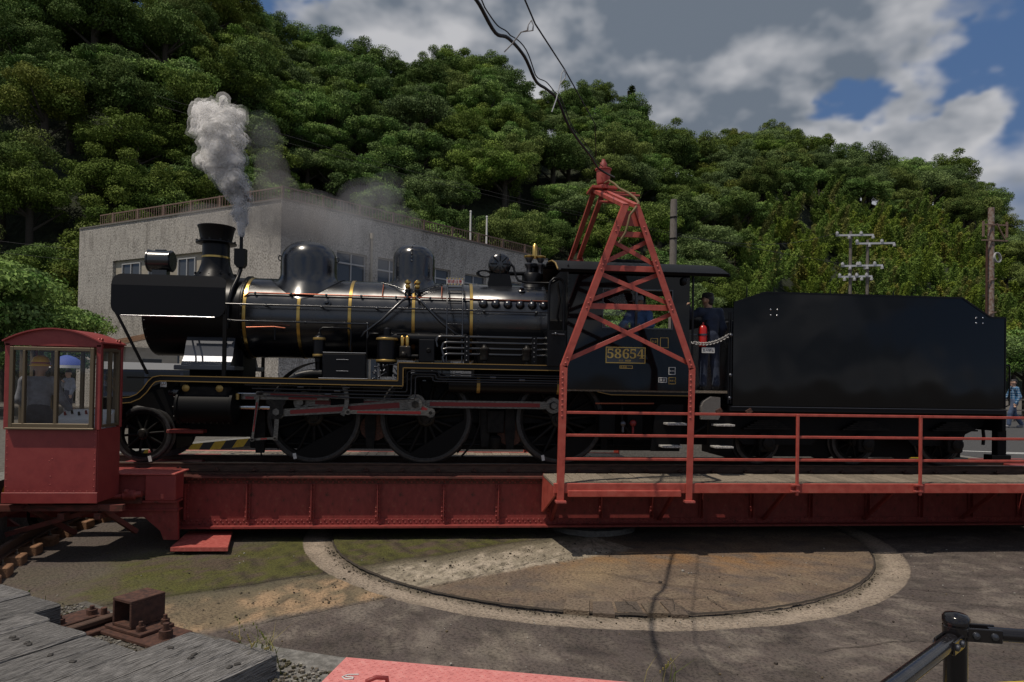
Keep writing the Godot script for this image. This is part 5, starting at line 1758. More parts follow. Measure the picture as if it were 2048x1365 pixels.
const GLYPHS := {
	"立": [[.5, .95, .5, .8], [.15, .75, .85, .75], [.35, .65, .4, .2], [.68, .65, .58, .2], [.08, .1, .92, .1]],
	"入": [[.4, .9, .52, .75], [.52, .78, .12, .08], [.5, .6, .9, .08]],
	"禁": [[.05, .85, .45, .85], [.25, .98, .25, .58], [.55, .85, .95, .85], [.75, .98, .75, .58], [.25, .8, .08, .6], [.75, .8, .92, .6], [.25, .48, .75, .48], [.1, .34, .9, .34], [.5, .34, .5, .04], [.3, .25, .2, .08], [.7, .25, .8, .08]],
	"止": [[.5, .95, .5, .1], [.5, .55, .85, .55], [.22, .65, .22, .1], [.05, .1, .95, .1]],
	"架": [[.08, .88, .45, .88], [.28, .98, .1, .58], [.45, .88, .4, .6], [.58, .9, .9, .9], [.58, .9, .58, .6], [.9, .9, .9, .6], [.58, .62, .9, .62], [.05, .42, .95, .42], [.5, .55, .5, .02], [.5, .4, .12, .08], [.5, .4, .88, .08]],
	"線": [[.25, .95, .1, .75], [.1, .75, .35, .65], [.35, .8, .08, .5], [.08, .5, .42, .5], [.25, .5, .25, .05], [.12, .3, .06, .12], [.36, .3, .42, .12], [.55, .88, .92, .88], [.55, .88, .55, .55], [.92, .88, .92, .55], [.55, .72, .92, .72], [.55, .55, .92, .55], [.73, .55, .73, .05], [.7, .4, .5, .12], [.76, .4, .96, .12]],
	"注": [[.12, .9, .25, .8], [.06, .62, .2, .52], [.08, .08, .28, .4], [.6, .97, .66, .85], [.4, .75, .95, .75], [.42, .45, .92, .45], [.35, .1, .98, .1], [.67, .75, .67, .1]],
	"意": [[.5, .98, .5, .9], [.15, .88, .85, .88], [.05, .72, .95, .72], [.25, .62, .75, .62], [.25, .62, .25, .38], [.75, .62, .75, .38], [.25, .5, .75, .5], [.25, .38, .75, .38], [.3, .25, .35, .05], [.35, .05, .7, .05], [.12, .25, .08, .08], [.85, .28, .92, .1], [.5, .3, .55, .2]],
	"形": [[.05, .88, .55, .88], [.03, .52, .58, .52], [.2, .88, .15, .05], [.42, .88, .42, .05], [.92, .95, .65, .72], [.93, .65, .65, .42], [.95, .35, .6, .03]],
	"式": [[.05, .75, .95, .75], [.62, .95, .9, .05], [.75, .92, .85, .85], [.1, .5, .5, .5], [.3, .5, .3, .15], [.08, .1, .52, .18]]}

func glyphs(s: String, cell: float, m: Material, at: Vector3, parent: Node) -> void:
	# characters that the fonts lack, each built of its strokes
	for i in s.length():
		var mb := MB.new()
		for q in GLYPHS[s[i]]:
			var a := at + Vector3(i * cell * 1.1 + q[0] * cell, q[1] * cell, 0)
			var b := at + Vector3(i * cell * 1.1 + q[2] * cell, q[3] * cell, 0)
			mb.beam(a, b, cell * 0.09, 0.003, Vector3.BACK)
		part("character", mb, m, parent)

func wheel(parent: Node, x: float, y: float, s: float, r: float, spokes: int, pin: Vector2, weight_at: float) -> void:
	# s: +1 near side, -1 far side
	var w := Node3D.new()
	w.name = "wheel"
	parent.add_child(w, true)
	w.position = Vector3(x, y, s * 0.535)
	var ax := Vector3(0, 0, s)
	var mb := MB.new()
	mb.lathe([Vector2(r - 0.075, -0.06), Vector2(r + 0.028, -0.06), Vector2(r + 0.03, -0.035), Vector2(r + 0.003, -0.015), Vector2(r - 0.004, 0.062), Vector2(r - 0.012, 0.068), Vector2(r - 0.05, 0.068), Vector2(r - 0.055, 0.055), Vector2(r - 0.075, 0.055)], Vector3.ZERO, ax, 56, false)
	part("tyre", mb, M.tyre, w)
	mb = MB.new()
	mb.lathe([Vector2(r - 0.13, -0.045), Vector2(r - 0.076, -0.045), Vector2(r - 0.076, 0.045), Vector2(r - 0.12, 0.045), Vector2(r - 0.13, 0.03), Vector2(r - 0.13, -0.045)], Vector3.ZERO, ax, 48, false)
	part("rim", mb, M.matt, w)
	var sp := MB.new()
	for k in spokes:
		var a := TAU * k / spokes + 0.1
		var d := Vector3(cos(a), sin(a), 0)
		sp.tube(d * r * 0.16 + ax * 0.01, d * (r - 0.115), 0.030 * (0.5 + r), 0.020 * (0.5 + r), 6, false)
	part("spokes", sp, M.matt, w).set_meta("kind", "stuff")
	mb = MB.new()
	mb.lathe([Vector2(r * 0.20, -0.08), Vector2(r * 0.21, 0.05), Vector2(r * 0.19, 0.075), Vector2(0.13 * r + 0.01, 0.085)], Vector3.ZERO, ax, 28)
	mb.lathe([Vector2(0.12 * r + 0.005, 0.08), Vector2(0.11 * r, 0.105), Vector2(0.05, 0.11)], Vector3.ZERO, ax, 20)
	part("hub", mb, M.oily, w)
	if pin != Vector2.ZERO:
		mb = MB.new()
		var p := Vector3(pin.x, pin.y, 0)
		mb.tube(p, p + ax * 0.05, 0.19, 0.16, 20)
		var mid := p * 0.5
		mb.box(mid + ax * 0.02, Vector3(0.26, p.length(), 0.08), MB.frame(p, Vector3.BACK))
		part("crank_boss", mb, M.oily, w)
		mb = MB.new()
		mb.tube(p, p + ax * (0.62 if weight_at > 100.0 else 0.42), 0.055, 0.055, 14)
		part("crank_pin", mb, M.steel, w)
	if weight_at != 0.0:
		var a0 := fmod(weight_at, 100.0)
		var poly := PackedVector2Array()
		for k in 21:
			var a := a0 - 0.98 + 1.96 * k / 20.0
			poly.append(Vector2(cos(a), sin(a)) * (r - 0.10))
		mb = MB.new()
		mb.prism(poly, Transform3D.IDENTITY, -0.05, 0.056) if s > 0.0 else mb.prism(poly, Transform3D.IDENTITY, -0.056, 0.05)
		part("counterweight", mb, M.soot, w)

func rod(parent: Node, called: String, a: Vector2, b: Vector2, z: float, ha: float, hb: float, th: float, ra: float, rb: float) -> void:
	var d := (b - a).normalized()
	var n := d.orthogonal()
	var mb := MB.new()
	mb.prism(PackedVector2Array([a + n * ha / 2, a - n * ha / 2, b - n * hb / 2, b + n * hb / 2]), Transform3D.IDENTITY, z - th / 2, z + th / 2)
	mb.tube(Vector3(a.x, a.y, z - th * 0.7), Vector3(a.x, a.y, z + th * 0.7), ra, ra, 20)
	mb.tube(Vector3(b.x, b.y, z - th * 0.7), Vector3(b.x, b.y, z + th * 0.7), rb, rb, 20)
	var o := part(called, mb, M.steel, parent)
	if z > 0.0:
		var ln := a.distance_to(b)
		var p := a + d * (ra + 0.10)
		var q := b - d * (rb + 0.10)
		mb = MB.new()
		mb.prism(PackedVector2Array([p + n * ha * 0.27, p - n * ha * 0.27, q - n * hb * 0.27, q + n * hb * 0.27]), Transform3D.IDENTITY, z + th / 2, z + th / 2 + 0.004)
		part("red_flute", mb, M.rod_red, o)
		for e in [[a, ra], [b, rb]]:
			mb = MB.new()
			mb.nut(Vector3(e[0].x, e[0].y, z + th * 0.7), Vector3.BACK, e[1] * 0.55, 0.03)
			part("pin_cap", mb, M.oily, o)

func pipes(parent: Node, called: String, pts: Array, r: float, m: Material) -> MeshInstance3D:
	var mb := MB.new()
	mb.pipe(pts, r, 8)
	return part(called, mb, m, parent)

func cylinder_thing(parent: Node, called: String, a: Vector3, b: Vector3, r: float, m: Material, k := 16) -> MeshInstance3D:
	var mb := MB.new()
	mb.tube(a, b, r, r, k)
	return part(called, mb, m, parent)

func build_loco() -> void:
	var t := thing("steam_locomotive", "glossy black steam locomotive with gold boiler bands and number plate 58654 on the turntable", "locomotive")
	var bx := 2.55
	# boiler and smokebox
	part("boiler", drum([Vector2(0.715, 0.0), Vector2(0.72, 0.02), Vector2(0.72, 3.9), Vector2(0.735, 3.92), Vector2(0.735, 5.3)], -6.3, bx, 0, 72), M.black, t)
	part("smokebox", drum([Vector2(0.66, -0.03), Vector2(0.70, -0.01), Vector2(0.715, 0.0), Vector2(0.715, 1.55), Vector2(0.745, 1.56), Vector2(0.745, 1.62), Vector2(0.73, 1.63)], -7.93, bx, 0, 64), M.panel, t)
	var d := part("smokebox_door", drum([Vector2(0.0, -0.16), Vector2(0.25, -0.13), Vector2(0.45, -0.07), Vector2(0.58, 0.0)], -7.97, bx, 0, 40), M.panel, t)
	cylinder_thing(d, "handle", Vector3(-8.2, bx, 0), Vector3(-8.1, bx, 0), 0.05, M.bright)
	for x in [-6.27, -5.36, -4.49, -3.39, -2.37]:
		part("boiler_band", drum([Vector2(0.72, 0.0), Vector2(0.727 if x < -2.4 else 0.742, 0.004), Vector2(0.727 if x < -2.4 else 0.742, 0.056), Vector2(0.72, 0.06)], x - 0.03, bx, 0, 64), M.brass, t)
	for x in [-6.36, -6.33]:
		part("joint_ring", drum([Vector2(0.72, 0), Vector2(0.752, 0.004), Vector2(0.752, 0.014), Vector2(0.72, 0.018)], x, bx, 0, 64), M.soot, t)
	# rows of small studs round the boiler joints
	var rv := MB.new()
	for row in [[-6.31, 0.745, 34], [-7.9, 0.715, 30], [-2.25, 0.735, 40], [-1.2, 0.735, 40]]:
		for k in row[2]:
			var a: float = TAU * k / row[2]
			rv.rivet(Vector3(row[0], bx + sin(a) * row[1], cos(a) * row[1]), Vector3(0, sin(a), cos(a)), 0.013)
	for k in 16:
		rv.rivet(Vector3(-2.2 + k * 0.075, 2.62, 0.732), Vector3.BACK, 0.01)
	part("studs", rv, M.black, t).set_meta("kind", "stuff")
	# chimney
	var mb := MB.new()
	mb.lathe([Vector2(0.42, 3.12), Vector2(0.36, 3.27), Vector2(0.29, 3.36), Vector2(0.245, 3.5), Vector2(0.232, 3.65), Vector2(0.232, 3.85), Vector2(0.30, 3.862), Vector2(0.345, 3.87), Vector2(0.345, 3.892), Vector2(0.26, 3.90), Vector2(0.265, 3.93), Vector2(0.305, 4.14), Vector2(0.322, 4.165), Vector2(0.322, 4.18), Vector2(0.295, 4.18), Vector2(0.23, 3.9), Vector2(0.2, 3.3)], Vector3(-6.98, 0, 0), Vector3.UP, 48, false)
	var ch := part("chimney", mb, M.panel, t)
	mb = MB.new()
	mb.lathe([Vector2(0.234, 3.60), Vector2(0.240, 3.603), Vector2(0.240, 3.635), Vector2(0.234, 3.638)], Vector3(-6.98, 0, 0), Vector3.UP, 40, false)
	part("brass_ring", mb, M.brass, ch)
	mb = MB.new()
	for k in 12:
		var a := TAU * k / 12
		mb.nut(Vector3(-6.98 + cos(a) * 0.325, 3.893, sin(a) * 0.325), Vector3.UP, 0.018, 0.03)
		mb.nut(Vector3(-6.98 + cos(a) * 0.34, 3.25 + 0.05 * absf(cos(a)), sin(a) * 0.34), Vector3.UP, 0.02, 0.035)
	part("flange_bolts", mb, M.panel, ch).set_meta("kind", "stuff")
	# blower exhaust with its silencer box
	pipes(t, "exhaust_pipe", [Vector3(-6.54, 2.3, 0.72), Vector3(-6.53, 2.7, 0.72), Vector3(-6.49, 3.0, 0.62), Vector3(-6.46, 3.2, 0.45), Vector3(-6.44, 3.36, 0.37), Vector3(-6.44, 3.45, 0.35)], 0.036, M.panel)
	mb = MB.new()
	mb.prism(PackedVector2Array([Vector2(-6.39, 3.40), Vector2(-6.49, 3.40), Vector2(-6.54, 3.46), Vector2(-6.54, 3.73), Vector2(-6.35, 3.73), Vector2(-6.35, 3.46)]), Transform3D(Basis.IDENTITY, Vector3(0, 0, 0.35)), -0.07, 0.07)
	part("silencer", mb, M.panel, t)
	cylinder_thing(t, "steam_outlet", Vector3(-6.44, 3.7, 0.35), Vector3(-6.44, 3.95, 0.35), 0.03, M.panel)
	# domes
	for q in [[-5.33, 0.50, 0.66, 3.955, 0.37], [-3.43, 0.385, 0.56, 3.965, 0.27]]:
		mb = MB.new()
		var r: float = q[1]
		var prof := [Vector2(q[2], 3.04), Vector2(q[2] - 0.06, 3.13), Vector2(r + 0.035, 3.24), Vector2(r + 0.003, 3.32), Vector2(r, 3.40)]
		var cr: float = q[4]
		for k in 9:
			var a := PI / 2 * k / 8
			prof.append(Vector2(r - cr + cr * cos(a), q[3] - cr + cr * sin(a) - 0.0))
		prof.append(Vector2((r - cr) * 0.5, q[3] + 0.014))
		prof.append(Vector2(0.0, q[3] + 0.018))
		mb.lathe(prof, Vector3(q[0], 0, 0), Vector3.UP, 64, false)
		# the skirt follows the curve of the boiler
		for i in mb.v.size():
			var p := mb.v[i]
			if p.y < 3.39:
				var w := clampf((p.y - 3.04) / 0.36, 0.0, 1.0)
				var ys := bx + sqrt(maxf(0.02, 0.725 * 0.725 - p.z * p.z))
				mb.v[i].y = lerpf(ys + 0.004, p.y, w * w * (3.0 - 2.0 * w))
		var dm := part("sand_dome" if r > 0.45 else "steam_dome", mb, M.black, t)
		mb = MB.new()
		mb.lathe([Vector2(0.018, 0), Vector2(0.018, 0.03), Vector2(0.0, 0.05)], Vector3(q[0] + 0.0, q[3] + 0.012, 0.0), Vector3.UP, 8)
		part("knob", mb, M.black, dm)
		if r > 0.45:
			for e in [-1.0, 1.0]:
				pipes(dm, "lifting_hook", [Vector3(q[0] + e * r, 3.60, 0.05), Vector3(q[0] + e * (r + 0.035), 3.62, 0.05), Vector3(q[0] + e * (r + 0.04), 3.67, 0.05), Vector3(q[0] + e * (r + 0.02), 3.70, 0.05), Vector3(q[0] + e * (r - 0.0), 3.68, 0.05)], 0.011, M.black)
		else:
			mb = MB.new()
			for k in 5:
				mb.rivet(Vector3(q[0] - 0.02, 3.62 + k * 0.065, sqrt(maxf(0.0, 0.149 - 0.0004)) - (0.02 if k > 3 else 0.0)), Vector3.BACK, 0.02)
			part("rivets", mb, M.black, dm).set_meta("kind", "stuff")
	# brass valves in front of the steam dome and the two pipes that run down from them
	for e in [-1.0, 1.0]:
		var x: float = -3.42 + e * 0.085
		mb = MB.new()
		mb.lathe([Vector2(0.03, 0.0), Vector2(0.045, 0.02), Vector2(0.045, 0.06), Vector2(0.03, 0.08), Vector2(0.055, 0.10), Vector2(0.055, 0.13), Vector2(0.02, 0.16)], Vector3(x, 3.09, 0.56), Vector3.UP, 12)
		part("brass_valve", mb, M.brass, t)
		mb = MB.new()
		mb.box(Vector3(x, 3.0, 0.58), Vector3(0.09, 0.16, 0.12), Basis.IDENTITY, 0.015)
		part("valve_body", mb, M.panel, t)
		pipes(t, "delivery_pipe", [Vector3(x, 3.0, 0.62), Vector3(x, 2.9, 0.74), Vector3(x + e * 0.08, 2.85, 0.8), Vector3(-3.42 + e * 0.50, 2.5, 0.88), Vector3(-3.42 + e * 0.78, 2.28, 0.86), Vector3(-3.42 + e * 0.84, 2.2, 0.8)], 0.024, M.black)
		pipes(t, "dome_stay", [Vector3(x + e * 0.02, 3.05, 0.62), Vector3(-3.42 + e * 0.32, 3.14, 0.52), Vector3(-3.42 + e * 0.55, 3.2, 0.42)], 0.010, M.black)
		pipes(t, "drip_pipe", [Vector3(-3.42 + e * 0.52, 3.2, 0.40), Vector3(-3.42 + e * 0.52, 2.95, 0.63)], 0.010, M.copper)
	# hand rails along the boiler
	for s in [1.0, -1.0]:
		var h := pipes(t, "copper_pipe", [Vector3(-6.28, 2.86, s * 0.66), Vector3(-6.2, 2.93, s * 0.645), Vector3(-1.0, 2.93, s * 0.645)], 0.013 if s > 0 else 0.012, M.copper)
		for k in 9:
			mb = MB.new()
			mb.ball(Vector3(-6.1 + k * 0.6, 2.925, s * 0.655), 0.024, 8, 5)
			part("bracket", mb, M.black, h)
		h = pipes(t, "hand_rail", [Vector3(-7.3, 2.71, s * 0.82), Vector3(-1.02, 2.71, s * 0.82)], 0.016, M.black)
		for k in 7:
			mb = MB.new()
			mb.tube(Vector3(-6.8 + k * 0.93, 2.69, s * 0.7), Vector3(-6.8 + k * 0.93, 2.71, s * 0.82), 0.014, 0.014, 6)
			mb.ball(Vector3(-6.8 + k * 0.93, 2.70, s * 0.82), 0.03, 8, 5)
			part("stanchion", mb, M.black, h)
	var lr := pipes(t, "lower_rail", [Vector3(-6.5, 2.44, 0.86), Vector3(-6.36, 2.425, 0.86), Vector3(-4.18, 2.425, 0.86), Vector3(-4.16, 2.41, 0.86), Vector3(-4.16, 1.9, 0.9)], 0.015, M.black)
	for x in [-6.45, -5.2, -4.55, -4.16]:
		mb = MB.new()
		mb.ball(Vector3(x, 2.425, 0.86), 0.028, 8, 5)
		part("joint", mb, M.black, lr)
	# wash-out plugs on the firebox side, and single plug on the boiler
	for s in [1.0, -1.0]:
		for x in [-2.16, -1.94, -1.72, -1.50, -1.28, -1.07]:
			mb = MB.new()
			mb.lathe([Vector2(0.085, -0.02), Vector2(0.08, 0.025), Vector2(0.055, 0.06), Vector2(0.02, 0.075), Vector2(0.0, 0.077)], Vector3(x, 2.84, s * 0.675), Vector3(0, 0.38, s), 16, false)
			part("washout_plug", mb, M.black, t)
	for p in [[-4.88, 2.78, 0.685], [-1.45, 3.13, 0.46]]:
		mb = MB.new()
		mb.lathe([Vector2(0.065, -0.02), Vector2(0.065, 0.02), Vector2(0.04, 0.03), Vector2(0.035, 0.08), Vector2(0.0, 0.085)], Vector3(p[0], p[1], p[2]), Vector3(0, p[1] - bx, p[2]), 14, false)
		part("washout_plug", mb, M.black, t)
	# generator drum and safety valves on the boiler top
	var g := MB.new()
	g.lathe([Vector2(0.16, -0.14), Vector2(0.20, -0.12), Vector2(0.21, -0.05), Vector2(0.21, 0.1), Vector2(0.18, 0.14), Vector2(0.1, 0.16), Vector2(0.0, 0.165)], Vector3(-1.84, 3.64, 0.12), Vector3(0, 0, 1), 28)
	var gd := part("generator", g, M.black, t)
	for k in 8:
		var a := TAU * k / 8
		mb = MB.new()
		mb.box(Vector3(-1.84 + cos(a) * 0.12, 3.64 + sin(a) * 0.12, 0.285), Vector3(0.02, 0.13, 0.03), Basis(Vector3.BACK, a - PI / 2))
		part("rib", mb, M.panel, gd)
	mb = MB.new()
	mb.prism(PackedVector2Array([Vector2(-2.07, 3.2), Vector2(-1.6, 3.2), Vector2(-1.66, 3.46), Vector2(-2.02, 3.46)]), Transform3D.IDENTITY, -0.1, 0.28)
	part("generator_seat", mb, M.panel, t)
	mb = MB.new()
	mb.lathe([Vector2(0.07, -0.03), Vector2(0.10, -0.03), Vector2(0.10, 0.03), Vector2(0.07, 0.03), Vector2(0.07, -0.03)], Vector3(-2.12, 3.46, 0.2), Vector3(0.3, 0, 1), 16, false, 0.0, TAU, Vector2(0.7, 1.6))
	part("generator_bracket", mb, M.panel, t)
	pipes(t, "generator_pipe", [Vector3(-1.68, 3.72, 0.15), Vector3(-1.58, 3.6, 0.2), Vector3(-1.55, 3.45, 0.25), Vector3(-1.5, 3.34, 0.3), Vector3(-1.35, 3.3, 0.33), Vector3(-0.9, 3.3, 0.36), Vector3(-0.72, 3.4, 0.4)], 0.022, M.panel)
	pipes(t, "steam_pipe", [Vector3(-1.75, 3.5, 0.05), Vector3(-1.2, 3.52, 0.05)], 0.04, M.panel)
	mb = MB.new()
	mb.lathe([Vector2(0.30, 3.2), Vector2(0.24, 3.3), Vector2(0.2, 3.33), Vector2(0.2, 3.5), Vector2(0.17, 3.53), Vector2(0.10, 3.54), Vector2(0.10, 3.62), Vector2(0.14, 3.64), Vector2(0.14, 3.70), Vector2(0.06, 3.72)], Vector3(-1.2, 0, 0), Vector3.UP, 28)
	part("turret", mb, M.panel, t)
	for q in [[-1.28, 3.62, 0.1, 0.0], [-1.06, 3.60, 0.08, 0.0]]:
		mb = MB.new()
		mb.lathe([Vector2(0.05, 3.5), Vector2(0.05, 3.62), Vector2(0.085, 3.66), Vector2(0.085, 3.69), Vector2(0.04, 3.72), Vector2(0.075, 3.78), Vector2(0.075, 3.80), Vector2(0.02, 3.83)], Vector3(q[0], 0, q[2]), Vector3.UP, 16)
		part("safety_valve", mb, M.sheen, t)
		mb = MB.new()
		mb.lathe([Vector2(0.09, 3.80), Vector2(0.10, 3.815), Vector2(0.10, 3.84), Vector2(0.03, 3.86)], Vector3(q[0], 0, q[2]), Vector3.UP, 16)
		part("brass_cap", mb, M.brass, t)
	mb = MB.new()
	mb.lathe([Vector2(0.05, 3.8), Vector2(0.05, 4.04), Vector2(0.03, 4.06), Vector2(0.015, 4.09)], Vector3(-1.17, 0, 0.05), Vector3.UP, 14)
	part("brass_whistle", mb, M.brass, t)
	pipes(t, "cab_pipe", [Vector3(-1.15, 3.66, -0.05), Vector3(-0.7, 3.66, -0.05)], 0.035, M.panel)
	# smoke deflectors
	for s in [1.0, -1.0]:
		var lo := PackedVector2Array([Vector2(-6.42, 2.93), Vector2(-8.20, 2.93)])
		for k in 7:
			var a := PI + PI / 2 * k / 6
			lo.append(Vector2(-8.20 + 0.17 + 0.17 * cos(a), 2.44 + 0.17 + 0.17 * sin(a)))
		for k in 7:
			var a := PI * 1.5 + PI / 2 * k / 6
			lo.append(Vector2(-6.42 - 0.17 + 0.17 * cos(a), 2.44 + 0.17 + 0.17 * sin(a)))
		mb = MB.new()
		mb.prism(lo, Transform3D(Basis.IDENTITY, Vector3(0, 0, s * 1.2)), -0.008, 0.008)
		var df := part("smoke_deflector", mb, M.panel, t)
		var hi := PackedVector2Array([Vector2(-8.20, 0.0), Vector2(-6.42, 0.0)])
		for k in 7:
			var a := PI / 2 * k / 6
			hi.append(Vector2(-6.42 - 0.15 + 0.15 * cos(a), 0.07 + 0.13 * sin(a)))
		for k in 7:
			var a := PI / 2 + PI / 2 * k / 6
			hi.append(Vector2(-8.20 + 0.15 + 0.15 * cos(a), 0.07 + 0.13 * sin(a)))
		mb = MB.new()
		mb.prism(hi, Transform3D(Basis(Vector3.RIGHT, -s * 0.30), Vector3(0, 2.93, s * 1.2)), -0.008, 0.008)
		part("bent_top", mb, M.panel, df)
		mb = MB.new()
		mb.pipe([Vector3(-8.04, 2.44, s * 1.205), Vector3(-6.58, 2.44, s * 1.205)], 0.012, 6)
		part("lower_edge", mb, M.bright, df)
		for p in [[-7.97, 3.02], [-6.64, 3.02]]:
			mb = MB.new()
			mb.rivet(Vector3(p[0], p[1], s * 1.155), Vector3(0, 0.6, s), 0.03)
			part("bolt", mb, M.sheen, df)
		mb = MB.new()
		mb.beam(Vector3(-8.13, 2.5, s * 1.18), Vector3(-7.62, 1.5, s * 1.18), 0.05, 0.03)
		part("deflector_stay", mb, M.soot, df)
		mb = MB.new()
		mb.span(Vector3(-6.455, 1.47, s * 1.18 - 0.02), Vector3(-6.395, 2.5, s * 1.18 + 0.02))
		part("deflector_post", mb, M.soot, df)
		for y in [2.55, 2.85]:
			mb = MB.new()
			mb.tube(Vector3(-7.3, y, s * 0.68), Vector3(-7.3, y, s * 1.19), 0.015, 0.015, 6)
			part("spacer", mb, M.soot, df)
		# sheet over the steam pipe, from smokebox to cylinder
		mb = MB.new()
		mb.prism(PackedVector2Array([Vector2(0.40, 2.22), Vector2(0.58, 2.18), Vector2(0.66, 2.0), Vector2(0.72, 1.82), Vector2(0.84, 1.68), Vector2(0.84, 1.62), Vector2(0.3, 1.62)]), Transform3D(Basis(Vector3(0, 0, s), Vector3.UP, Vector3(-s, 0, 0)), Vector3(-6.83, 0, 0)), -0.40, 0.40)
		part("steam_chest_cover", mb, M.sheen, t)
		mb = MB.new()
		mb.span(Vector3(-7.32, 1.58, minf(s * 0.4, s * 0.92)), Vector3(-6.34, 1.66, maxf(s * 0.4, s * 0.92)), 0.01)
		part("cover_flange", mb, M.sheen, t)
	mb = MB.new()
	mb.span(Vector3(-7.25, 1.2, -0.4), Vector3(-6.35, 2.1, 0.4))
	part("saddle", mb, M.soot, t)
	# head lamp
	var hl := part("head_lamp", drum([Vector2(0.16, 0.0), Vector2(0.2, 0.01), Vector2(0.2, 0.03), Vector2(0.185, 0.04), Vector2(0.185, 0.38), Vector2(0.195, 0.385), Vector2(0.195, 0.40), Vector2(0.17, 0.42)], -8.14, 3.53, 0.0, 36), M.black, t)
	part("lens", drum([Vector2(0.0, -0.03), Vector2(0.1, -0.02), Vector2(0.16, 0.0)], -8.14, 3.53, 0.0, 24), M.porcelain, hl)
	mb = MB.new()
	mb.span(Vector3(-8.05, 3.2, -0.08), Vector3(-7.8, 3.36, 0.08))
	mb.span(Vector3(-8.02, 3.70, -0.05), Vector3(-7.84, 3.735, 0.05), 0.01)
	part("lamp_bracket", mb, M.black, hl)
	# running boards: plate, valance and two gold lines on each side
	var path := [Vector2(-8.05, 1.10), Vector2(-7.86, 1.12), Vector2(-7.75, 1.17), Vector2(-7.66, 1.26), Vector2(-7.58, 1.38), Vector2(-7.51, 1.45), Vector2(-7.40, 1.475), Vector2(-3.60, 1.455), Vector2(-3.60, 1.76), Vector2(-0.55, 1.76), Vector2(-0.46, 1.735), Vector2(-0.40, 1.64), Vector2(-0.30, 1.50), Vector2(-0.15, 1.40), Vector2(0.05, 1.36), Vector2(1.42, 1.36)]
	var lower := []
	for i in path.size():
		var a: Vector2 = path[maxi(i - 1, 0)]
		var b: Vector2 = path[mini(i + 1, path.size() - 1)]
		var da: Vector2 = (path[i] - a).normalized() if i > 0 else (b - path[i]).normalized()
		var db: Vector2 = (b - path[i]).normalized() if i < path.size() - 1 else da
		var m := (da + db).normalized()
		var nrm := Vector2(m.y, -m.x)
		lower.append(path[i] + nrm * 0.085 / maxf(0.5, m.dot(da)))
	for s in [1.0, -1.0]:
		mb = MB.new()
		for i in path.size() - 1:
			mb.prism(PackedVector2Array([path[i], path[i + 1], lower[i + 1], lower[i]]), Transform3D(Basis.IDENTITY, Vector3(0, 0, s * 1.235)), -0.012, 0.012)
		var va := part("valance", mb, M.panel, t)
		for line in [path, lower]:
			var pts := []
			for p in line:
				pts.append(Vector3(p.x, p.y, s * 1.249))
			mb = MB.new()
			for i in pts.size() - 1:
				mb.beam(pts[i], pts[i + 1], 0.014, 0.008, Vector3.BACK)
			part("gold_line", mb, M.lining, va)
		for q in [[-7.5, -3.6, 1.455], [-3.6, -0.75, 1.745]]:
			mb = MB.new()
			mb.span(Vector3(q[0], q[2] - 0.03, minf(s * 0.62, s * 1.225)), Vector3(q[1], q[2], maxf(s * 0.62, s * 1.225)))
			part("running_board", mb, M.soot, t)
		mb = MB.new()
		mb.span(Vector3(-3.62, 1.455, minf(s * 0.62, s * 1.22)), Vector3(-3.59, 1.745, maxf(s * 0.62, s * 1.22)))
		part("running_board_riser", mb, M.soot, t)
		# main frame plates
		mb = MB.new()
		mb.prism(PackedVector2Array([Vector2(-8.2, 0.85), Vector2(-8.2, 1.1), Vector2(-7.5, 1.45), Vector2(1.4, 1.45), Vector2(1.4, 0.72), Vector2(-5.9, 0.72), Vector2(-6.4, 0.62), Vector2(-7.2, 0.62), Vector2(-7.3, 0.9)]), Transform3D(Basis.IDENTITY, Vector3(0, 0, s * 0.44)), -0.02, 0.02)
		part("frame_plate", mb, M.soot, t)
	mb = MB.new()
	mb.span(Vector3(-8.32, 0.72, -1.2), Vector3(-8.2, 1.12, 1.2), 0.01)
	part("buffer_beam", mb, M.soot, t)
	mb = MB.new()
	mb.prism(PackedVector2Array([Vector2(-8.2, 0.3), Vector2(-7.35, 0.75), Vector2(-7.3, 1.2), Vector2(-7.6, 1.25), Vector2(-8.2, 1.05)]), Transform3D.IDENTITY, -0.5, 0.5)
	part("pilot", mb, M.soot, t)
	for s in [1.0, -1.0]:
		mb = MB.new()
		mb.prism(PackedVector2Array([Vector2(-8.1, 1.02), Vector2(-7.2, 1.36), Vector2(-7.15, 0.78), Vector2(-7.5, 0.92)]), Transform3D.IDENTITY, s * 0.98 - 0.04, s * 0.98 + 0.04)
		part("front_bracket", mb, M.soot, t)
	mb = MB.new()
	mb.span(Vector3(-8.2, 1.42, -0.6), Vector3(-7.5, 1.45, 0.6))
	part("front_deck", mb, M.soot, t)
	# cylinders
	for s in [1.0, -1.0]:
		var z: float = s * 0.98
		var cy := part("cylinder", drum([Vector2(0.22, -0.06), Vector2(0.27, -0.05), Vector2(0.30, -0.03), Vector2(0.30, 0.0), Vector2(0.275, 0.01), Vector2(0.275, 0.80), Vector2(0.30, 0.81), Vector2(0.30, 0.85), Vector2(0.2, 0.88), Vector2(0.1, 0.92)], -7.13, 0.97, z, 36), M.soot, t)
		mb = MB.new()
		mb.span(Vector3(-7.1, 1.0, minf(s * 0.5, s * 1.17)), Vector3(-6.32, 1.36, maxf(s * 0.5, s * 1.17)), 0.06)
		part("valve_chest", mb, M.matt, cy)
		mb = MB.new()
		for k in 9:
			mb.nut(Vector3(-7.08 + k * 0.093, 0.715, s * 1.16), Vector3(0, -0.3, s), 0.014, 0.02)
		for k in 10:
			var a := TAU * k / 10
			mb.nut(Vector3(-7.165, 0.97 + sin(a) * 0.265, z + cos(a) * 0.265), Vector3.LEFT, 0.018, 0.03)
		part("bolts", mb, M.oily, cy).set_meta("kind", "stuff")
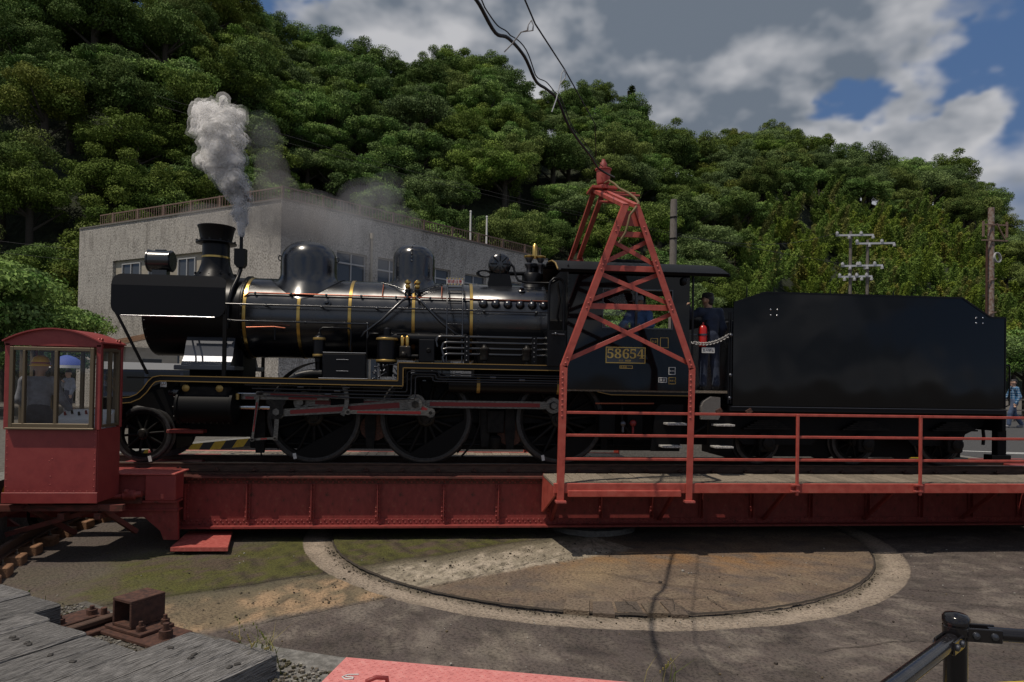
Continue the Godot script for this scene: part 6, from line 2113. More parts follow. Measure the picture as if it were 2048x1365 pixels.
		for x in [-7.02, -6.49]:
			mb = MB.new()
			mb.lathe([Vector2(0.055, 0.0), Vector2(0.06, 0.015), Vector2(0.04, 0.03), Vector2(0.0, 0.032)], Vector3(x, 1.28, s * 1.17), Vector3(0, 0, s), 16)
			part("brass_cover", mb, M.gold, cy)
		mb = MB.new()
		mb.tube(Vector3(-6.22, 1.1, s * 1.12), Vector3(-6.22, 1.2, s * 1.12), 0.03, 0.03, 10)
		part("relief_valve", mb, M.gold, cy)
		mb = MB.new()
		mb.lathe([Vector2(0.12, 0.0), Vector2(0.12, 0.12), Vector2(0.06, 0.16), Vector2(0.05, 0.22)], Vector3(-7.13, 1.2, z), Vector3.LEFT, 20)
		part("valve_cover", mb, M.black, cy)
		# five-lobed badge above the cylinder
		mb = MB.new()
		for k in 5:
			var a := TAU * k / 5 + PI / 2
			mb.lathe([Vector2(0.024, 0.0), Vector2(0.018, 0.01), Vector2(0.0, 0.012)], Vector3(-7.37 + cos(a) * 0.03, 1.375 + sin(a) * 0.03, s * 1.18), Vector3(0, 0, s), 10)
		mb.span(Vector3(-7.42, 1.29, s * 1.13), Vector3(-7.32, 1.40, s * 1.178))
		part("badge", mb, M.bright, t)
		# drain pipe, valve rod, piston rod, slide bars, crosshead
		cylinder_thing(t, "piston_rod", Vector3(-6.3, 0.97, z), Vector3(-5.6, 0.97, z), 0.04, M.bright)
		cylinder_thing(t, "valve_rod", Vector3(-6.3, 1.2, z), Vector3(-5.72, 1.2, z), 0.025, M.bright)
		mb = MB.new()
		mb.span(Vector3(-6.2, 1.10, z - 0.05), Vector3(-4.75, 1.16, z + 0.05), 0.006)
		mb.span(Vector3(-6.2, 1.145, z - 0.03), Vector3(-4.7, 1.19, z + 0.03))
		var sb := part("slide_bar", mb, M.steel, t)
		for q in [[-6.12, -5.98], [-5.42, -4.95]]:
			mb = MB.new()
			mb.span(Vector3(q[0], 1.112, z + s * 0.05 - 0.003), Vector3(q[1], 1.15, z + s * 0.05 + 0.003))
			part("red_flute", mb, M.rod_red, sb)
		mb = MB.new()
		mb.prism(PackedVector2Array([Vector2(-5.78, 1.10), Vector2(-5.46, 1.10), Vector2(-5.47, 1.04), Vector2(-5.50, 1.0), Vector2(-5.50, 0.86), Vector2(-5.55, 0.78), Vector2(-5.68, 0.78), Vector2(-5.72, 0.86), Vector2(-5.72, 1.0), Vector2(-5.77, 1.04)]), Transform3D(Basis.IDENTITY, Vector3(0, 0, z)), -0.07, 0.07)
		var xh := part("crosshead", mb, M.oily, t)
		mb = MB.new()
		mb.nut(Vector3(-5.61, 0.90, z + s * 0.07), Vector3(0, 0, s), 0.06, 0.03)
		part("gudgeon_cap", mb, M.steel, xh)
		mb = MB.new()
		mb.beam(Vector3(-5.60, 0.80, z + s * 0.05), Vector3(-5.62, 0.42, z + s * 0.05), 0.07, 0.025, Vector3.BACK)
		part("drop_arm", mb, M.steel, xh)
		rod(t, "combination_lever", Vector2(-5.90, 1.2), Vector2(-5.98, 0.44), z + s * 0.09, 0.05, 0.035, 0.025, 0.045, 0.035)
		rod(t, "union_link", Vector2(-5.98, 0.44), Vector2(-5.62, 0.46), z + s * 0.07, 0.035, 0.035, 0.02, 0.03, 0.03)
	# wheels: leading axle and three driving axles with crank pins
	var pin := Vector2(-0.17, 0.255)
	var xs := [-5.08, -3.14, -0.73]
	for s in [1.0, -1.0]:
		wheel(t, -7.92, 0.475, s, 0.47, 10, Vector2.ZERO, 0.0)
		for i in 3:
			wheel(t, xs[i], 0.805, s, 0.80, 15, pin if s > 0.0 else Vector2(-pin.y, -pin.x), ((100.0 + TAU - 1.0) if i == 1 else TAU - 1.05) if s > 0.0 else 0.7)
	for q in [[-5.08, 0.805, -0.31, -0.69], [-0.73, 0.805, -0.30, -0.70], [-7.92, 0.475, -0.42, -0.11], [-7.92, 0.475, 0.13, -0.42]]:
		mb = MB.new()
		mb.box(Vector3(q[0] + q[2], q[1] + q[3], 0.606), Vector3(0.055, 0.10, 0.004), Basis(Vector3.BACK, 0.2))
		part("paper_tag", mb, M.white, t)
	for x in [-7.92, -5.08, -3.14, -0.73]:
		cylinder_thing(t, "axle", Vector3(x, 0.475 if x < -7 else 0.805, -0.52), Vector3(x, 0.475 if x < -7 else 0.805, 0.52), 0.09, M.soot)
	for s in [1.0, -1.0]:
		var p: Vector2 = pin if s > 0.0 else Vector2(-pin.y, -pin.x)
		var q := []
		for x in xs:
			q.append(Vector2(x, 0.805) + p)
		rod(t, "coupling_rod", q[0], q[1], s * 0.80, 0.13, 0.13, 0.06, 0.13, 0.15)
		rod(t, "coupling_rod", q[1] + Vector2(0.02, 0), q[2], s * 0.84, 0.13, 0.13, 0.055, 0.12, 0.14)
		rod(t, "main_rod", Vector2(-5.60, 0.88), q[1], s * 0.98, 0.12, 0.17, 0.07, 0.11, 0.17)
		rod(t, "return_crank", q[1], q[1] + Vector2(0.26, -0.14), s * 1.10, 0.14, 0.10, 0.05, 0.12, 0.08)
		rod(t, "eccentric_rod", Vector2(-4.42, 0.92), q[1] + Vector2(0.26, -0.14), s * 1.15, 0.06, 0.09, 0.035, 0.05, 0.06)
		mb = MB.new()
		for k in 8:
			var a := -0.55 + 1.1 * k / 8.0
			var b := -0.55 + 1.1 * (k + 1) / 8.0
			mb.beam(Vector3(-4.95 + 0.5 * cos(a), 1.12 + 0.5 * sin(a), s * 1.08), Vector3(-4.95 + 0.5 * cos(b), 1.12 + 0.5 * sin(b), s * 1.08), 0.07, 0.05, Vector3.BACK)
		part("expansion_link", mb, M.steel, t)
		rod(t, "radius_rod", Vector2(-5.86, 1.2), Vector2(-4.46, 1.16), s * 1.04, 0.05, 0.06, 0.03, 0.05, 0.05)
		mb = MB.new()
		mb.span(Vector3(-4.75, 0.95, s * 0.88 - 0.02), Vector3(-4.2, 1.36, s * 0.88 + 0.02))
		part("motion_bracket", mb, M.soot, t)
	# brake gear, sand pipes and springs under the frame
	for s in [1.0, -1.0]:
		for q in [[-4.12, 0.4], [-2.1, 0.45], [-1.65, 0.4], [-6.0, 0.32]]:
			mb = MB.new()
			mb.prism(PackedVector2Array([Vector2(q[0] - 0.07, 1.1), Vector2(q[0] + 0.07, 1.1), Vector2(q[0] + 0.11, q[1] + 0.25), Vector2(q[0] + 0.08, q[1] - 0.15), Vector2(q[0] - 0.05, q[1] - 0.15), Vector2(q[0] - 0.08, q[1] + 0.25)]), Transform3D(Basis.IDENTITY, Vector3(0, 0, s * 0.56)), -0.05, 0.05)
			part("brake_hanger", mb, M.matt, t)
		for q in [[-4.05, 0.62], [-1.62, 0.55]]:
			mb = MB.new()
			mb.lathe([Vector2(0.16, -0.05), Vector2(0.24, -0.04), Vector2(0.24, 0.04), Vector2(0.16, 0.05)], Vector3(q[0], q[1], s * 0.5), Vector3.BACK, 18)
			part("brake_block", mb, M.rust, t)
		pipes(t, "sand_pipe", [Vector3(-2.2, 1.3, s * 0.62), Vector3(-2.18, 0.7, s * 0.62), Vector3(-2.3, 0.35, s * 0.60), Vector3(-2.55, 0.06, s * 0.57)], 0.018, M.matt)
		pipes(t, "sand_pipe", [Vector3(-6.05, 1.2, s * 0.62), Vector3(-6.06, 0.5, s * 0.62), Vector3(-5.95, 0.1, s * 0.57)], 0.014, M.matt)
		pipes(t, "brake_rod", [Vector3(-6.0, 0.32, s * 0.52), Vector3(1.2, 0.34, s * 0.52)], 0.02, M.matt)
		mb = MB.new()
		mb.span(Vector3(-2.05, 0.55, s * 0.6 - 0.06), Vector3(-1.75, 0.95, s * 0.6 + 0.06), 0.01)
		part("spring_box", mb, M.matt, t)
		mb = MB.new()
		mb.lathe([Vector2(0.09, 0.0), Vector2(0.11, 0.04), Vector2(0.11, 0.2), Vector2(0.06, 0.24)], Vector3(-1.9, 0.26, s * 0.6), Vector3.UP, 12)
		part("spring_seat", mb, M.matt, t)
		# lead truck frame
		mb = MB.new()
		mb.span(Vector3(-8.2, 0.42, s * 0.36 - 0.02), Vector3(-7.2, 0.62, s * 0.36 + 0.02))
		part("pony_frame", mb, M.soot, t)
		mb = MB.new()
		mb.span(Vector3(-7.5, 0.50, s * 0.6 - 0.1), Vector3(-6.9, 0.56, s * 0.6 + 0.1), 0.01)
		part("pony_step", mb, M.red_old, t)
	for s in [1.0, -1.0]:
		mb = MB.new()
		mb.span(Vector3(-6.2, 0.22, s * 0.3 - 0.03), Vector3(1.2, 0.40, s * 0.3 + 0.03))
		part("equalising_beam", mb, M.soot, t)
	for q in [[-8.25, -7.45, 0.2, 0.85], [-7.2, 1.35, 0.42, 0.85]]:
		mb = MB.new()
		mb.span(Vector3(q[0], q[2], -0.38), Vector3(q[1], q[3], 0.38))  # added dark blocks that close the bright gaps behind the spokes
		part("dark_undergear_infill", mb, M.soot, t)
	for x in [-6.1, -4.1, -1.9, 0.1]:
		mb = MB.new()
		mb.span(Vector3(x - 0.06, 0.25, -0.55), Vector3(x + 0.06, 0.5, 0.55))
		part("brake_beam", mb, M.soot, t)
	# ash pan and firebox between the frames
	mb = MB.new()
	mb.prism(PackedVector2Array([Vector2(-2.5, 1.0), Vector2(0.4, 1.0), Vector2(0.2, 0.35), Vector2(-0.4, 0.3), Vector2(-2.0, 0.3)]), Transform3D.IDENTITY, -0.38, 0.38)
	part("ash_pan", mb, M.soot, t)
	mb = MB.new()
	mb.span(Vector3(0.3, 0.35, -0.42), Vector3(2.1, 1.3, 0.42))
	part("drag_box", mb, M.soot, t)
	mb = MB.new()
	mb.span(Vector3(-7.2, 0.75, -0.42), Vector3(-5.95, 1.25, 0.42))
	part("cylinder_casting", mb, M.soot, t)
	mb = MB.new()
	mb.span(Vector3(-2.3, 1.3, -0.72), Vector3(-0.7, 2.6, 0.72), 0.03)
	part("firebox", mb, M.soot, t)
	# ---- near side fittings
	mb = MB.new()
	mb.span(Vector3(-4.85, 1.46, 0.98), Vector3(-4.13, 1.90, 1.21), 0.02)
	var tb := part("tool_box", mb, M.panel, t)
	for y in [1.6, 1.79]:
		cylinder_thing(tb, "hinge", Vector3(-4.62, y, 1.215), Vector3(-4.42, y, 1.215), 0.008, M.sheen, 8)
	pipes(tb, "lid_edge", [Vector3(-4.84, 1.905, 1.2), Vector3(-4.14, 1.905, 1.2)], 0.01, M.sheen)
	pipes(tb, "base_edge", [Vector3(-4.9, 1.475, 1.22), Vector3(-4.10, 1.475, 1.22)], 0.012, M.sheen)
	var hump := PackedVector2Array([Vector2(-4.86, 1.46)])
	for k in 13:
		var a := PI / 2 + 0.92 * k / 12.0
		hump.append(Vector2(-4.86 + 0.87 * cos(a), 0.87 + 0.87 * sin(a) + 0.01))
	hump.append(Vector2(-5.6, 1.46))
	mb = MB.new()
	mb.prism(hump, Transform3D.IDENTITY, 0.75, 1.18)
	part("splasher", mb, M.panel, t)
	# air pump and lubricator with gold bands
	for q in [[-3.81, 1.02, 0.165, 1.52, 1.80, 2.16, 2.36], [-4.94, 1.0, 0.095, 1.62, 1.87, 2.14, 2.25]]:
		mb = MB.new()
		var r: float = q[2]
		mb.lathe([Vector2(r * 0.6, q[3]), Vector2(r * 0.7, q[4] - 0.06), Vector2(r * 1.08, q[4] - 0.04), Vector2(r * 1.08, q[4]), Vector2(r, q[4] + 0.005), Vector2(r, q[5] - 0.005), Vector2(r * 1.06, q[5]), Vector2(r * 1.06, q[5] + 0.02), Vector2(r * 0.8, q[5] + 0.05), Vector2(r * 0.4, q[5] + 0.06), Vector2(r * 0.4, q[6] - 0.03), Vector2(r * 0.2, q[6])], Vector3(q[0], 0, q[1]), Vector3.UP, 28)
		var ap := part("air_pump" if r > 0.12 else "lubricator", mb, M.panel, t)
		for y in [q[4] - 0.03, q[5] - 0.02]:
			mb = MB.new()
			mb.lathe([Vector2(r * 1.07, y), Vector2(r * 1.1, y + 0.006), Vector2(r * 1.1, y + 0.034), Vector2(r * 1.07, y + 0.04)], Vector3(q[0], 0, q[1]), Vector3.UP, 28, false)
			part("gold_band", mb, M.gold, ap)
	pipes(t, "pump_pipe", [Vector3(-3.65, 2.25, 1.0), Vector3(-3.5, 2.25, 1.0), Vector3(-3.46, 2.22, 1.0), Vector3(-3.46, 2.1, 0.98)], 0.018, M.panel)
	pipes(t, "pump_pipe", [Vector3(-3.96, 2.25, 1.0), Vector3(-4.1, 2.25, 1.0), Vector3(-4.15, 2.15, 0.95), Vector3(-4.15, 1.6, 0.95)], 0.016, M.panel)
	pipes(t, "lubricator_pipe", [Vector3(-4.94, 2.2, 1.0), Vector3(-4.93, 2.3, 1.0), Vector3(-4.88, 2.33, 1.0), Vector3(-4.45, 2.33, 1.0), Vector3(-4.42, 2.28, 1.0), Vector3(-4.42, 1.95, 1.0)], 0.017, M.panel)
	pipes(t, "ejector_pipe", [Vector3(-6.2, 2.32, 0.78), Vector3(-5.75, 2.34, 0.80), Vector3(-5.55, 2.32, 0.80)], 0.014, M.copper)
	pipes(t, "ejector_pipe", [Vector3(-5.72, 2.34, 0.80), Vector3(-5.72, 2.12, 0.80)], 0.016, M.panel)
	for k in 2:
		mb = MB.new()
		mb.lathe([Vector2(0.03, 2.05), Vector2(0.035, 2.1), Vector2(0.035, 2.2), Vector2(0.02, 2.22)], Vector3(-3.55 + k * 0.085, 0, 1.05), Vector3.UP, 10)
		part("brass_cup", mb, M.brass, t)
	mb = MB.new()
	mb.span(Vector3(-3.6, 1.85, 0.98), Vector3(-3.4, 2.05, 1.1), 0.02)
	mb.ball(Vector3(-3.52, 1.9, 1.1), 0.06, 10, 6)
	mb.tube(Vector3(-3.4, 1.88, 1.05), Vector3(-3.28, 1.88, 1.05), 0.03, 0.03, 10)
	part("pump_governor", mb, M.oily, t)
	mb = MB.new()
	mb.span(Vector3(-3.27, 1.78, 0.95), Vector3(-3.0, 2.17, 1.08), 0.012)
	var cb := part("control_box", mb, M.panel, t)
	mb = MB.new()
	mb.lathe([Vector2(0.035, 0.0), Vector2(0.045, 0.01), Vector2(0.03, 0.02)], Vector3(-3.1, 1.98, 1.08), Vector3.BACK, 14)
	part("knob", mb, M.soot, cb)
	mb = MB.new()
	mb.lathe([Vector2(0.1, -0.7), Vector2(0.105, 0.7)], Vector3(-3.15, 2.2, 0.72), Vector3.RIGHT, 20)
	part("pipe_tunnel", mb, M.panel, t)
	# bundle of cooling pipes under the firebox with their uprights
	for q in [[2.23, 2.17, -2.98], [2.13, 2.07, -2.88], [2.03, 2.03, -2.87], [1.93, 1.90, -2.86]]:
		pipes(t, "cooling_pipe", [Vector3(q[2] + 0.02, q[1] - 0.12, 1.0), Vector3(q[2], q[1] - 0.03, 1.0), Vector3(q[2] + 0.03, q[0] - 0.02, 1.0), Vector3(q[2] + 0.1, q[0], 1.0), Vector3(-0.95, q[0], 1.0)], 0.027, M.black)
	for x in [-2.45, -1.28]:
		mb = MB.new()
		mb.span(Vector3(x - 0.045, 1.75, 1.03), Vector3(x + 0.045, 2.26, 1.05))
		var up := part("pipe_clamp", mb, M.panel, t)
		mb = MB.new()
		for k in 6:
			mb.rivet(Vector3(x, 1.82 + k * 0.08, 1.05), Vector3.BACK, 0.016)
		part("bolts", mb, M.sheen, up).set_meta("kind", "stuff")
	for q in [[-2.15, 1.86], [-1.42, 1.83]]:
		mb = MB.new()
		mb.lathe([Vector2(0.03, 1.75), Vector2(0.03, 1.82), Vector2(0.075, 1.84), Vector2(0.08, 1.98), Vector2(0.09, 2.0), Vector2(0.09, 2.03), Vector2(0.04, 2.06), Vector2(0.03, 2.1)], Vector3(q[0], 0, 1.12), Vector3.UP, 14)
		part("check_valve", mb, M.oily, t)
	# ladder with its warning board
	var la := Node3D.new()
	la.name = "boiler_ladder"
	t.add_child(la, true)
	for x in [-2.80, -2.53]:
		pipes(la, "stile", [Vector3(x, 1.76, 1.0), Vector3(x, 2.4, 0.96), Vector3(x, 2.8, 0.84), Vector3(x, 3.08, 0.62), Vector3(x, 3.2, 0.5)], 0.014, M.black)
	for q in [[1.95, 0.985], [2.2, 0.97], [2.45, 0.95], [2.65, 0.89], [2.83, 0.82], [3.02, 0.67], [3.14, 0.56]]:
		cylinder_thing(la, "rung", Vector3(-2.80, q[0], q[1]), Vector3(-2.53, q[0], q[1]), 0.011, M.black, 6)
	mb = MB.new()
	mb.span(Vector3(-2.82, 3.2, 0.42), Vector3(-2.52, 3.33, 0.44))
	var wb := part("warning_board", mb, M.white, t)
	wb.set_meta("label", "small warning board edged in yellow and black with red characters")
	for k in 22:
		mb = MB.new()
		var x := -2.82 + (k % 11) * 0.0275
		var y := 3.2 if k < 11 else 3.306
		mb.prism(PackedVector2Array([Vector2(x, y), Vector2(x + 0.014, y), Vector2(x + 0.026, y + 0.024), Vector2(x + 0.012, y + 0.024)]), Transform3D(Basis.IDENTITY, Vector3(0, 0, 0.442)), 0.0, 0.002)
		part("stripe", mb, M.yellow if k % 2 else M.stripe_black, wb)
	glyphs("架線注意", 0.062, plain(0.45, 0.06, 0.06, 0.5), Vector3(-2.805, 3.234, 0.443), wb)
	# reservoir with gold bands below the running board
	var rs := part("air_reservoir", drum([Vector2(0.0, -0.05), Vector2(0.1, -0.03), Vector2(0.145, 0.0), Vector2(0.145, 2.1), Vector2(0.1, 2.13), Vector2(0.0, 2.15)], -2.75, 1.41, 0.93, 28), M.panel, t)
	for x in [-2.27, -0.87]:
		part("gold_band", drum([Vector2(0.145, 0.0), Vector2(0.15, 0.003), Vector2(0.15, 0.057), Vector2(0.145, 0.06)], x, 1.41, 0.93, 28), M.gold, rs)
	# pipe runs below the running board
	var lines := 0
	for q in [[1.66, 1.33], [1.62, 1.27], [1.575, 1.21], [1.535, 1.15]]:
		var x: float = -3.52 + lines * 0.07
		pipes(t, "brake_pipe", [Vector3(-6.1 + lines * 0.12, q[1] + 0.02, 1.16), Vector3(x - 0.02, q[1], 1.16), Vector3(x, q[1] + 0.03, 1.16), Vector3(x, q[0] - 0.03 - lines * 0.0, 1.16), Vector3(x + 0.03, q[0], 1.16), Vector3(-2.9 - lines * 0.05, q[0], 1.16), Vector3(-2.87 - lines * 0.05, q[0] - 0.02, 1.16), Vector3(-2.87 - lines * 0.05, q[0] - 0.06, 1.16), Vector3(-2.83 - lines * 0.05, q[0] - 0.08, 1.16), Vector3(-0.3, q[0] - 0.08, 1.16)], 0.013, M.pipe)
		for xx in [-5.6, -4.9, -4.4]:
			pass
		lines += 1
	for q in [[-5.2, 1.33], [-4.45, 1.33], [-4.6, 1.27], [-4.75, 1.21], [-2.6, 1.58], [-2.0, 1.54], [-1.5, 1.5]]:
		mb = MB.new()
		mb.tube(Vector3(q[0] - 0.05, q[1], 1.16), Vector3(q[0] + 0.05, q[1], 1.16), 0.022, 0.022, 8)
		part("pipe_union", mb, M.sheen, t)
	# cluster of fittings under the air pump
	mb = MB.new()
	for k in 26:
		var a := Vector3(rng.randf_range(-4.0, -3.62), rng.randf_range(1.47, 1.74), rng.randf_range(0.98, 1.2))
		var b := a + Vector3(rng.randf_range(-0.12, 0.12), rng.randf_range(-0.07, 0.07), 0.02)
		mb.tube(a, b, 0.011, 0.011, 6)
		mb.ball(b, 0.02, 6, 4)
	part("pump_fittings", mb, M.sheen, t).set_meta("kind", "stuff")
	build_cab(t)

func build_cab(t: Node3D) -> void:
	var mb := MB.new()
	# sides with window openings
	for s in [1.0, -1.0]:
		mb = MB.new()
		var out := Vector3(0, 0, s)
		for zz in [1.3, 1.27]:
			wall_with_holes(mb, Vector3(-0.75, 0, s * zz), Vector3(1.40, 0, s * zz), 1.36, 3.38, [[0.62, 1.18, 1.36 + 1.08, 3.09], [1.22, 1.83, 1.36 + 1.08, 3.09]], out if zz > 1.28 else -out, 0.03 if zz > 1.28 else 0.0)
		mb.quad(Vector3(1.40, 1.36, s * 1.27), Vector3(1.40, 1.36, s * 1.30), Vector3(1.40, 3.38, s * 1.30), Vector3(1.40, 3.38, s * 1.27), Vector3.RIGHT)
		mb.quad(Vector3(-0.75, 1.36, s * 1.27), Vector3(-0.75, 1.36, s * 1.30), Vector3(-0.75, 3.38, s * 1.30), Vector3(-0.75, 3.38, s * 1.27), Vector3.LEFT)
		var cs := part("cab_side", mb, M.enamel, t)
		mb = MB.new()
		for b in [[-0.15, 1.10, 2.42, 2.44], [-0.15, 1.10, 3.09, 3.11], [-0.15, -0.13, 2.44, 3.09], [1.08, 1.10, 2.44, 3.09], [0.43, 0.47, 2.44, 3.09]]:
			mb.span(Vector3(b[0], b[2], s * 1.295), Vector3(b[1], b[3], s * 1.315))
		part("window_frame", mb, M.black, cs)
		mb = MB.new()
		mb.quad(Vector3(-0.13, 2.44, s * 1.285), Vector3(0.43, 2.44, s * 1.285), Vector3(0.43, 3.09, s * 1.285), Vector3(-0.13, 3.09, s * 1.285), Vector3.BACK)
		part("pane", mb, M.glass, cs)
		var rv := MB.new()
		for k in 26:
			rv.rivet(Vector3(-0.72 + k * 0.083, 3.33, s * 1.30), out, 0.008)
			rv.rivet(Vector3(-0.72, 1.45 + k * 0.072, s * 1.30), out, 0.008)
			if k < 16:
				rv.rivet(Vector3(-0.13 + k * 0.08, 2.395, s * 1.30), out, 0.008)
		part("rivets", rv, M.panel, cs).set_meta("kind", "stuff")
	# front wall and backhead
	mb = MB.new()
	mb.span(Vector3(-0.75, 1.36, -1.27), Vector3(-0.73, 3.5, 1.27))
	part("cab_front", mb, M.panel, t)
	mb = MB.new()
	mb.span(Vector3(-0.73, 1.4, -0.7), Vector3(-0.2, 3.0, 0.7), 0.08)
	part("backhead", mb, M.soot, t)
	mb = MB.new()
	mb.span(Vector3(-0.75, 1.33, -1.27), Vector3(2.15, 1.37, 1.27))
	part("cab_floor", mb, M.deck[0], t)
	# side box in front of the cab with arched rail
	mb = MB.new()
	mb.span(Vector3(-1.09, 1.75, 0.9), Vector3(-0.755, 2.36, 1.29), 0.006)
	part("front_box", mb, M.panel, t)
	pipes(t, "arched_rail", [Vector3(-1.07, 2.36, 1.27), Vector3(-1.07, 3.1, 1.27), Vector3(-1.05, 3.19, 1.27), Vector3(-0.99, 3.25, 1.27), Vector3(-0.91, 3.26, 1.27), Vector3(-0.84, 3.22, 1.27), Vector3(-0.81, 3.14, 1.27), Vector3(-0.81, 2.36, 1.27)], 0.022, M.panel)
	pipes(t, "hanging_hose", [Vector3(-0.9, 3.2, 1.1), Vector3(-0.86, 2.9, 1.12), Vector3(-0.9, 2.6, 1.14), Vector3(-0.86, 2.5, 1.14)], 0.02, M.matt)
	mb = MB.new()
	mb.tube(Vector3(-1.02, 2.3, 1.3), Vector3(-0.8, 2.29, 1.3), 0.014, 0.014, 8)
	mb.ball(Vector3(-0.95, 2.3, 1.31), 0.03, 8, 5)
	part("grease_cock", mb, M.sheen, t)
	# roof: a bent plate with end caps
	var arc := PackedVector2Array()
	var under := PackedVector2Array()
	for k in 21:
		var z := lerpf(-1.42, 1.42, k / 20.0)
		var y := 3.74 - 0.36 * pow(absf(z) / 1.42, 2.2)
		arc.append(Vector2(z, y))
		under.append(Vector2(z * 0.985, y - 0.03))
	under.reverse()
	arc.append_array(under)
	mb = MB.new()
	mb.prism(arc, Transform3D(Basis(Vector3(0, 0, 1), Vector3.UP, Vector3(-1, 0, 0)), Vector3.ZERO), -2.08, 0.93)
	var roof := part("cab_roof", mb, M.soot, t)
	pipes(roof, "roof_gutter", [Vector3(-0.9, 3.40, 1.41), Vector3(2.06, 3.40, 1.41)], 0.014, M.panel)
	mb = MB.new()
	mb.span(Vector3(0.15, 3.72, -0.35), Vector3(0.95, 3.80, 0.35), 0.02)
	part("roof_hatch", mb, M.soot, roof)
	pipes(t, "spectacle_bead", [Vector3(-0.94, 3.40, 1.36), Vector3(-0.94, 3.55, 1.1), Vector3(-0.94, 3.66, 0.7), Vector3(-0.94, 3.71, 0.3)], 0.014, M.gold)
	# rear posts, grab rails and safety chain
	for q in [[1.38, 1.25], [1.46, 1.3]]:
		pipes(t, "cab_post", [Vector3(q[0], 1.37, q[1]), Vector3(q[0], 3.36, q[1])], 0.02, M.panel)
	mb = MB.new()
	mb.lathe([Vector2(0.03, 0.0), Vector2(0.05, 0.03), Vector2(0.05, 0.1), Vector2(0.03, 0.13)], Vector3(1.28, 3.2, 1.34), Vector3.UP, 10)
	part("bracket_lamp", mb, M.panel, t)
	# number plate in brass letters, and small notices
	mb = MB.new()
	mb.span(Vector3(-0.08, 1.82, 1.302), Vector3(0.62, 2.10, 1.31))
	var np := part("number_plate", mb, M.black, t)
	np.set_meta("label", "black number plate with brass rim and brass figures 58654")
	for b in [[-0.08, 0.62, 1.82, 1.835], [-0.08, 0.62, 2.085, 2.10], [-0.08, -0.065, 1.835, 2.085], [0.605, 0.62, 1.835, 2.085]]:
		mb = MB.new()
		mb.span(Vector3(b[0], b[2], 1.308), Vector3(b[1], b[3], 1.318))
		part("brass_rim", mb, M.brass, np)
	var figs := letters("58654", 0.165, M.brass, Vector3(0.27, 1.985, 1.312), np, "figures", "Droid Serif", 0.012)
	figs.scale.x = 1.04
	glyphs("形式", 0.034, M.brass, Vector3(0.155, 1.848, 1.312), np)
	letters("8620", 0.032, M.brass, Vector3(0.315, 1.866, 1.312), np, "small_figures", "Droid Sans", 0.006)
	var notices := [[Vector3(0.17, 1.73, 0), Vector3(0.23, 0.055, 0), "gold", 3, 4], [Vector3(1.04, 1.64, 0), Vector3(0.12, 0.13, 0), "white", 3, 5], [Vector3(0.86, 1.50, 0), Vector3(0.15, 0.09, 0), "white", 2, 6], [Vector3(1.04, 1.475, 0), Vector3(0.13, 0.12, 0), "gold", 3, 7], [Vector3(0.71, 2.145, 0), Vector3(0.13, 0.12, 0), "gold", 2, 8], [Vector3(0.88, 2.10, 0), Vector3(0.15, 0.18, 0), "gold", 0, 9]]
	for q in notices:
		var a: Vector3 = q[0]
		var b: Vector3 = a + q[1]
		mb = MB.new()
		var m: Material = M.gold if q[2] == "gold" else M.white
		for r in [[a.x, b.x, a.y, a.y + 0.01], [a.x, b.x, b.y - 0.01, b.y], [a.x, a.x + 0.01, a.y + 0.01, b.y - 0.01], [b.x - 0.01, b.x, a.y + 0.01, b.y - 0.01]]:
			mb.span(Vector3(r[0], r[2], 1.302), Vector3(r[1], r[3], 1.308))
		var nt := part("notice_frame", mb, m, t)
		if q[3] > 0:
			var cell: float = minf(q[1].x / (q[3] * 1.2 + 0.2), q[1].y * 0.7)
			strokes(q[3], cell * 0.9, m, Vector3(a.x + 0.016, a.y + q[1].y * 0.5 - cell * 0.45, 1.306), nt, "characters", q[4])
	# steps with whitened treads
	for q in [[0.92, 0.79, 1.30], [0.84, 0.40, 1.30]]:
		mb = MB.new()
		mb.span(Vector3(q[0] + 0.08, q[1] - 0.02, 1.18), Vector3(q[0] + 0.42, q[1] + 0.015, 1.42), 0.004)
		part("step_tread", mb, M.chalk, t)
	mb = MB.new()
	mb.prism(PackedVector2Array([Vector2(0.78, 0.3), Vector2(1.3, 0.3), Vector2(1.36, 1.12), Vector2(0.95, 1.12), Vector2(0.86, 1.02)]), Transform3D.IDENTITY, 1.155, 1.175)
	part("step_plate", mb, M.soot, t)
	mb = MB.new()
	mb.prism(PackedVector2Array([Vector2(1.66, 0.87), Vector2(1.95, 0.87), Vector2(1.98, 0.93), Vector2(1.98, 1.26), Vector2(1.82, 1.27), Vector2(1.68, 1.18), Vector2(1.65, 1.1)]), Transform3D.IDENTITY, 1.16, 1.30)
	part("end_block", mb, M.plank[0], t)
	# small red-tagged valves under the cab
	mb = MB.new()
	mb.ball(Vector3(0.48, 0.78, 1.1), 0.06, 10, 6)
	mb.tube(Vector3(0.48, 0.72, 1.1), Vector3(0.48, 0.6, 1.1), 0.02, 0.02, 8)
	part("hose_valve", mb, M.rod_red, t)
	mb = MB.new()
	mb.ball(Vector3(0.3, 0.77, 1.1), 0.055, 10, 6)
	mb.tube(Vector3(0.3, 0.77, 1.1), Vector3(0.3, 0.62, 1.1), 0.025, 0.025, 8)
	part("hose_valve", mb, M.sheen, t)
	pipes(t, "under_cab_pipe", [Vector3(-0.2, 1.12, 1.1), Vector3(0.85, 1.13, 1.1)], 0.016, M.copper)
	pipes(t, "under_cab_pipe", [Vector3(0.3, 1.2, 1.0), Vector3(0.3, 0.75, 1.05), Vector3(0.55, 0.5, 1.05), Vector3(1.5, 0.55, 1.05), Vector3(1.8, 0.75, 1.1), Vector3(1.85, 1.0, 1.1)], 0.022, M.matt)
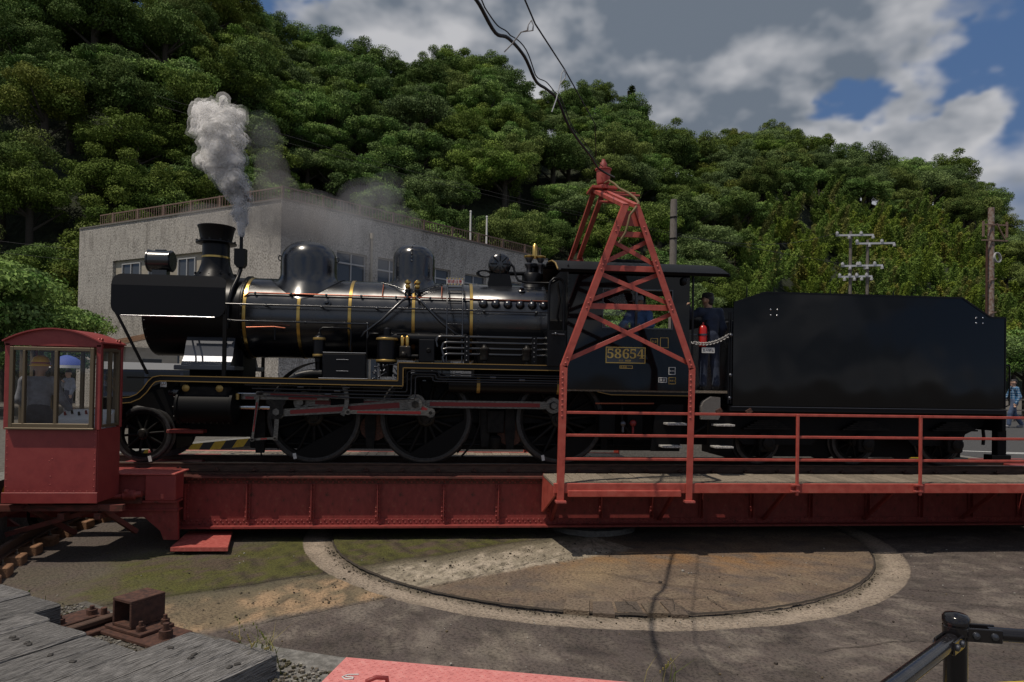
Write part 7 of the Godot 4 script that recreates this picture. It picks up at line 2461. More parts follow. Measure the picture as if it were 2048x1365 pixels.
	for k in 3:
		mb = MB.new()
		mb.span(Vector3(-0.1 + k * 0.5, 0.5, 0.85), Vector3(0.2 + k * 0.5, 1.0, 1.0), 0.02)
		part("under_cab_box", mb, M.soot, t)

func build_tender() -> void:
	var t := thing("tender", "plain glossy black tender coupled behind the locomotive's cab", "tender")
	var side := PackedVector2Array([Vector2(2.20, 1.12), Vector2(2.20, 2.92), Vector2(2.76, 3.12), Vector2(6.52, 3.13), Vector2(7.06, 2.80), Vector2(7.10, 2.79), Vector2(7.38, 2.79), Vector2(7.38, 1.12)])
	var mb := MB.new()
	for s in [1.0, -1.0]:
		mb = MB.new()
		mb.prism(side, Transform3D(Basis.IDENTITY, Vector3(0, 0, s * 1.29)), -0.01, 0.01)
		var sd := part("side_sheet", mb, M.enamel, t)
		mb = MB.new()
		for i in range(1, 7):
			var a := side[i]
			var b := side[i + 1] if i < 7 else side[7]
			if i < 6:
				mb.beam(Vector3(a.x, a.y, s * 1.303), Vector3(b.x, b.y, s * 1.303), 0.03, 0.012, Vector3.BACK)
		mb.pipe([Vector3(7.375, 2.78, s * 1.303), Vector3(7.375, 1.12, s * 1.303)], 0.013, 6)
		part("beading", mb, M.panel, sd)
		var rv := MB.new()
		for q in [[2.88, 2.72], [3.0, 2.72], [2.88, 2.82], [3.0, 2.82], [6.80, 2.68], [6.93, 2.68], [6.80, 2.78], [6.93, 2.78]]:
			rv.rivet(Vector3(q[0], q[1], s * 1.30), Vector3(0, 0, s), 0.016)
		part("bracket_bolts", rv, M.bright, sd).set_meta("kind", "stuff")
	mb = MB.new()
	mb.span(Vector3(7.36, 1.12, -1.28), Vector3(7.38, 2.79, 1.28))
	part("rear_sheet", mb, M.enamel, t)
	mb = MB.new()
	mb.span(Vector3(2.20, 1.12, -1.28), Vector3(2.22, 2.60, 1.28))
	part("front_sheet", mb, M.black, t)
	mb = MB.new()
	mb.span(Vector3(2.22, 2.55, -1.28), Vector3(7.36, 2.58, 1.28))
	part("tank_top", mb, M.soot, t)
	mb = MB.new()
	mb.colored = false
	for k in 500:
		var p := Vector3(rng.randf_range(2.9, 6.2), 2.62, rng.randf_range(-1.15, 1.15))
		p.y += rng.randf_range(0.0, 0.3) * (1.0 - absf(p.z) / 1.3)
		mb.ball(p, rng.randf_range(0.06, 0.13), 5, 3, Vector3(1, 0.7, 1))
	part("coal", mb, M.matt, t).set_meta("kind", "stuff")
	for x in [2.45, 2.95, 4.0, 5.2]:
		cylinder_thing(t, "edge_pin", Vector3(x, 2.95, 1.27), Vector3(x, 3.22, 1.27), 0.012, M.panel, 6)
	mb = MB.new()
	mb.span(Vector3(2.15, 1.02, -1.30), Vector3(7.42, 1.115, 1.30), 0.008)
	var bd := part("footplate", mb, M.panel, t)
	pipes(bd, "edge_line", [Vector3(2.18, 1.10, 1.305), Vector3(7.40, 1.10, 1.305)], 0.007, M.sheen)
	for s in [1.0, -1.0]:
		mb = MB.new()
		mb.prism(PackedVector2Array([Vector2(2.3, 1.02), Vector2(7.4, 1.02), Vector2(7.3, 0.78), Vector2(6.95, 0.62), Vector2(6.85, 0.4), Vector2(5.9, 0.4), Vector2(5.75, 0.55), Vector2(4.05, 0.55), Vector2(3.9, 0.4), Vector2(2.6, 0.4), Vector2(2.4, 0.6)]), Transform3D(Basis.IDENTITY, Vector3(0, 0, s * 0.86)), -0.02, 0.02)
		part("frame_plate", mb, M.soot, t)
		for x in [3.0, 4.9, 6.66]:
			wheel(t, x, 0.44, s, 0.43, 9, Vector2.ZERO, 0.0)
			mb = MB.new()
			mb.span(Vector3(x - 0.15, 0.28, s * 0.95 - 0.07), Vector3(x + 0.15, 0.62, s * 0.95 + 0.07), 0.03)
			mb.lathe([Vector2(0.11, 0.0), Vector2(0.11, 0.05), Vector2(0.07, 0.07)], Vector3(x, 0.44, s * 1.02), Vector3(0, 0, s), 16)
			part("axle_box", mb, M.matt, t)
			mb = MB.new()
			for k in 5:
				mb.box(Vector3(x, 0.70 + k * 0.035, s * 0.95), Vector3(0.9 - k * 0.13, 0.03, 0.09))
			part("leaf_spring", mb, M.matt, t)
			cylinder_thing(t, "axle", Vector3(x, 0.44, -0.5), Vector3(x, 0.44, 0.5), 0.07, M.soot)
	mb = MB.new()
	mb.span(Vector3(2.35, 0.14, -0.46), Vector3(7.2, 1.02, 0.46))  # added black box, keeps light from showing through the tender wheels
	part("dark_tender_infill", mb, M.soot, t)
	for q in [[1.87, 0.78], [1.85, 0.40]]:
		mb = MB.new()
		mb.span(Vector3(q[0], q[1] - 0.02, 1.18), Vector3(q[0] + 0.33, q[1] + 0.012, 1.42), 0.004)
		part("step_tread", mb, M.chalk, t)
	mb = MB.new()
	mb.span(Vector3(1.84, 0.3, 1.155), Vector3(2.26, 1.03, 1.175))
	part("step_plate", mb, M.soot, t)
	# rear beam, coupler, hose and hanging post
	mb = MB.new()
	mb.span(Vector3(7.42, 0.7, -1.2), Vector3(7.5, 1.1, 1.2), 0.01)
	part("buffer_beam", mb, M.soot, t)
	mb = MB.new()
	mb.span(Vector3(7.5, 0.78, -0.15), Vector3(7.95, 1.0, 0.15), 0.03)
	part("coupler", mb, M.oily, t)
	mb = MB.new()
	mb.span(Vector3(7.42, 0.15, 0.95), Vector3(7.60, 0.72, 1.1), 0.01)
	mb.span(Vector3(7.3, 0.14, 0.9), Vector3(7.68, 0.26, 1.12), 0.01)
	part("rail_guard", mb, M.soot, t)
	pipes(t, "brake_hose", [Vector3(7.5, 0.95, 0.5), Vector3(7.62, 0.85, 0.5), Vector3(7.64, 0.55, 0.52), Vector3(7.6, 0.4, 0.55)], 0.03, M.matt)
	pipes(t, "rear_rail", [Vector3(7.40, 1.15, 1.26), Vector3(7.5, 1.2, 1.26), Vector3(7.5, 1.9, 1.26), Vector3(7.40, 1.95, 1.26)], 0.014, M.panel)
	# posts at the tender's front corner and the chain across the gap
	for x in [2.16, 2.12]:
		pipes(t, "grab_rail", [Vector3(x, 1.15, 1.30), Vector3(x, 2.75, 1.30)], 0.016, M.panel)
	for q in [[2.15, 2.35], [2.15, 1.65], [2.14, 1.25]]:
		mb = MB.new()
		mb.ball(Vector3(q[0], q[1], 1.31), 0.035, 8, 5)
		part("rail_knob", mb, M.sheen, t)
	var c := thing("safety_chain", "light metal chain hung across the gap between cab and tender", "chain")
	var link := MB.new()
	link.lathe([Vector2(0.014, -0.005), Vector2(0.026, -0.005), Vector2(0.026, 0.005), Vector2(0.014, 0.005), Vector2(0.014, -0.005)], Vector3.ZERO, Vector3.BACK, 10, false, 0.0, TAU, Vector2(1.4, 1.0))
	var lm := link.mesh()
	for k in 23:
		var f := k / 22.0
		var o := part("link", lm, M.chalk, c)
		o.position = Vector3(lerpf(1.46, 2.14, f), 2.24 + 0.16 * f - 0.34 * f * (1.0 - f) - 0.03, 1.31)
		o.rotation = Vector3(0.8 if k % 2 else -0.6, 0, lerpf(-0.35, 0.6, f))
	mb = MB.new()
	mb.span(Vector3(1.63, 2.03, 1.30), Vector3(1.86, 2.125, 1.308))
	var sg := solo("chain_sign", mb, M.white, "small white sign with black characters hanging from the chain", "sign")
	glyphs("立入禁止", 0.049, M.stripe_black, Vector3(1.638, 2.053, 1.309), sg)

# ---------------------------------------------------------------- people
func body_net(bones: Array, cell: float, blend: float, mb: MB, grow := 0.0) -> void:
	# bones: [a, b, ra, rb, colour, flatten_z]; a smooth union of tapered capsules meshed as surface nets
	var lo := Vector3.ONE * 1e9
	var hi := -lo
	for b in bones:
		var r: float = maxf(b[2], b[3]) + grow + blend + cell * 2.0
		for k in 2:
			lo = lo.min(b[k] - Vector3.ONE * r)
			hi = hi.max(b[k] + Vector3.ONE * r)
	var nx := int((hi.x - lo.x) / cell) + 2
	var ny := int((hi.y - lo.y) / cell) + 2
	var nz := int((hi.z - lo.z) / cell) + 2
	var field := PackedFloat32Array()
	field.resize(nx * ny * nz)
	field.fill(1.0)
	var best := PackedFloat32Array()
	best.resize(nx * ny * nz)
	best.fill(1.0)
	var who := PackedByteArray()
	who.resize(nx * ny * nz)
	for bi in bones.size():
		var b: Array = bones[bi]
		var a: Vector3 = b[0]
		var ab: Vector3 = b[1] - a
		var ra: float = b[2] + grow
		var rb: float = b[3] + grow
		var fz: float = b[5] if b.size() > 5 else 1.0
		var l2 := maxf(ab.length_squared(), 1e-8)
		var m: float = maxf(ra, rb) + blend + cell * 1.5
		var p0 := ((a.min(b[1]) - Vector3.ONE * m - lo) / cell).max(Vector3.ZERO)
		var p1 := (a.max(b[1]) + Vector3.ONE * m - lo) / cell
		for x in range(int(p0.x), mini(int(p1.x) + 1, nx)):
			for y in range(int(p0.y), mini(int(p1.y) + 1, ny)):
				for z in range(int(p0.z), mini(int(p1.z) + 1, nz)):
					var p := lo + Vector3(x, y, z) * cell - a
					var t := clampf(p.dot(ab) / l2, 0.0, 1.0)
					var q := p - ab * t
					q.z *= fz
					var d := q.length() - lerpf(ra, rb, t)
					var i := (x * ny + y) * nz + z
					var o := field[i]
					if d < best[i]:
						best[i] = d
						who[i] = bi
					var h := maxf(blend - absf(o - d), 0.0) / blend
					field[i] = minf(o, d) - h * h * blend * 0.25
	var id := PackedInt32Array()
	id.resize(nx * ny * nz)
	id.fill(-1)
	var step := [0, 1, nz, nz + 1, ny * nz, ny * nz + 1, ny * nz + nz, ny * nz + nz + 1]
	var edges := [[0, 1], [0, 2], [0, 4], [1, 3], [1, 5], [2, 3], [2, 6], [3, 7], [4, 5], [4, 6], [5, 7], [6, 7]]
	for x in nx - 1:
		for y in ny - 1:
			for z in nz - 1:
				var i := (x * ny + y) * nz + z
				var neg := 0
				for k in 8:
					if field[i + step[k]] < 0.0:
						neg += 1
				if neg == 0 or neg == 8:
					continue
				var s := Vector3.ZERO
				var cnt := 0
				for e in edges:
					var f0: float = field[i + step[e[0]]]
					var f1: float = field[i + step[e[1]]]
					if (f0 < 0.0) == (f1 < 0.0):
						continue
					var t: float = f0 / (f0 - f1)
					var c0 := Vector3((e[0] >> 2) & 1, (e[0] >> 1) & 1, e[0] & 1)
					var c1 := Vector3((e[1] >> 2) & 1, (e[1] >> 1) & 1, e[1] & 1)
					s += c0.lerp(c1, t)
					cnt += 1
				s /= cnt
				var g := Vector3(field[i + step[4]] - field[i] + field[i + step[7]] - field[i + step[3]], field[i + step[2]] - field[i] + field[i + step[7]] - field[i + step[5]], field[i + step[1]] - field[i] + field[i + step[7]] - field[i + step[6]])
				mb.col = bones[who[i]][4]
				id[i] = mb.vert(lo + (Vector3(x, y, z) + s) * cell, g.normalized())
	for x in range(1, nx - 1):
		for y in range(1, ny - 1):
			for z in range(1, nz - 1):
				var i := (x * ny + y) * nz + z
				var f := field[i] < 0.0
				for ax in 3:
					var st: int = [ny * nz, nz, 1][ax]
					if (field[i + st] < 0.0) == f:
						continue
					var u: int = [nz, 1, ny * nz][ax]
					var w: int = [1, ny * nz, nz][ax]
					var a := id[i]
					var b := id[i - u]
					var c := id[i - u - w]
					var d := id[i - w]
					if a >= 0 and b >= 0 and c >= 0 and d >= 0:
						mb.face(a, b, c)
						mb.face(a, c, d)

func hand_bones(wrist: Vector3, dir: Vector3, thumb: Vector3, curl: float, skin: Color) -> Array:
	# a palm and five unequal fingers that bend towards the palm side
	var y := dir.normalized()
	var x := (thumb - y * thumb.dot(y)).normalized()
	var z := x.cross(y)
	var out := [[wrist - y * 0.01, wrist + y * 0.055, 0.026, 0.03, skin], [wrist + y * 0.05 - x * 0.022, wrist + y * 0.05 + x * 0.022, 0.022, 0.022, skin]]
	for k in 4:
		var o := wrist + y * (0.085 - 0.004 * absf(k - 1.2)) + x * (0.028 - 0.0185 * k)
		var ln: float = [0.040, 0.046, 0.042, 0.033][k]
		var d1 := (y * cos(curl) + z * sin(curl)).normalized()
		var d2 := (y * cos(curl * 2.2) + z * sin(curl * 2.2)).normalized()
		out.append([o, o + d1 * ln, 0.0095, 0.009, skin])
		out.append([o + d1 * ln, o + d1 * ln + d2 * ln * 0.8, 0.009, 0.0075, skin])
	var t0 := wrist + y * 0.025 + x * 0.026
	var t1 := t0 + (x * 0.75 + y * 0.65 + z * 0.2).normalized() * 0.035
	out.append([t0, t1, 0.0125, 0.0105, skin])
	out.append([t1, t1 + (x * 0.3 + y + z * 0.3).normalized() * 0.03, 0.0105, 0.0085, skin])
	return out

func person(label: String, at: Vector3, turn: float, pose: Dictionary, colors: Dictionary, cell := 0.026, called_group := "") -> Node3D:
	var t := thing("person", label, "person", at, turn, called_group)
	var skin: Color = colors.skin
	var hairc: Color = colors.hair
	var pv: Vector3 = pose.get("pelvis", Vector3(0, 0.93, 0))
	var ch: Vector3 = pose.get("chest", Vector3(0, 1.28, 0))
	var nk: Vector3 = pose.get("neck", Vector3(0, 1.46, 0.01))
	var hd: Vector3 = pose.get("head", Vector3(0, 1.59, -0.02))
	var legs: Array = pose.legs      # [hip, knee, ankle, toe] twice
	var arms: Array = pose.arms      # [shoulder, elbow, wrist, hand direction, thumb side, curl] twice
	var bones := [[pv, ch, 0.125, 0.13, skin, 1.25], [ch, nk - Vector3(0, 0.05, 0), 0.13, 0.075, skin, 1.2], [nk - Vector3(0, 0.06, 0), hd - Vector3(0, 0.05, 0), 0.052, 0.05, skin]]
	var shirt := [[pv + Vector3(0, 0.02, 0), ch, 0.14, 0.145, skin, 1.2], [ch, nk - Vector3(0, 0.06, 0), 0.145, 0.085, skin, 1.15]]
	var pants := [[pv + Vector3(0, 0.06, 0), pv - Vector3(0, 0.05, 0), 0.145, 0.14, skin, 1.15]]
	var shoes := []
	for l in legs:
		bones.append([l[0], l[1], 0.08, 0.052, skin])
		bones.append([l[1], l[2], 0.055, 0.038, skin])
		pants.append([l[0], l[1], 0.098, 0.075, skin])
		pants.append([l[1], l[2] + (l[1] - l[2]) * 0.08, 0.075, 0.068, skin])
		shoes.append([l[2] - Vector3(0, 0.04, 0), l[3], 0.048, 0.04, skin])
		shoes.append([l[2] - Vector3(0, 0.03, 0), l[2] + Vector3(0, 0.03, 0), 0.045, 0.045, skin])
	for a in arms:
		bones.append([nk - Vector3(0, 0.07, 0), a[0], 0.06, 0.06, skin])
		bones.append([a[0], a[1], 0.05, 0.04, skin])
		bones.append([a[1], a[2], 0.04, 0.028, skin])
		shirt.append([nk - Vector3(0, 0.09, 0), a[0], 0.075, 0.075, skin])
		shirt.append([a[0], a[1], 0.072, 0.058, skin])
		if not colors.get("short_sleeves", false):
			shirt.append([a[1], a[2], 0.058, 0.045, skin])
	var mb := MB.new()
	mb.colored = true
	body_net(bones, cell, 0.035, mb)
	# head: skull, face, nose, ears, on a finer grid
	var f: Vector3 = (pose.get("look", Vector3(0, 0, -1)) as Vector3).normalized()
	var r := f.cross(Vector3.UP).normalized()
	var u := r.cross(f)
	var head := [[hd + u * 0.035 - f * 0.015, hd + u * 0.03 + f * 0.015, 0.092, 0.088, skin], [hd + u * 0.0 + f * 0.02, hd - u * 0.075 + f * 0.045, 0.075, 0.045, skin], [hd + f * 0.095 + u * 0.005, hd + f * 0.112 - u * 0.03, 0.010, 0.014, skin],
		[hd + r * 0.088 - u * 0.012, hd + r * 0.09 + u * 0.02, 0.016, 0.02, skin], [hd - r * 0.088 - u * 0.012, hd - r * 0.09 + u * 0.02, 0.016, 0.02, skin], [hd - u * 0.05 - f * 0.01, nk + Vector3(0, -0.02, 0), 0.055, 0.052, skin],
		[hd + f * 0.088 - u * 0.052 - r * 0.018, hd + f * 0.088 - u * 0.052 + r * 0.018, 0.008, 0.008, skin * Color(0.8, 0.5, 0.5)]]
	body_net(head, 0.010, 0.02, mb)
	for a in arms:
		body_net(hand_bones(a[2], a[3], a[4], a[5], skin), 0.0055, 0.008, mb)
	var fl := plain(1, 1, 1, 0.55)
	fl.vertex_color_use_as_albedo = true
	var body := part("body", mb, fl, t)
	mb = MB.new()
	for s in [1.0, -1.0]:
		mb.ball(hd + f * 0.092 + r * s * 0.034 + u * 0.018, 0.011, 8, 5)
	part("eyes", mb, plain(0.03, 0.02, 0.02, 0.2), body).set_meta("kind", "stuff")
	if not colors.has("helmet"):
		mb = MB.new()
		mb.colored = true
		body_net([[hd + u * 0.055 - f * 0.025, hd + u * 0.06 + f * 0.02, 0.092, 0.082, hairc], [hd + u * 0.01 - f * 0.055, hd - u * 0.04 - f * 0.05, 0.06, 0.05, hairc]], 0.012, 0.02, mb)
		part("hair", mb, fl, t)
	mb = MB.new()
	body_net(shirt, cell, 0.04, mb, 0.004)
	part("shirt", mb, colors.shirt, t)
	mb = MB.new()
	body_net(pants, cell, 0.035, mb, 0.004)
	part("trousers", mb, colors.pants, t)
	mb = MB.new()
	body_net(shoes, 0.016, 0.02, mb)
	part("shoes", mb, colors.shoes, t)
	if colors.has("helmet"):
		mb = MB.new()
		mb.lathe([Vector2(0.155, -0.012), Vector2(0.155, 0.0), Vector2(0.128, 0.012), Vector2(0.125, 0.06), Vector2(0.10, 0.115), Vector2(0.05, 0.145), Vector2(0.0, 0.152)], hd + u * 0.045, Vector3.UP, 28, false, 0.0, TAU, Vector2(0.92, 1.06))
		var hm := part("helmet", mb, colors.helmet, t)
		mb = MB.new()
		mb.lathe([Vector2(0.129, 0.022), Vector2(0.132, 0.025), Vector2(0.130, 0.045), Vector2(0.127, 0.048)], hd + u * 0.045, Vector3.UP, 28, false, 0.0, TAU, Vector2(0.92, 1.06))
		part("band", mb, colors.band, hm)
	elif colors.has("cap"):
		mb = MB.new()
		mb.lathe([Vector2(0.112, 0.0), Vector2(0.112, 0.05), Vector2(0.09, 0.085), Vector2(0.0, 0.10)], hd + u * 0.06, Vector3.UP, 24, false, 0.0, TAU, Vector2(0.92, 1.05))
		var cp := part("cap", mb, colors.cap, t)
		mb = MB.new()
		mb.box(hd + u * 0.065 + f * 0.13, Vector3(0.15, 0.012, 0.09), Basis(r, u, -f), 0.005)
		part("peak", mb, colors.cap, cp)
	return t

func cloth(r: float, g: float, b: float) -> StandardMaterial3D:
	var m := textured(ramp_tex(0.03, [[0.2, r * 0.75, g * 0.75, b * 0.75], [0.8, r * 1.2, g * 1.2, b * 1.2]], 77, 4, 128), Vector3.ONE * 2.0, 0.85, M.grain, 0.3, false)
	m.rim_enabled = true
	m.rim = 0.3
	return m

func check_cloth() -> StandardMaterial3D:
	# woven blue, white and black check
	var im := Image.create(64, 64, false, Image.FORMAT_RGB8)
	for y in 64:
		for x in 64:
			var a := (x % 32) < 14
			var b := (y % 32) < 14
			var c := Color(0.62, 0.68, 0.74)
			if a != b:
				c = Color(0.10, 0.42, 0.62)
			elif a and b:
				c = Color(0.03, 0.07, 0.16)
			if x % 32 == 23 or y % 32 == 23:
				c = c.darkened(0.5)
			im.set_pixel(x, y, c)
	var m := StandardMaterial3D.new()
	m.albedo_texture = ImageTexture.create_from_image(im)
	m.roughness = 0.85
	return tri_map(m, Vector3.ONE * 6.0, false)

func build_people() -> void:
	var skin := Color(0.42, 0.26, 0.18)
	var dark := Color(0.012, 0.01, 0.009)
	var navy := cloth(0.016, 0.026, 0.055)
	var boots := cloth(0.012, 0.011, 0.010)
	# worker on the footplate between cab and tender, seen from behind
	person("person in dark navy overalls and cap standing with back turned between cab and tender", Vector3(1.86, 1.37, 1.08), 0.0, {
		"chest": Vector3(0.02, 1.28, -0.02), "neck": Vector3(0.0, 1.47, -0.03), "head": Vector3(-0.02, 1.60, -0.05), "look": Vector3(-0.55, -0.15, -1),
		"legs": [[Vector3(-0.09, 0.9, 0), Vector3(-0.11, 0.49, -0.02), Vector3(-0.12, 0.09, 0.02), Vector3(-0.14, 0.045, -0.13)], [Vector3(0.09, 0.9, 0), Vector3(0.11, 0.49, -0.03), Vector3(0.12, 0.09, 0.02), Vector3(0.14, 0.045, -0.13)]],
		"arms": [[Vector3(-0.17, 1.40, -0.03), Vector3(-0.33, 1.33, -0.08), Vector3(-0.45, 1.46, 0.12), Vector3(-0.3, 0.4, 0.35), Vector3(0, 0.8, 0.5), 0.7], [Vector3(0.17, 1.40, -0.02), Vector3(0.25, 1.12, 0.0), Vector3(0.23, 0.92, -0.15), Vector3(0.05, -0.6, -0.5), Vector3(-1, 0, 0), 0.5]]},
		{"skin": skin, "hair": dark, "shirt": navy, "pants": navy, "shoes": boots, "cap": boots}, 0.024)
	# driver inside the cab
	person("person in light blue shirt and white cap at the cab window behind the gantry", Vector3(0.72, 1.37, 0.62), 2.6, {
		"chest": Vector3(0, 1.26, -0.06), "neck": Vector3(0, 1.43, -0.1), "head": Vector3(0, 1.55, -0.15), "look": Vector3(0.3, -0.2, -1),
		"legs": [[Vector3(-0.09, 0.9, 0), Vector3(-0.1, 0.49, -0.04), Vector3(-0.1, 0.09, 0.02), Vector3(-0.1, 0.045, -0.13)], [Vector3(0.09, 0.9, 0), Vector3(0.1, 0.49, -0.04), Vector3(0.1, 0.09, 0.02), Vector3(0.1, 0.045, -0.13)]],
		"arms": [[Vector3(-0.17, 1.36, -0.08), Vector3(-0.26, 1.16, -0.22), Vector3(-0.12, 1.10, -0.42), Vector3(0.3, 0.0, -1), Vector3(0, 1, 0), 0.5], [Vector3(0.17, 1.36, -0.08), Vector3(0.26, 1.16, -0.22), Vector3(0.15, 1.10, -0.42), Vector3(-0.3, 0.0, -1), Vector3(0, 1, 0), 0.5]]},
		{"skin": skin, "hair": dark, "shirt": cloth(0.10, 0.20, 0.42), "pants": navy, "shoes": boots, "cap": cloth(0.42, 0.48, 0.55)}, 0.028)
	# operator in the cabin, back turned, yellow helmet
	person("person in grey work shirt and yellow helmet seen from behind inside the operator's cabin", Vector3(-8.80, -0.03, 2.0), 0.25, {
		"chest": Vector3(0.0, 1.27, -0.02), "neck": Vector3(0.0, 1.46, -0.02), "head": Vector3(0.0, 1.585, -0.04), "look": Vector3(0.15, -0.1, -1),
		"legs": [[Vector3(-0.09, 0.9, 0), Vector3(-0.1, 0.49, -0.02), Vector3(-0.1, 0.09, 0.02), Vector3(-0.11, 0.045, -0.13)], [Vector3(0.09, 0.9, 0), Vector3(0.1, 0.49, -0.02), Vector3(0.1, 0.09, 0.02), Vector3(0.12, 0.045, -0.13)]],
		"arms": [[Vector3(-0.18, 1.39, -0.01), Vector3(-0.25, 1.12, -0.02), Vector3(-0.16, 0.98, -0.2), Vector3(0.2, 0.0, -0.6), Vector3(1, 0.3, 0), 0.4], [Vector3(0.18, 1.39, -0.01), Vector3(0.27, 1.12, -0.05), Vector3(0.34, 0.98, -0.22), Vector3(0.3, 0.0, -0.8), Vector3(-1, 0.3, 0), 0.4]]},
		{"skin": skin, "hair": Color(0.2, 0.19, 0.18), "shirt": cloth(0.20, 0.21, 0.235), "pants": cloth(0.05, 0.05, 0.06), "shoes": boots, "helmet": plain(0.85, 0.48, 0.015, 0.35), "band": plain(0.35, 0.05, 0.02, 0.5)}, 0.026)
	# pedestrian on the road at the right edge
	var pd := person("person in blue and white checked shirt and jeans walking past behind the tender", Vector3(17.35, 0.10, -9.35), 1.25, {
		"look": Vector3(0, 0.0, -1),
		"legs": [[Vector3(-0.08, 0.9, 0), Vector3(-0.09, 0.52, -0.16), Vector3(-0.09, 0.10, -0.20), Vector3(-0.1, 0.06, -0.34)], [Vector3(0.08, 0.9, 0), Vector3(0.09, 0.48, 0.05), Vector3(0.09, 0.12, 0.30), Vector3(0.1, 0.05, 0.17)]],
		"arms": [[Vector3(-0.18, 1.39, 0), Vector3(-0.22, 1.11, 0.08), Vector3(-0.22, 0.88, -0.04), Vector3(0, -1, -0.3), Vector3(0.2, 0, -1), 0.4], [Vector3(0.18, 1.39, 0), Vector3(0.23, 1.12, -0.10), Vector3(0.17, 1.0, -0.28), Vector3(-0.2, -0.2, -1), Vector3(-1, 0.2, 0), 0.5]]},
		{"skin": Color(0.45, 0.28, 0.2), "hair": dark, "shirt": check_cloth(), "pants": cloth(0.06, 0.09, 0.16), "shoes": cloth(0.25, 0.25, 0.27)}, 0.028)
	var mb := MB.new()
	mb.pipe([Vector3(-0.1, 1.44, -0.10), Vector3(0.0, 1.25, -0.155), Vector3(0.12, 1.05, -0.15), Vector3(0.18, 0.92, -0.08)], 0.012, 6)
	part("strap", mb, boots, pd)
	# woman under the blue parasol
	person("person in striped top standing under the blue parasol, seen through the cabin window", Vector3(-15.7, GROUND_Y, -11.9), 2.7, {
		"legs": [[Vector3(-0.08, 0.88, 0), Vector3(-0.08, 0.48, -0.02), Vector3(-0.08, 0.09, 0.02), Vector3(-0.09, 0.045, -0.12)], [Vector3(0.08, 0.88, 0), Vector3(0.08, 0.48, -0.02), Vector3(0.08, 0.09, 0.02), Vector3(0.09, 0.045, -0.12)]],
		"arms": [[Vector3(-0.16, 1.38, 0), Vector3(-0.21, 1.12, 0.03), Vector3(-0.18, 0.9, -0.05), Vector3(0, -1, -0.2), Vector3(0.2, 0, -1), 0.4], [Vector3(0.16, 1.38, 0), Vector3(0.22, 1.15, -0.05), Vector3(0.06, 1.3, -0.17), Vector3(-0.5, 0.8, -0.2), Vector3(-1, 0.2, 0), 1.0]]},
		{"skin": Color(0.5, 0.33, 0.25), "hair": dark, "shirt": cloth(0.25, 0.27, 0.32), "pants": cloth(0.05, 0.055, 0.08), "shoes": boots}, 0.03)
	# fire extinguisher that hangs beside the worker
	var t := thing("fire_extinguisher", "red fire extinguisher hanging between the cab and the person in overalls", "extinguisher", Vector3(1.69, 2.14, 1.18))
	mb = MB.new()
	mb.lathe([Vector2(0.05, 0.0), Vector2(0.075, 0.02), Vector2(0.078, 0.30), Vector2(0.06, 0.36), Vector2(0.025, 0.39), Vector2(0.025, 0.43)], Vector3.ZERO, Vector3.UP, 20)
	part("bottle", mb, plain(0.45, 0.015, 0.012, 0.25), t)
	mb = MB.new()
	mb.box(Vector3(0.02, 0.45, 0), Vector3(0.12, 0.03, 0.03), Basis(Vector3.BACK, 0.3), 0.005)
	mb.box(Vector3(0.0, 0.42, 0), Vector3(0.06, 0.04, 0.04), Basis.IDENTITY, 0.005)
	part("handle", mb, M.soot, t)
	mb = MB.new()
	mb.pipe([Vector3(0.03, 0.42, 0.01), Vector3(0.10, 0.36, 0.02), Vector3(0.105, 0.2, 0.03), Vector3(0.09, 0.05, 0.03)], 0.012, 6)
	part("hose", mb, M.soot, t)
	mb = MB.new()
	mb.lathe([Vector2(0.08, 0.2), Vector2(0.084, 0.2), Vector2(0.084, 0.23), Vector2(0.08, 0.23)], Vector3.ZERO, Vector3.UP, 20, false)
	mb.beam(Vector3(-0.08, 0.215, 0), Vector3(-0.29, 0.215, 0.08), 0.03, 0.015)
	part("bracket", mb, M.sheen, t)

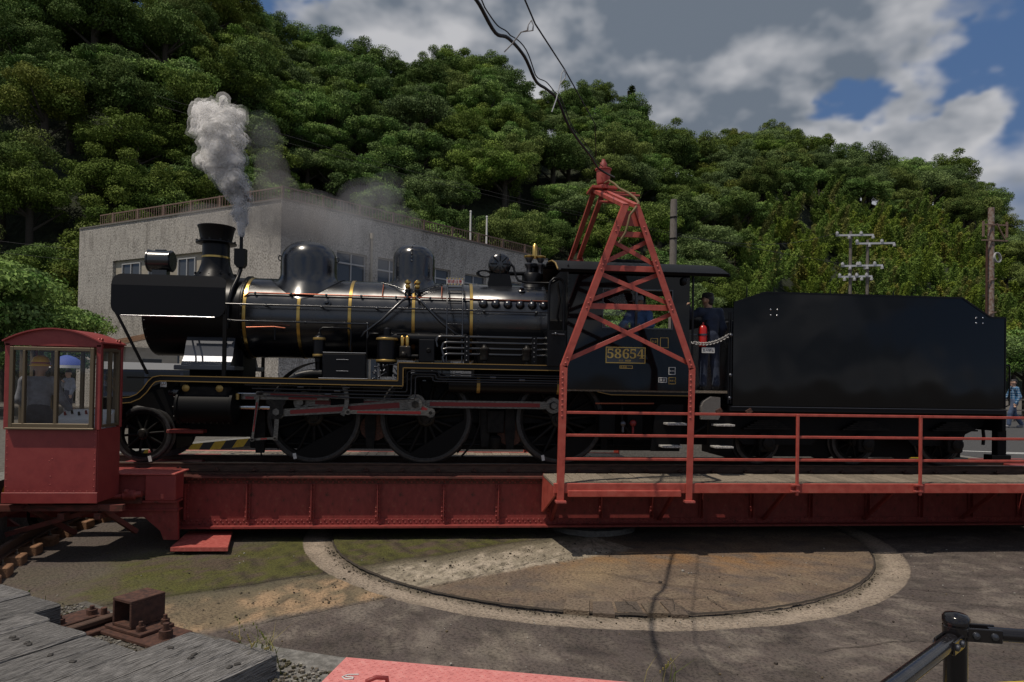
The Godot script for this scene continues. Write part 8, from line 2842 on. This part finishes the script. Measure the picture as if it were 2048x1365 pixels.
# ---------------------------------------------------------------- pit edge in front
func build_foreground() -> void:
	# approach track: local x across (towards the right), local z outwards from the pit centre
	var er := Vector3(-0.537, 0, 0.843)
	var et := Vector3(0.843, 0, 0.537)
	var bs := Basis(et, Vector3.UP, er)
	var t := thing("plank_crossing", "weathered grey timber decking with bolt heads between the approach rails at lower left", "decking")
	var top := 0.0
	var rows := [[-3.2, -0.19, 9.52, 8], [-0.185, 0.93, 9.74, 5], [0.935, 1.62, 9.41, 3]]
	for g in rows:
		var w: float = (g[1] - g[0]) / g[3]
		for k in g[3]:
			var mb := MB.new()
			var ww := w - 0.008
			var ln := 3.6
			mb.box(Vector3.ZERO, Vector3(ww, 0.17, ln), Basis.IDENTITY, 0.014)
			# splits along the grain
			var pl := part("plank", mb, M.plank[rng.randi() % 4], t)
			var x: float = g[0] + (k + 0.5) * w
			var z: float = g[2] + rng.randf_range(-0.03, 0.03) + ln / 2
			pl.transform = Transform3D(bs * Basis(Vector3.RIGHT, rng.randfn() * 0.002) * Basis(Vector3.BACK, rng.randfn() * 0.008) * Basis(Vector3.UP, rng.randfn() * 0.003), er * z + et * x + Vector3.UP * (top - 0.085 + rng.randf_range(-0.008, 0.006)))
			for q in [0.25, 0.27, 0.95, 1.6, 1.63, 2.3]:
				if rng.randf() < 0.75:
					var b := MB.new()
					b.box(Vector3.ZERO, Vector3(0.032, 0.012, 0.024), Basis.IDENTITY, 0.004)
					part("bolt_head", b, M.bolt_grey, pl).transform = Transform3D(Basis(Vector3.UP, rng.randf() * 3.0), Vector3(rng.randf_range(-0.6, 0.6) * ww / 2, 0.088, -ln / 2 + q + rng.randf_range(-0.03, 0.03)))
	# approach rails and the steel bed at their ends
	var r := thing("approach_rails", "two rusty approach rails ending at the pit edge among the timbers", "rail")
	for x in [-0.12, 0.94]:
		var mb := MB.new()
		mb.box(Vector3(0, -0.018, 0), Vector3(0.064, 0.035, 4.0), Basis.IDENTITY, 0.006)
		mb.box(Vector3(0, -0.05, 0), Vector3(0.016, 0.04, 4.0))
		mb.box(Vector3(0, -0.075, 0), Vector3(0.13, 0.015, 4.0))
		part("rail", mb, M.rail, r).transform = Transform3D(bs, er * (9.10 + 2.0) + et * x + Vector3.UP * (top - 0.15 if x < 0 else top - 0.17))
	for q in [[-0.42, 9.12, 0.42], [-0.13, 9.08, 0.9]]:
		var mb := MB.new()
		mb.box(Vector3(0, 0, 0), Vector3(0.2, 0.03, q[2]), Basis.IDENTITY, 0.005)
		part("bed_plate", mb, M.rust, r).transform = Transform3D(bs, er * (q[1] + q[2] / 2) + et * q[0] + Vector3.UP * -0.215)
		for k in 2:
			mb = MB.new()
			mb.nut(Vector3.ZERO, Vector3.UP, 0.035, 0.035)
			mb.tube(Vector3(0, 0.03, 0), Vector3(0, 0.06, 0), 0.016, 0.016, 8)
			part("bolt", mb, M.rust, r).transform = Transform3D(bs, er * (q[1] + 0.1 + k * (q[2] - 0.2)) + et * (q[0] + 0.05) + Vector3.UP * -0.20)
	# lock receiver: square tube on a bolted plate
	var c := er * 9.14 + et * 0.10
	var l := thing("lock_receiver", "rusty hollow square steel socket bolted on a plate at the pit edge", "steel socket", Vector3(c.x, -0.23, c.z), atan2(er.x, er.z))
	l.scale = Vector3.ONE * 0.82
	var mb := MB.new()
	mb.box(Vector3(0.02, 0.015, 0.1), Vector3(0.92, 0.03, 0.36), Basis.IDENTITY, 0.006)
	part("base_plate", mb, M.rust, l)
	mb = MB.new()
	mb.box(Vector3(0.04, 0.045, 0.08), Vector3(0.46, 0.03, 0.30), Basis.IDENTITY, 0.006)
	part("upper_plate", mb, M.rust, l)
	for q in [[Vector3(0, 0.075, 0.06), Vector3(0.24, 0.025, 0.30)], [Vector3(0, 0.275, 0.06), Vector3(0.24, 0.025, 0.30)], [Vector3(-0.108, 0.175, 0.06), Vector3(0.024, 0.176, 0.30)], [Vector3(0.108, 0.175, 0.06), Vector3(0.024, 0.176, 0.30)]]:
		mb = MB.new()
		mb.box(q[0], q[1], Basis.IDENTITY, 0.004)
		part("socket_wall", mb, M.rust, l)
	for q in [[-0.34, 0.14, 0.03, 1.35], [0.42, 0.12, 0.03, 1.35], [0.20, 0.18, 0.06, 0.9], [0.22, -0.02, 0.06, 0.9]]:
		mb = MB.new()
		mb.nut(Vector3(q[0], q[2], q[1]), Vector3.UP, 0.038 * q[3], 0.045 * q[3])
		mb.tube(Vector3(q[0], q[2] + 0.03, q[1]), Vector3(q[0], q[2] + 0.085 * q[3], q[1]), 0.02 * q[3], 0.018 * q[3], 10)
		part("bolt", mb, M.rust, l)
	# gravel between the timbers and on the coping: beyond counting
	var gv := MB.new()
	gv.colored = true
	for k in 5200:
		var u := rng.randf_range(-0.8, 2.6)
		var w := rng.randf_range(9.08, 9.72)
		var p := er * w + et * u
		if (u > 1.14 and w < 9.24) or (u > 1.5 and rng.randf() < 0.35):
			continue
		var sz := rng.randf_range(0.004, 0.013)
		gv.col = [Color(0.17, 0.155, 0.135), Color(0.12, 0.10, 0.075), Color(0.26, 0.245, 0.215), Color(0.08, 0.07, 0.04)][rng.randi() % 4] * rng.randf_range(0.7, 1.2)
		gv.box(Vector3(p.x, (-0.235 if u < 1.14 else GROUND_Y) + sz * 0.3, p.z), Vector3(sz * 1.6, sz, sz * 1.3), Basis(Vector3.UP, rng.randf() * TAU))
	var bits := plain(1, 1, 1, 0.95)
	bits.vertex_color_use_as_albedo = true
	struct("edge_gravel", gv, bits).set_meta("kind", "stuff")
	# pink-red checker plate
	var a := Vector3(-3.33, -0.03, 8.83)
	var ex := Vector3(0.966, 0, 0.259)
	var ez := Vector3(-0.259, 0, 0.966)
	var pp := thing("checker_plate", "faded pinkish red steel cover plate at the bottom edge of the photo", "steel plate", a, -atan2(ex.z, ex.x))
	mb = MB.new()
	mb.span(Vector3(0, -0.012, 0), Vector3(1.56, 0.0, 1.3), 0.003)
	part("plate", mb, M.pink, pp)
	mb = MB.new()
	for i in 64:
		for j in 52:
			if (i + j) % 2 == 0:
				mb.box(Vector3(0.02 + i * 0.024, 0.0008, 0.02 + j * 0.024), Vector3(0.02, 0.0022, 0.005), Basis(Vector3.UP, 0.785 if i % 2 else -0.785))
	part("tread_pattern", mb, M.pink, pp).set_meta("kind", "stuff")
	mb = MB.new()
	mb.pipe([Vector3(0.155, 0.004, 0.20), Vector3(0.10, 0.004, 0.215), Vector3(0.085, 0.004, 0.245), Vector3(0.11, 0.004, 0.265), Vector3(0.145, 0.004, 0.255), Vector3(0.14, 0.004, 0.238), Vector3(0.10, 0.004, 0.238)], 0.004, 5)
	part("chalk_mark", mb, M.white, pp)
	mb = MB.new()
	mb.pipe([Vector3(0.26, 0.0, 0.36), Vector3(0.262, 0.05, 0.36), Vector3(0.30, 0.06, 0.335), Vector3(0.345, 0.05, 0.31), Vector3(0.35, 0.0, 0.31)], 0.011, 8)
	part("handle", mb, M.red, pp)
	mb = MB.new()
	mb.span(Vector3(0.03, -0.112, 0.03), Vector3(1.53, -0.013, 1.27))
	part("base", mb, M.kerb, pp)
	# black guard rail at the lower right
	var g := thing("guard_rail", "glossy black tubular guard rail post with level and sloping rails at lower right", "guard rail")
	var post := Vector3(-0.494, 0.035, 9.75)
	mb = MB.new()
	mb.tube(post + Vector3(0, GROUND_Y - 0.055, 0), post + Vector3(0, 0.36, 0), 0.048, 0.048, 24)
	part("post", mb, M.paint_black, g)
	mb = MB.new()
	mb.lathe([Vector2(0.053, 0.35), Vector2(0.054, 0.385), Vector2(0.050, 0.388), Vector2(0.050, 0.394), Vector2(0.055, 0.398), Vector2(0.055, 0.425), Vector2(0.045, 0.438), Vector2(0.0, 0.446)], post, Vector3.UP, 28)
	part("cap", mb, M.paint_black, g)
	var d1 := Vector3(0.965, 0.0, 0.26).normalized()
	mb = MB.new()
	mb.tube(post + Vector3(0, 0.36, 0) + d1 * 0.13, post + Vector3(0, 0.36, 0) + d1 * 2.2, 0.03, 0.03, 20)
	part("level_rail", mb, M.paint_black, g)
	var d2 := Vector3(-0.80, 0.03, 0.60).normalized()
	mb = MB.new()
	mb.tube(post + Vector3(0, 0.33, 0) + d2 * 0.07, post + Vector3(0, 0.33, 0) + d2 * 1.3, 0.034, 0.034, 22)
	part("sloping_rail", mb, M.paint_scuffed, g)
	for q in [[d1, 0.36], [d2, 0.33]]:
		var dd: Vector3 = q[0]
		var side := dd.cross(Vector3.UP).normalized()
		for s in [-1.0, 1.0]:
			mb = MB.new()
			mb.box(post + Vector3(0, q[1], 0) + dd * 0.10 + side * s * 0.035, Vector3(0.012, 0.15, 0.06), Basis(side, dd, side.cross(dd)), 0.004)
			var lug := part("lug", mb, M.paint_black, g)
			for k in 2:
				mb = MB.new()
				mb.lathe([Vector2(0.017, 0.0), Vector2(0.014, 0.009), Vector2(0.0, 0.013)], post + Vector3(0, q[1], 0) + dd * (0.065 + 0.075 * k) + side * s * 0.041, side * s, 12, false)
				part("bolt", mb, M.sheen, lug)
	# grass tufts at the pit edge: stuff
	var gm := veg(1, 1, 1, 0.4)
	for q in [[Vector3(-3.86, GROUND_Y - 0.05, 8.62), 60, 0.32, "grass_tuft"], [Vector3(-1.72, GROUND_Y - 0.05, 9.24), 9, 0.36, "grass_tuft"], [Vector3(-6.0, -0.25, 7.2), 40, 0.12, "grass_tuft"]]:
		var gb := MB.new()
		gb.colored = true
		for k in q[1]:
			var o: Vector3 = q[0] + Vector3(rng.randfn() * 0.07, 0, rng.randfn() * 0.07)
			var h: float = q[2] * rng.randf_range(0.35, 1.1)
			var lean := Vector3(rng.randfn() * 0.3, 1, rng.randfn() * 0.3).normalized()
			gb.col = [Color(0.16, 0.17, 0.05), Color(0.10, 0.13, 0.03), Color(0.26, 0.22, 0.09)][rng.randi() % 3]
			var side := Vector3(rng.randfn(), 0, rng.randfn()).normalized() * 0.003
			var m1 := o + lean * h * 0.6
			var m2 := o + lean * h + Vector3(rng.randfn() * 0.25, -0.12, rng.randfn() * 0.25) * h
			gb.quad(o - side, o + side, m1 + side * 0.7, m1 - side * 0.7, Vector3.BACK)
			gb.tri(m1 - side * 0.7, m1 + side * 0.7, m2, Vector3.BACK)
			if k % 6 == 0:
				for j in 5:
					gb.box(m1.lerp(m2, 0.4 + j * 0.14), Vector3(0.006, 0.012, 0.006))
		struct(numbered(q[3]), gb, gm).set_meta("kind", "stuff")

# ---------------------------------------------------------------- steam and smoke
func puff(parent: Node, at: Vector3, size: Vector3, m: FogMaterial, turn := 0.0) -> void:
	var f := FogVolume.new()
	var r := 0
	while parent.has_node(NodePath("puff_%03d" % r)):
		r += 1
	f.name = "puff_%03d" % r
	f.shape = RenderingServer.FOG_VOLUME_SHAPE_ELLIPSOID
	f.size = size
	f.material = m
	parent.add_child(f, true)
	f.position = at
	f.rotation.z = turn

func build_smoke() -> void:
	var r := RandomNumberGenerator.new()
	r.seed = 5
	# the steam: a billowing body in nested thin shells that fade outwards
	var path := [[Vector3(-6.44, 3.94, 0.35), 0.035], [Vector3(-6.44, 4.1, 0.35), 0.065], [Vector3(-6.43, 4.3, 0.35), 0.10], [Vector3(-6.47, 4.6, 0.36), 0.14], [Vector3(-6.64, 4.95, 0.37), 0.21], [Vector3(-6.86, 5.3, 0.38), 0.27], [Vector3(-6.86, 5.6, 0.4), 0.30], [Vector3(-6.80, 5.9, 0.4), 0.31], [Vector3(-6.90, 6.12, 0.4), 0.22]]
	var blobs := []
	for i in 150:
		var f := pow(i / 149.0, 0.75) * (path.size() - 1)
		var k := mini(int(f), path.size() - 2)
		var c: Vector3 = (path[k][0] as Vector3).lerp(path[k + 1][0], f - k)
		var w: float = lerpf(path[k][1], path[k + 1][1], f - k)
		var o := Vector3(r.randfn(), r.randfn() * 0.7, r.randfn()).limit_length(1.7) * w * 0.72
		var s := w * r.randf_range(0.2, 0.5)
		blobs.append([c + o, c + o + Vector3(0.001, 0, 0), s, s, Color.WHITE])
	for k in path.size() - 1:
		blobs.append([path[k][0], path[k + 1][0], path[k][1] * 0.8, path[k + 1][1] * 0.8, Color.WHITE])
	var core := MB.new()
	body_net(blobs, 0.034, 0.05, core)
	var nz := noise(3.2, 4, 61)
	var fine := noise(9.0, 3, 62)
	var steam := plain(0.97, 0.96, 0.955, 1.0, 0.0, 0.0)
	steam.transparency = BaseMaterial3D.TRANSPARENCY_ALPHA
	steam.vertex_color_use_as_albedo = true
	steam.backlight_enabled = true
	steam.backlight = Color(1.2, 1.2, 1.2)
	var t := thing("steam_plume", "white plume of steam billowing up from the pipe behind the chimney", "steam")
	for shell in [[-0.05, 0.7], [0.01, 0.5], [0.07, 0.16]]:
		var mb := MB.new()
		mb.colored = true
		mb.n = core.n.duplicate()
		for i in mb.n.size():
			mb.n[i] = (mb.n[i] * 0.28 + Vector3(-0.3, 0.8, 0.4)).normalized()
		mb.ix = core.ix
		mb.v = core.v.duplicate()
		mb.c = core.c.duplicate()
		for i in mb.v.size():
			var p := mb.v[i]
			var up := clampf((p.y - 3.95) / 2.2, 0.0, 1.0)
			var grow := clampf((p.y - 3.95) * 1.3, 0.06, 1.0)
			var d := nz.get_noise_3dv(p) * 0.14 + fine.get_noise_3dv(p) * 0.035
			mb.v[i] = p + core.n[i] * (float(shell[0]) + d) * grow
			var a: float = shell[1] * (1.7 - 0.75 * up)
			a *= clampf(0.8 + fine.get_noise_3dv(p * 0.6) * (1.3 + float(shell[0]) * 8.0) + nz.get_noise_3dv(p * 0.8) * (0.9 + float(shell[0]) * 6.0), 0.0, 1.0)
			a *= 1.0 - 0.45 * smoothstep(0.0, 0.5, (p.x + 6.55) - (p.y - 4.6) * 0.05) * smoothstep(4.9, 5.6, p.y)
			mb.c[i] = Color(1, 1, 1, a)
		part("vapour", mb, steam, t)
	# the smoke: thin grey volumes
	var grey := FogMaterial.new()
	grey.albedo = Color(0.80, 0.78, 0.77)
	grey.density = 0.42
	var thin := FogMaterial.new()
	thin.albedo = Color(0.88, 0.88, 0.89)
	thin.density = 0.15
	t = thing("smoke_haze", "thin grey smoke drifting from the chimney across the concrete building", "smoke")
	for q in [[-6.95, 4.32, -0.1, 0.62, 0.30], [-7.25, 4.42, -0.3, 0.9, 0.42], [-6.55, 4.4, -0.3, 0.8, 0.5], [-6.2, 4.5, -0.5, 1.1, 0.7], [-5.8, 4.6, -0.7, 1.2, 0.75], [-6.1, 5.0, -0.6, 0.8, 0.8], [-5.5, 4.45, -0.8, 1.3, 0.7], [-5.9, 4.2, -0.7, 1.2, 0.6], [-6.2, 5.4, -0.7, 0.6, 0.9]]:
		puff(t, Vector3(q[0], q[1], q[2]), Vector3(q[3], q[4], q[3] * 0.9) * 1.15, grey, r.randfn() * 0.4)
	for q in [[-5.2, 4.7, -1.0, 1.3, 0.7], [-4.8, 4.6, -1.2, 1.4, 0.7], [-4.5, 5.1, -1.3, 1.0, 0.8], [-4.2, 5.0, -1.4, 0.9, 0.9], [-4.1, 5.4, -1.4, 0.7, 0.6], [-4.6, 4.3, -1.2, 1.8, 0.8], [-6.3, 5.9, -0.6, 0.55, 0.8], [-6.35, 6.2, -0.5, 0.5, 0.6], [-3.9, 4.6, -1.4, 1.0, 0.8]]:
		puff(t, Vector3(q[0], q[1], q[2]), Vector3(q[3], q[4], q[3] * 0.9) * 1.2, thin, r.randfn() * 0.5)
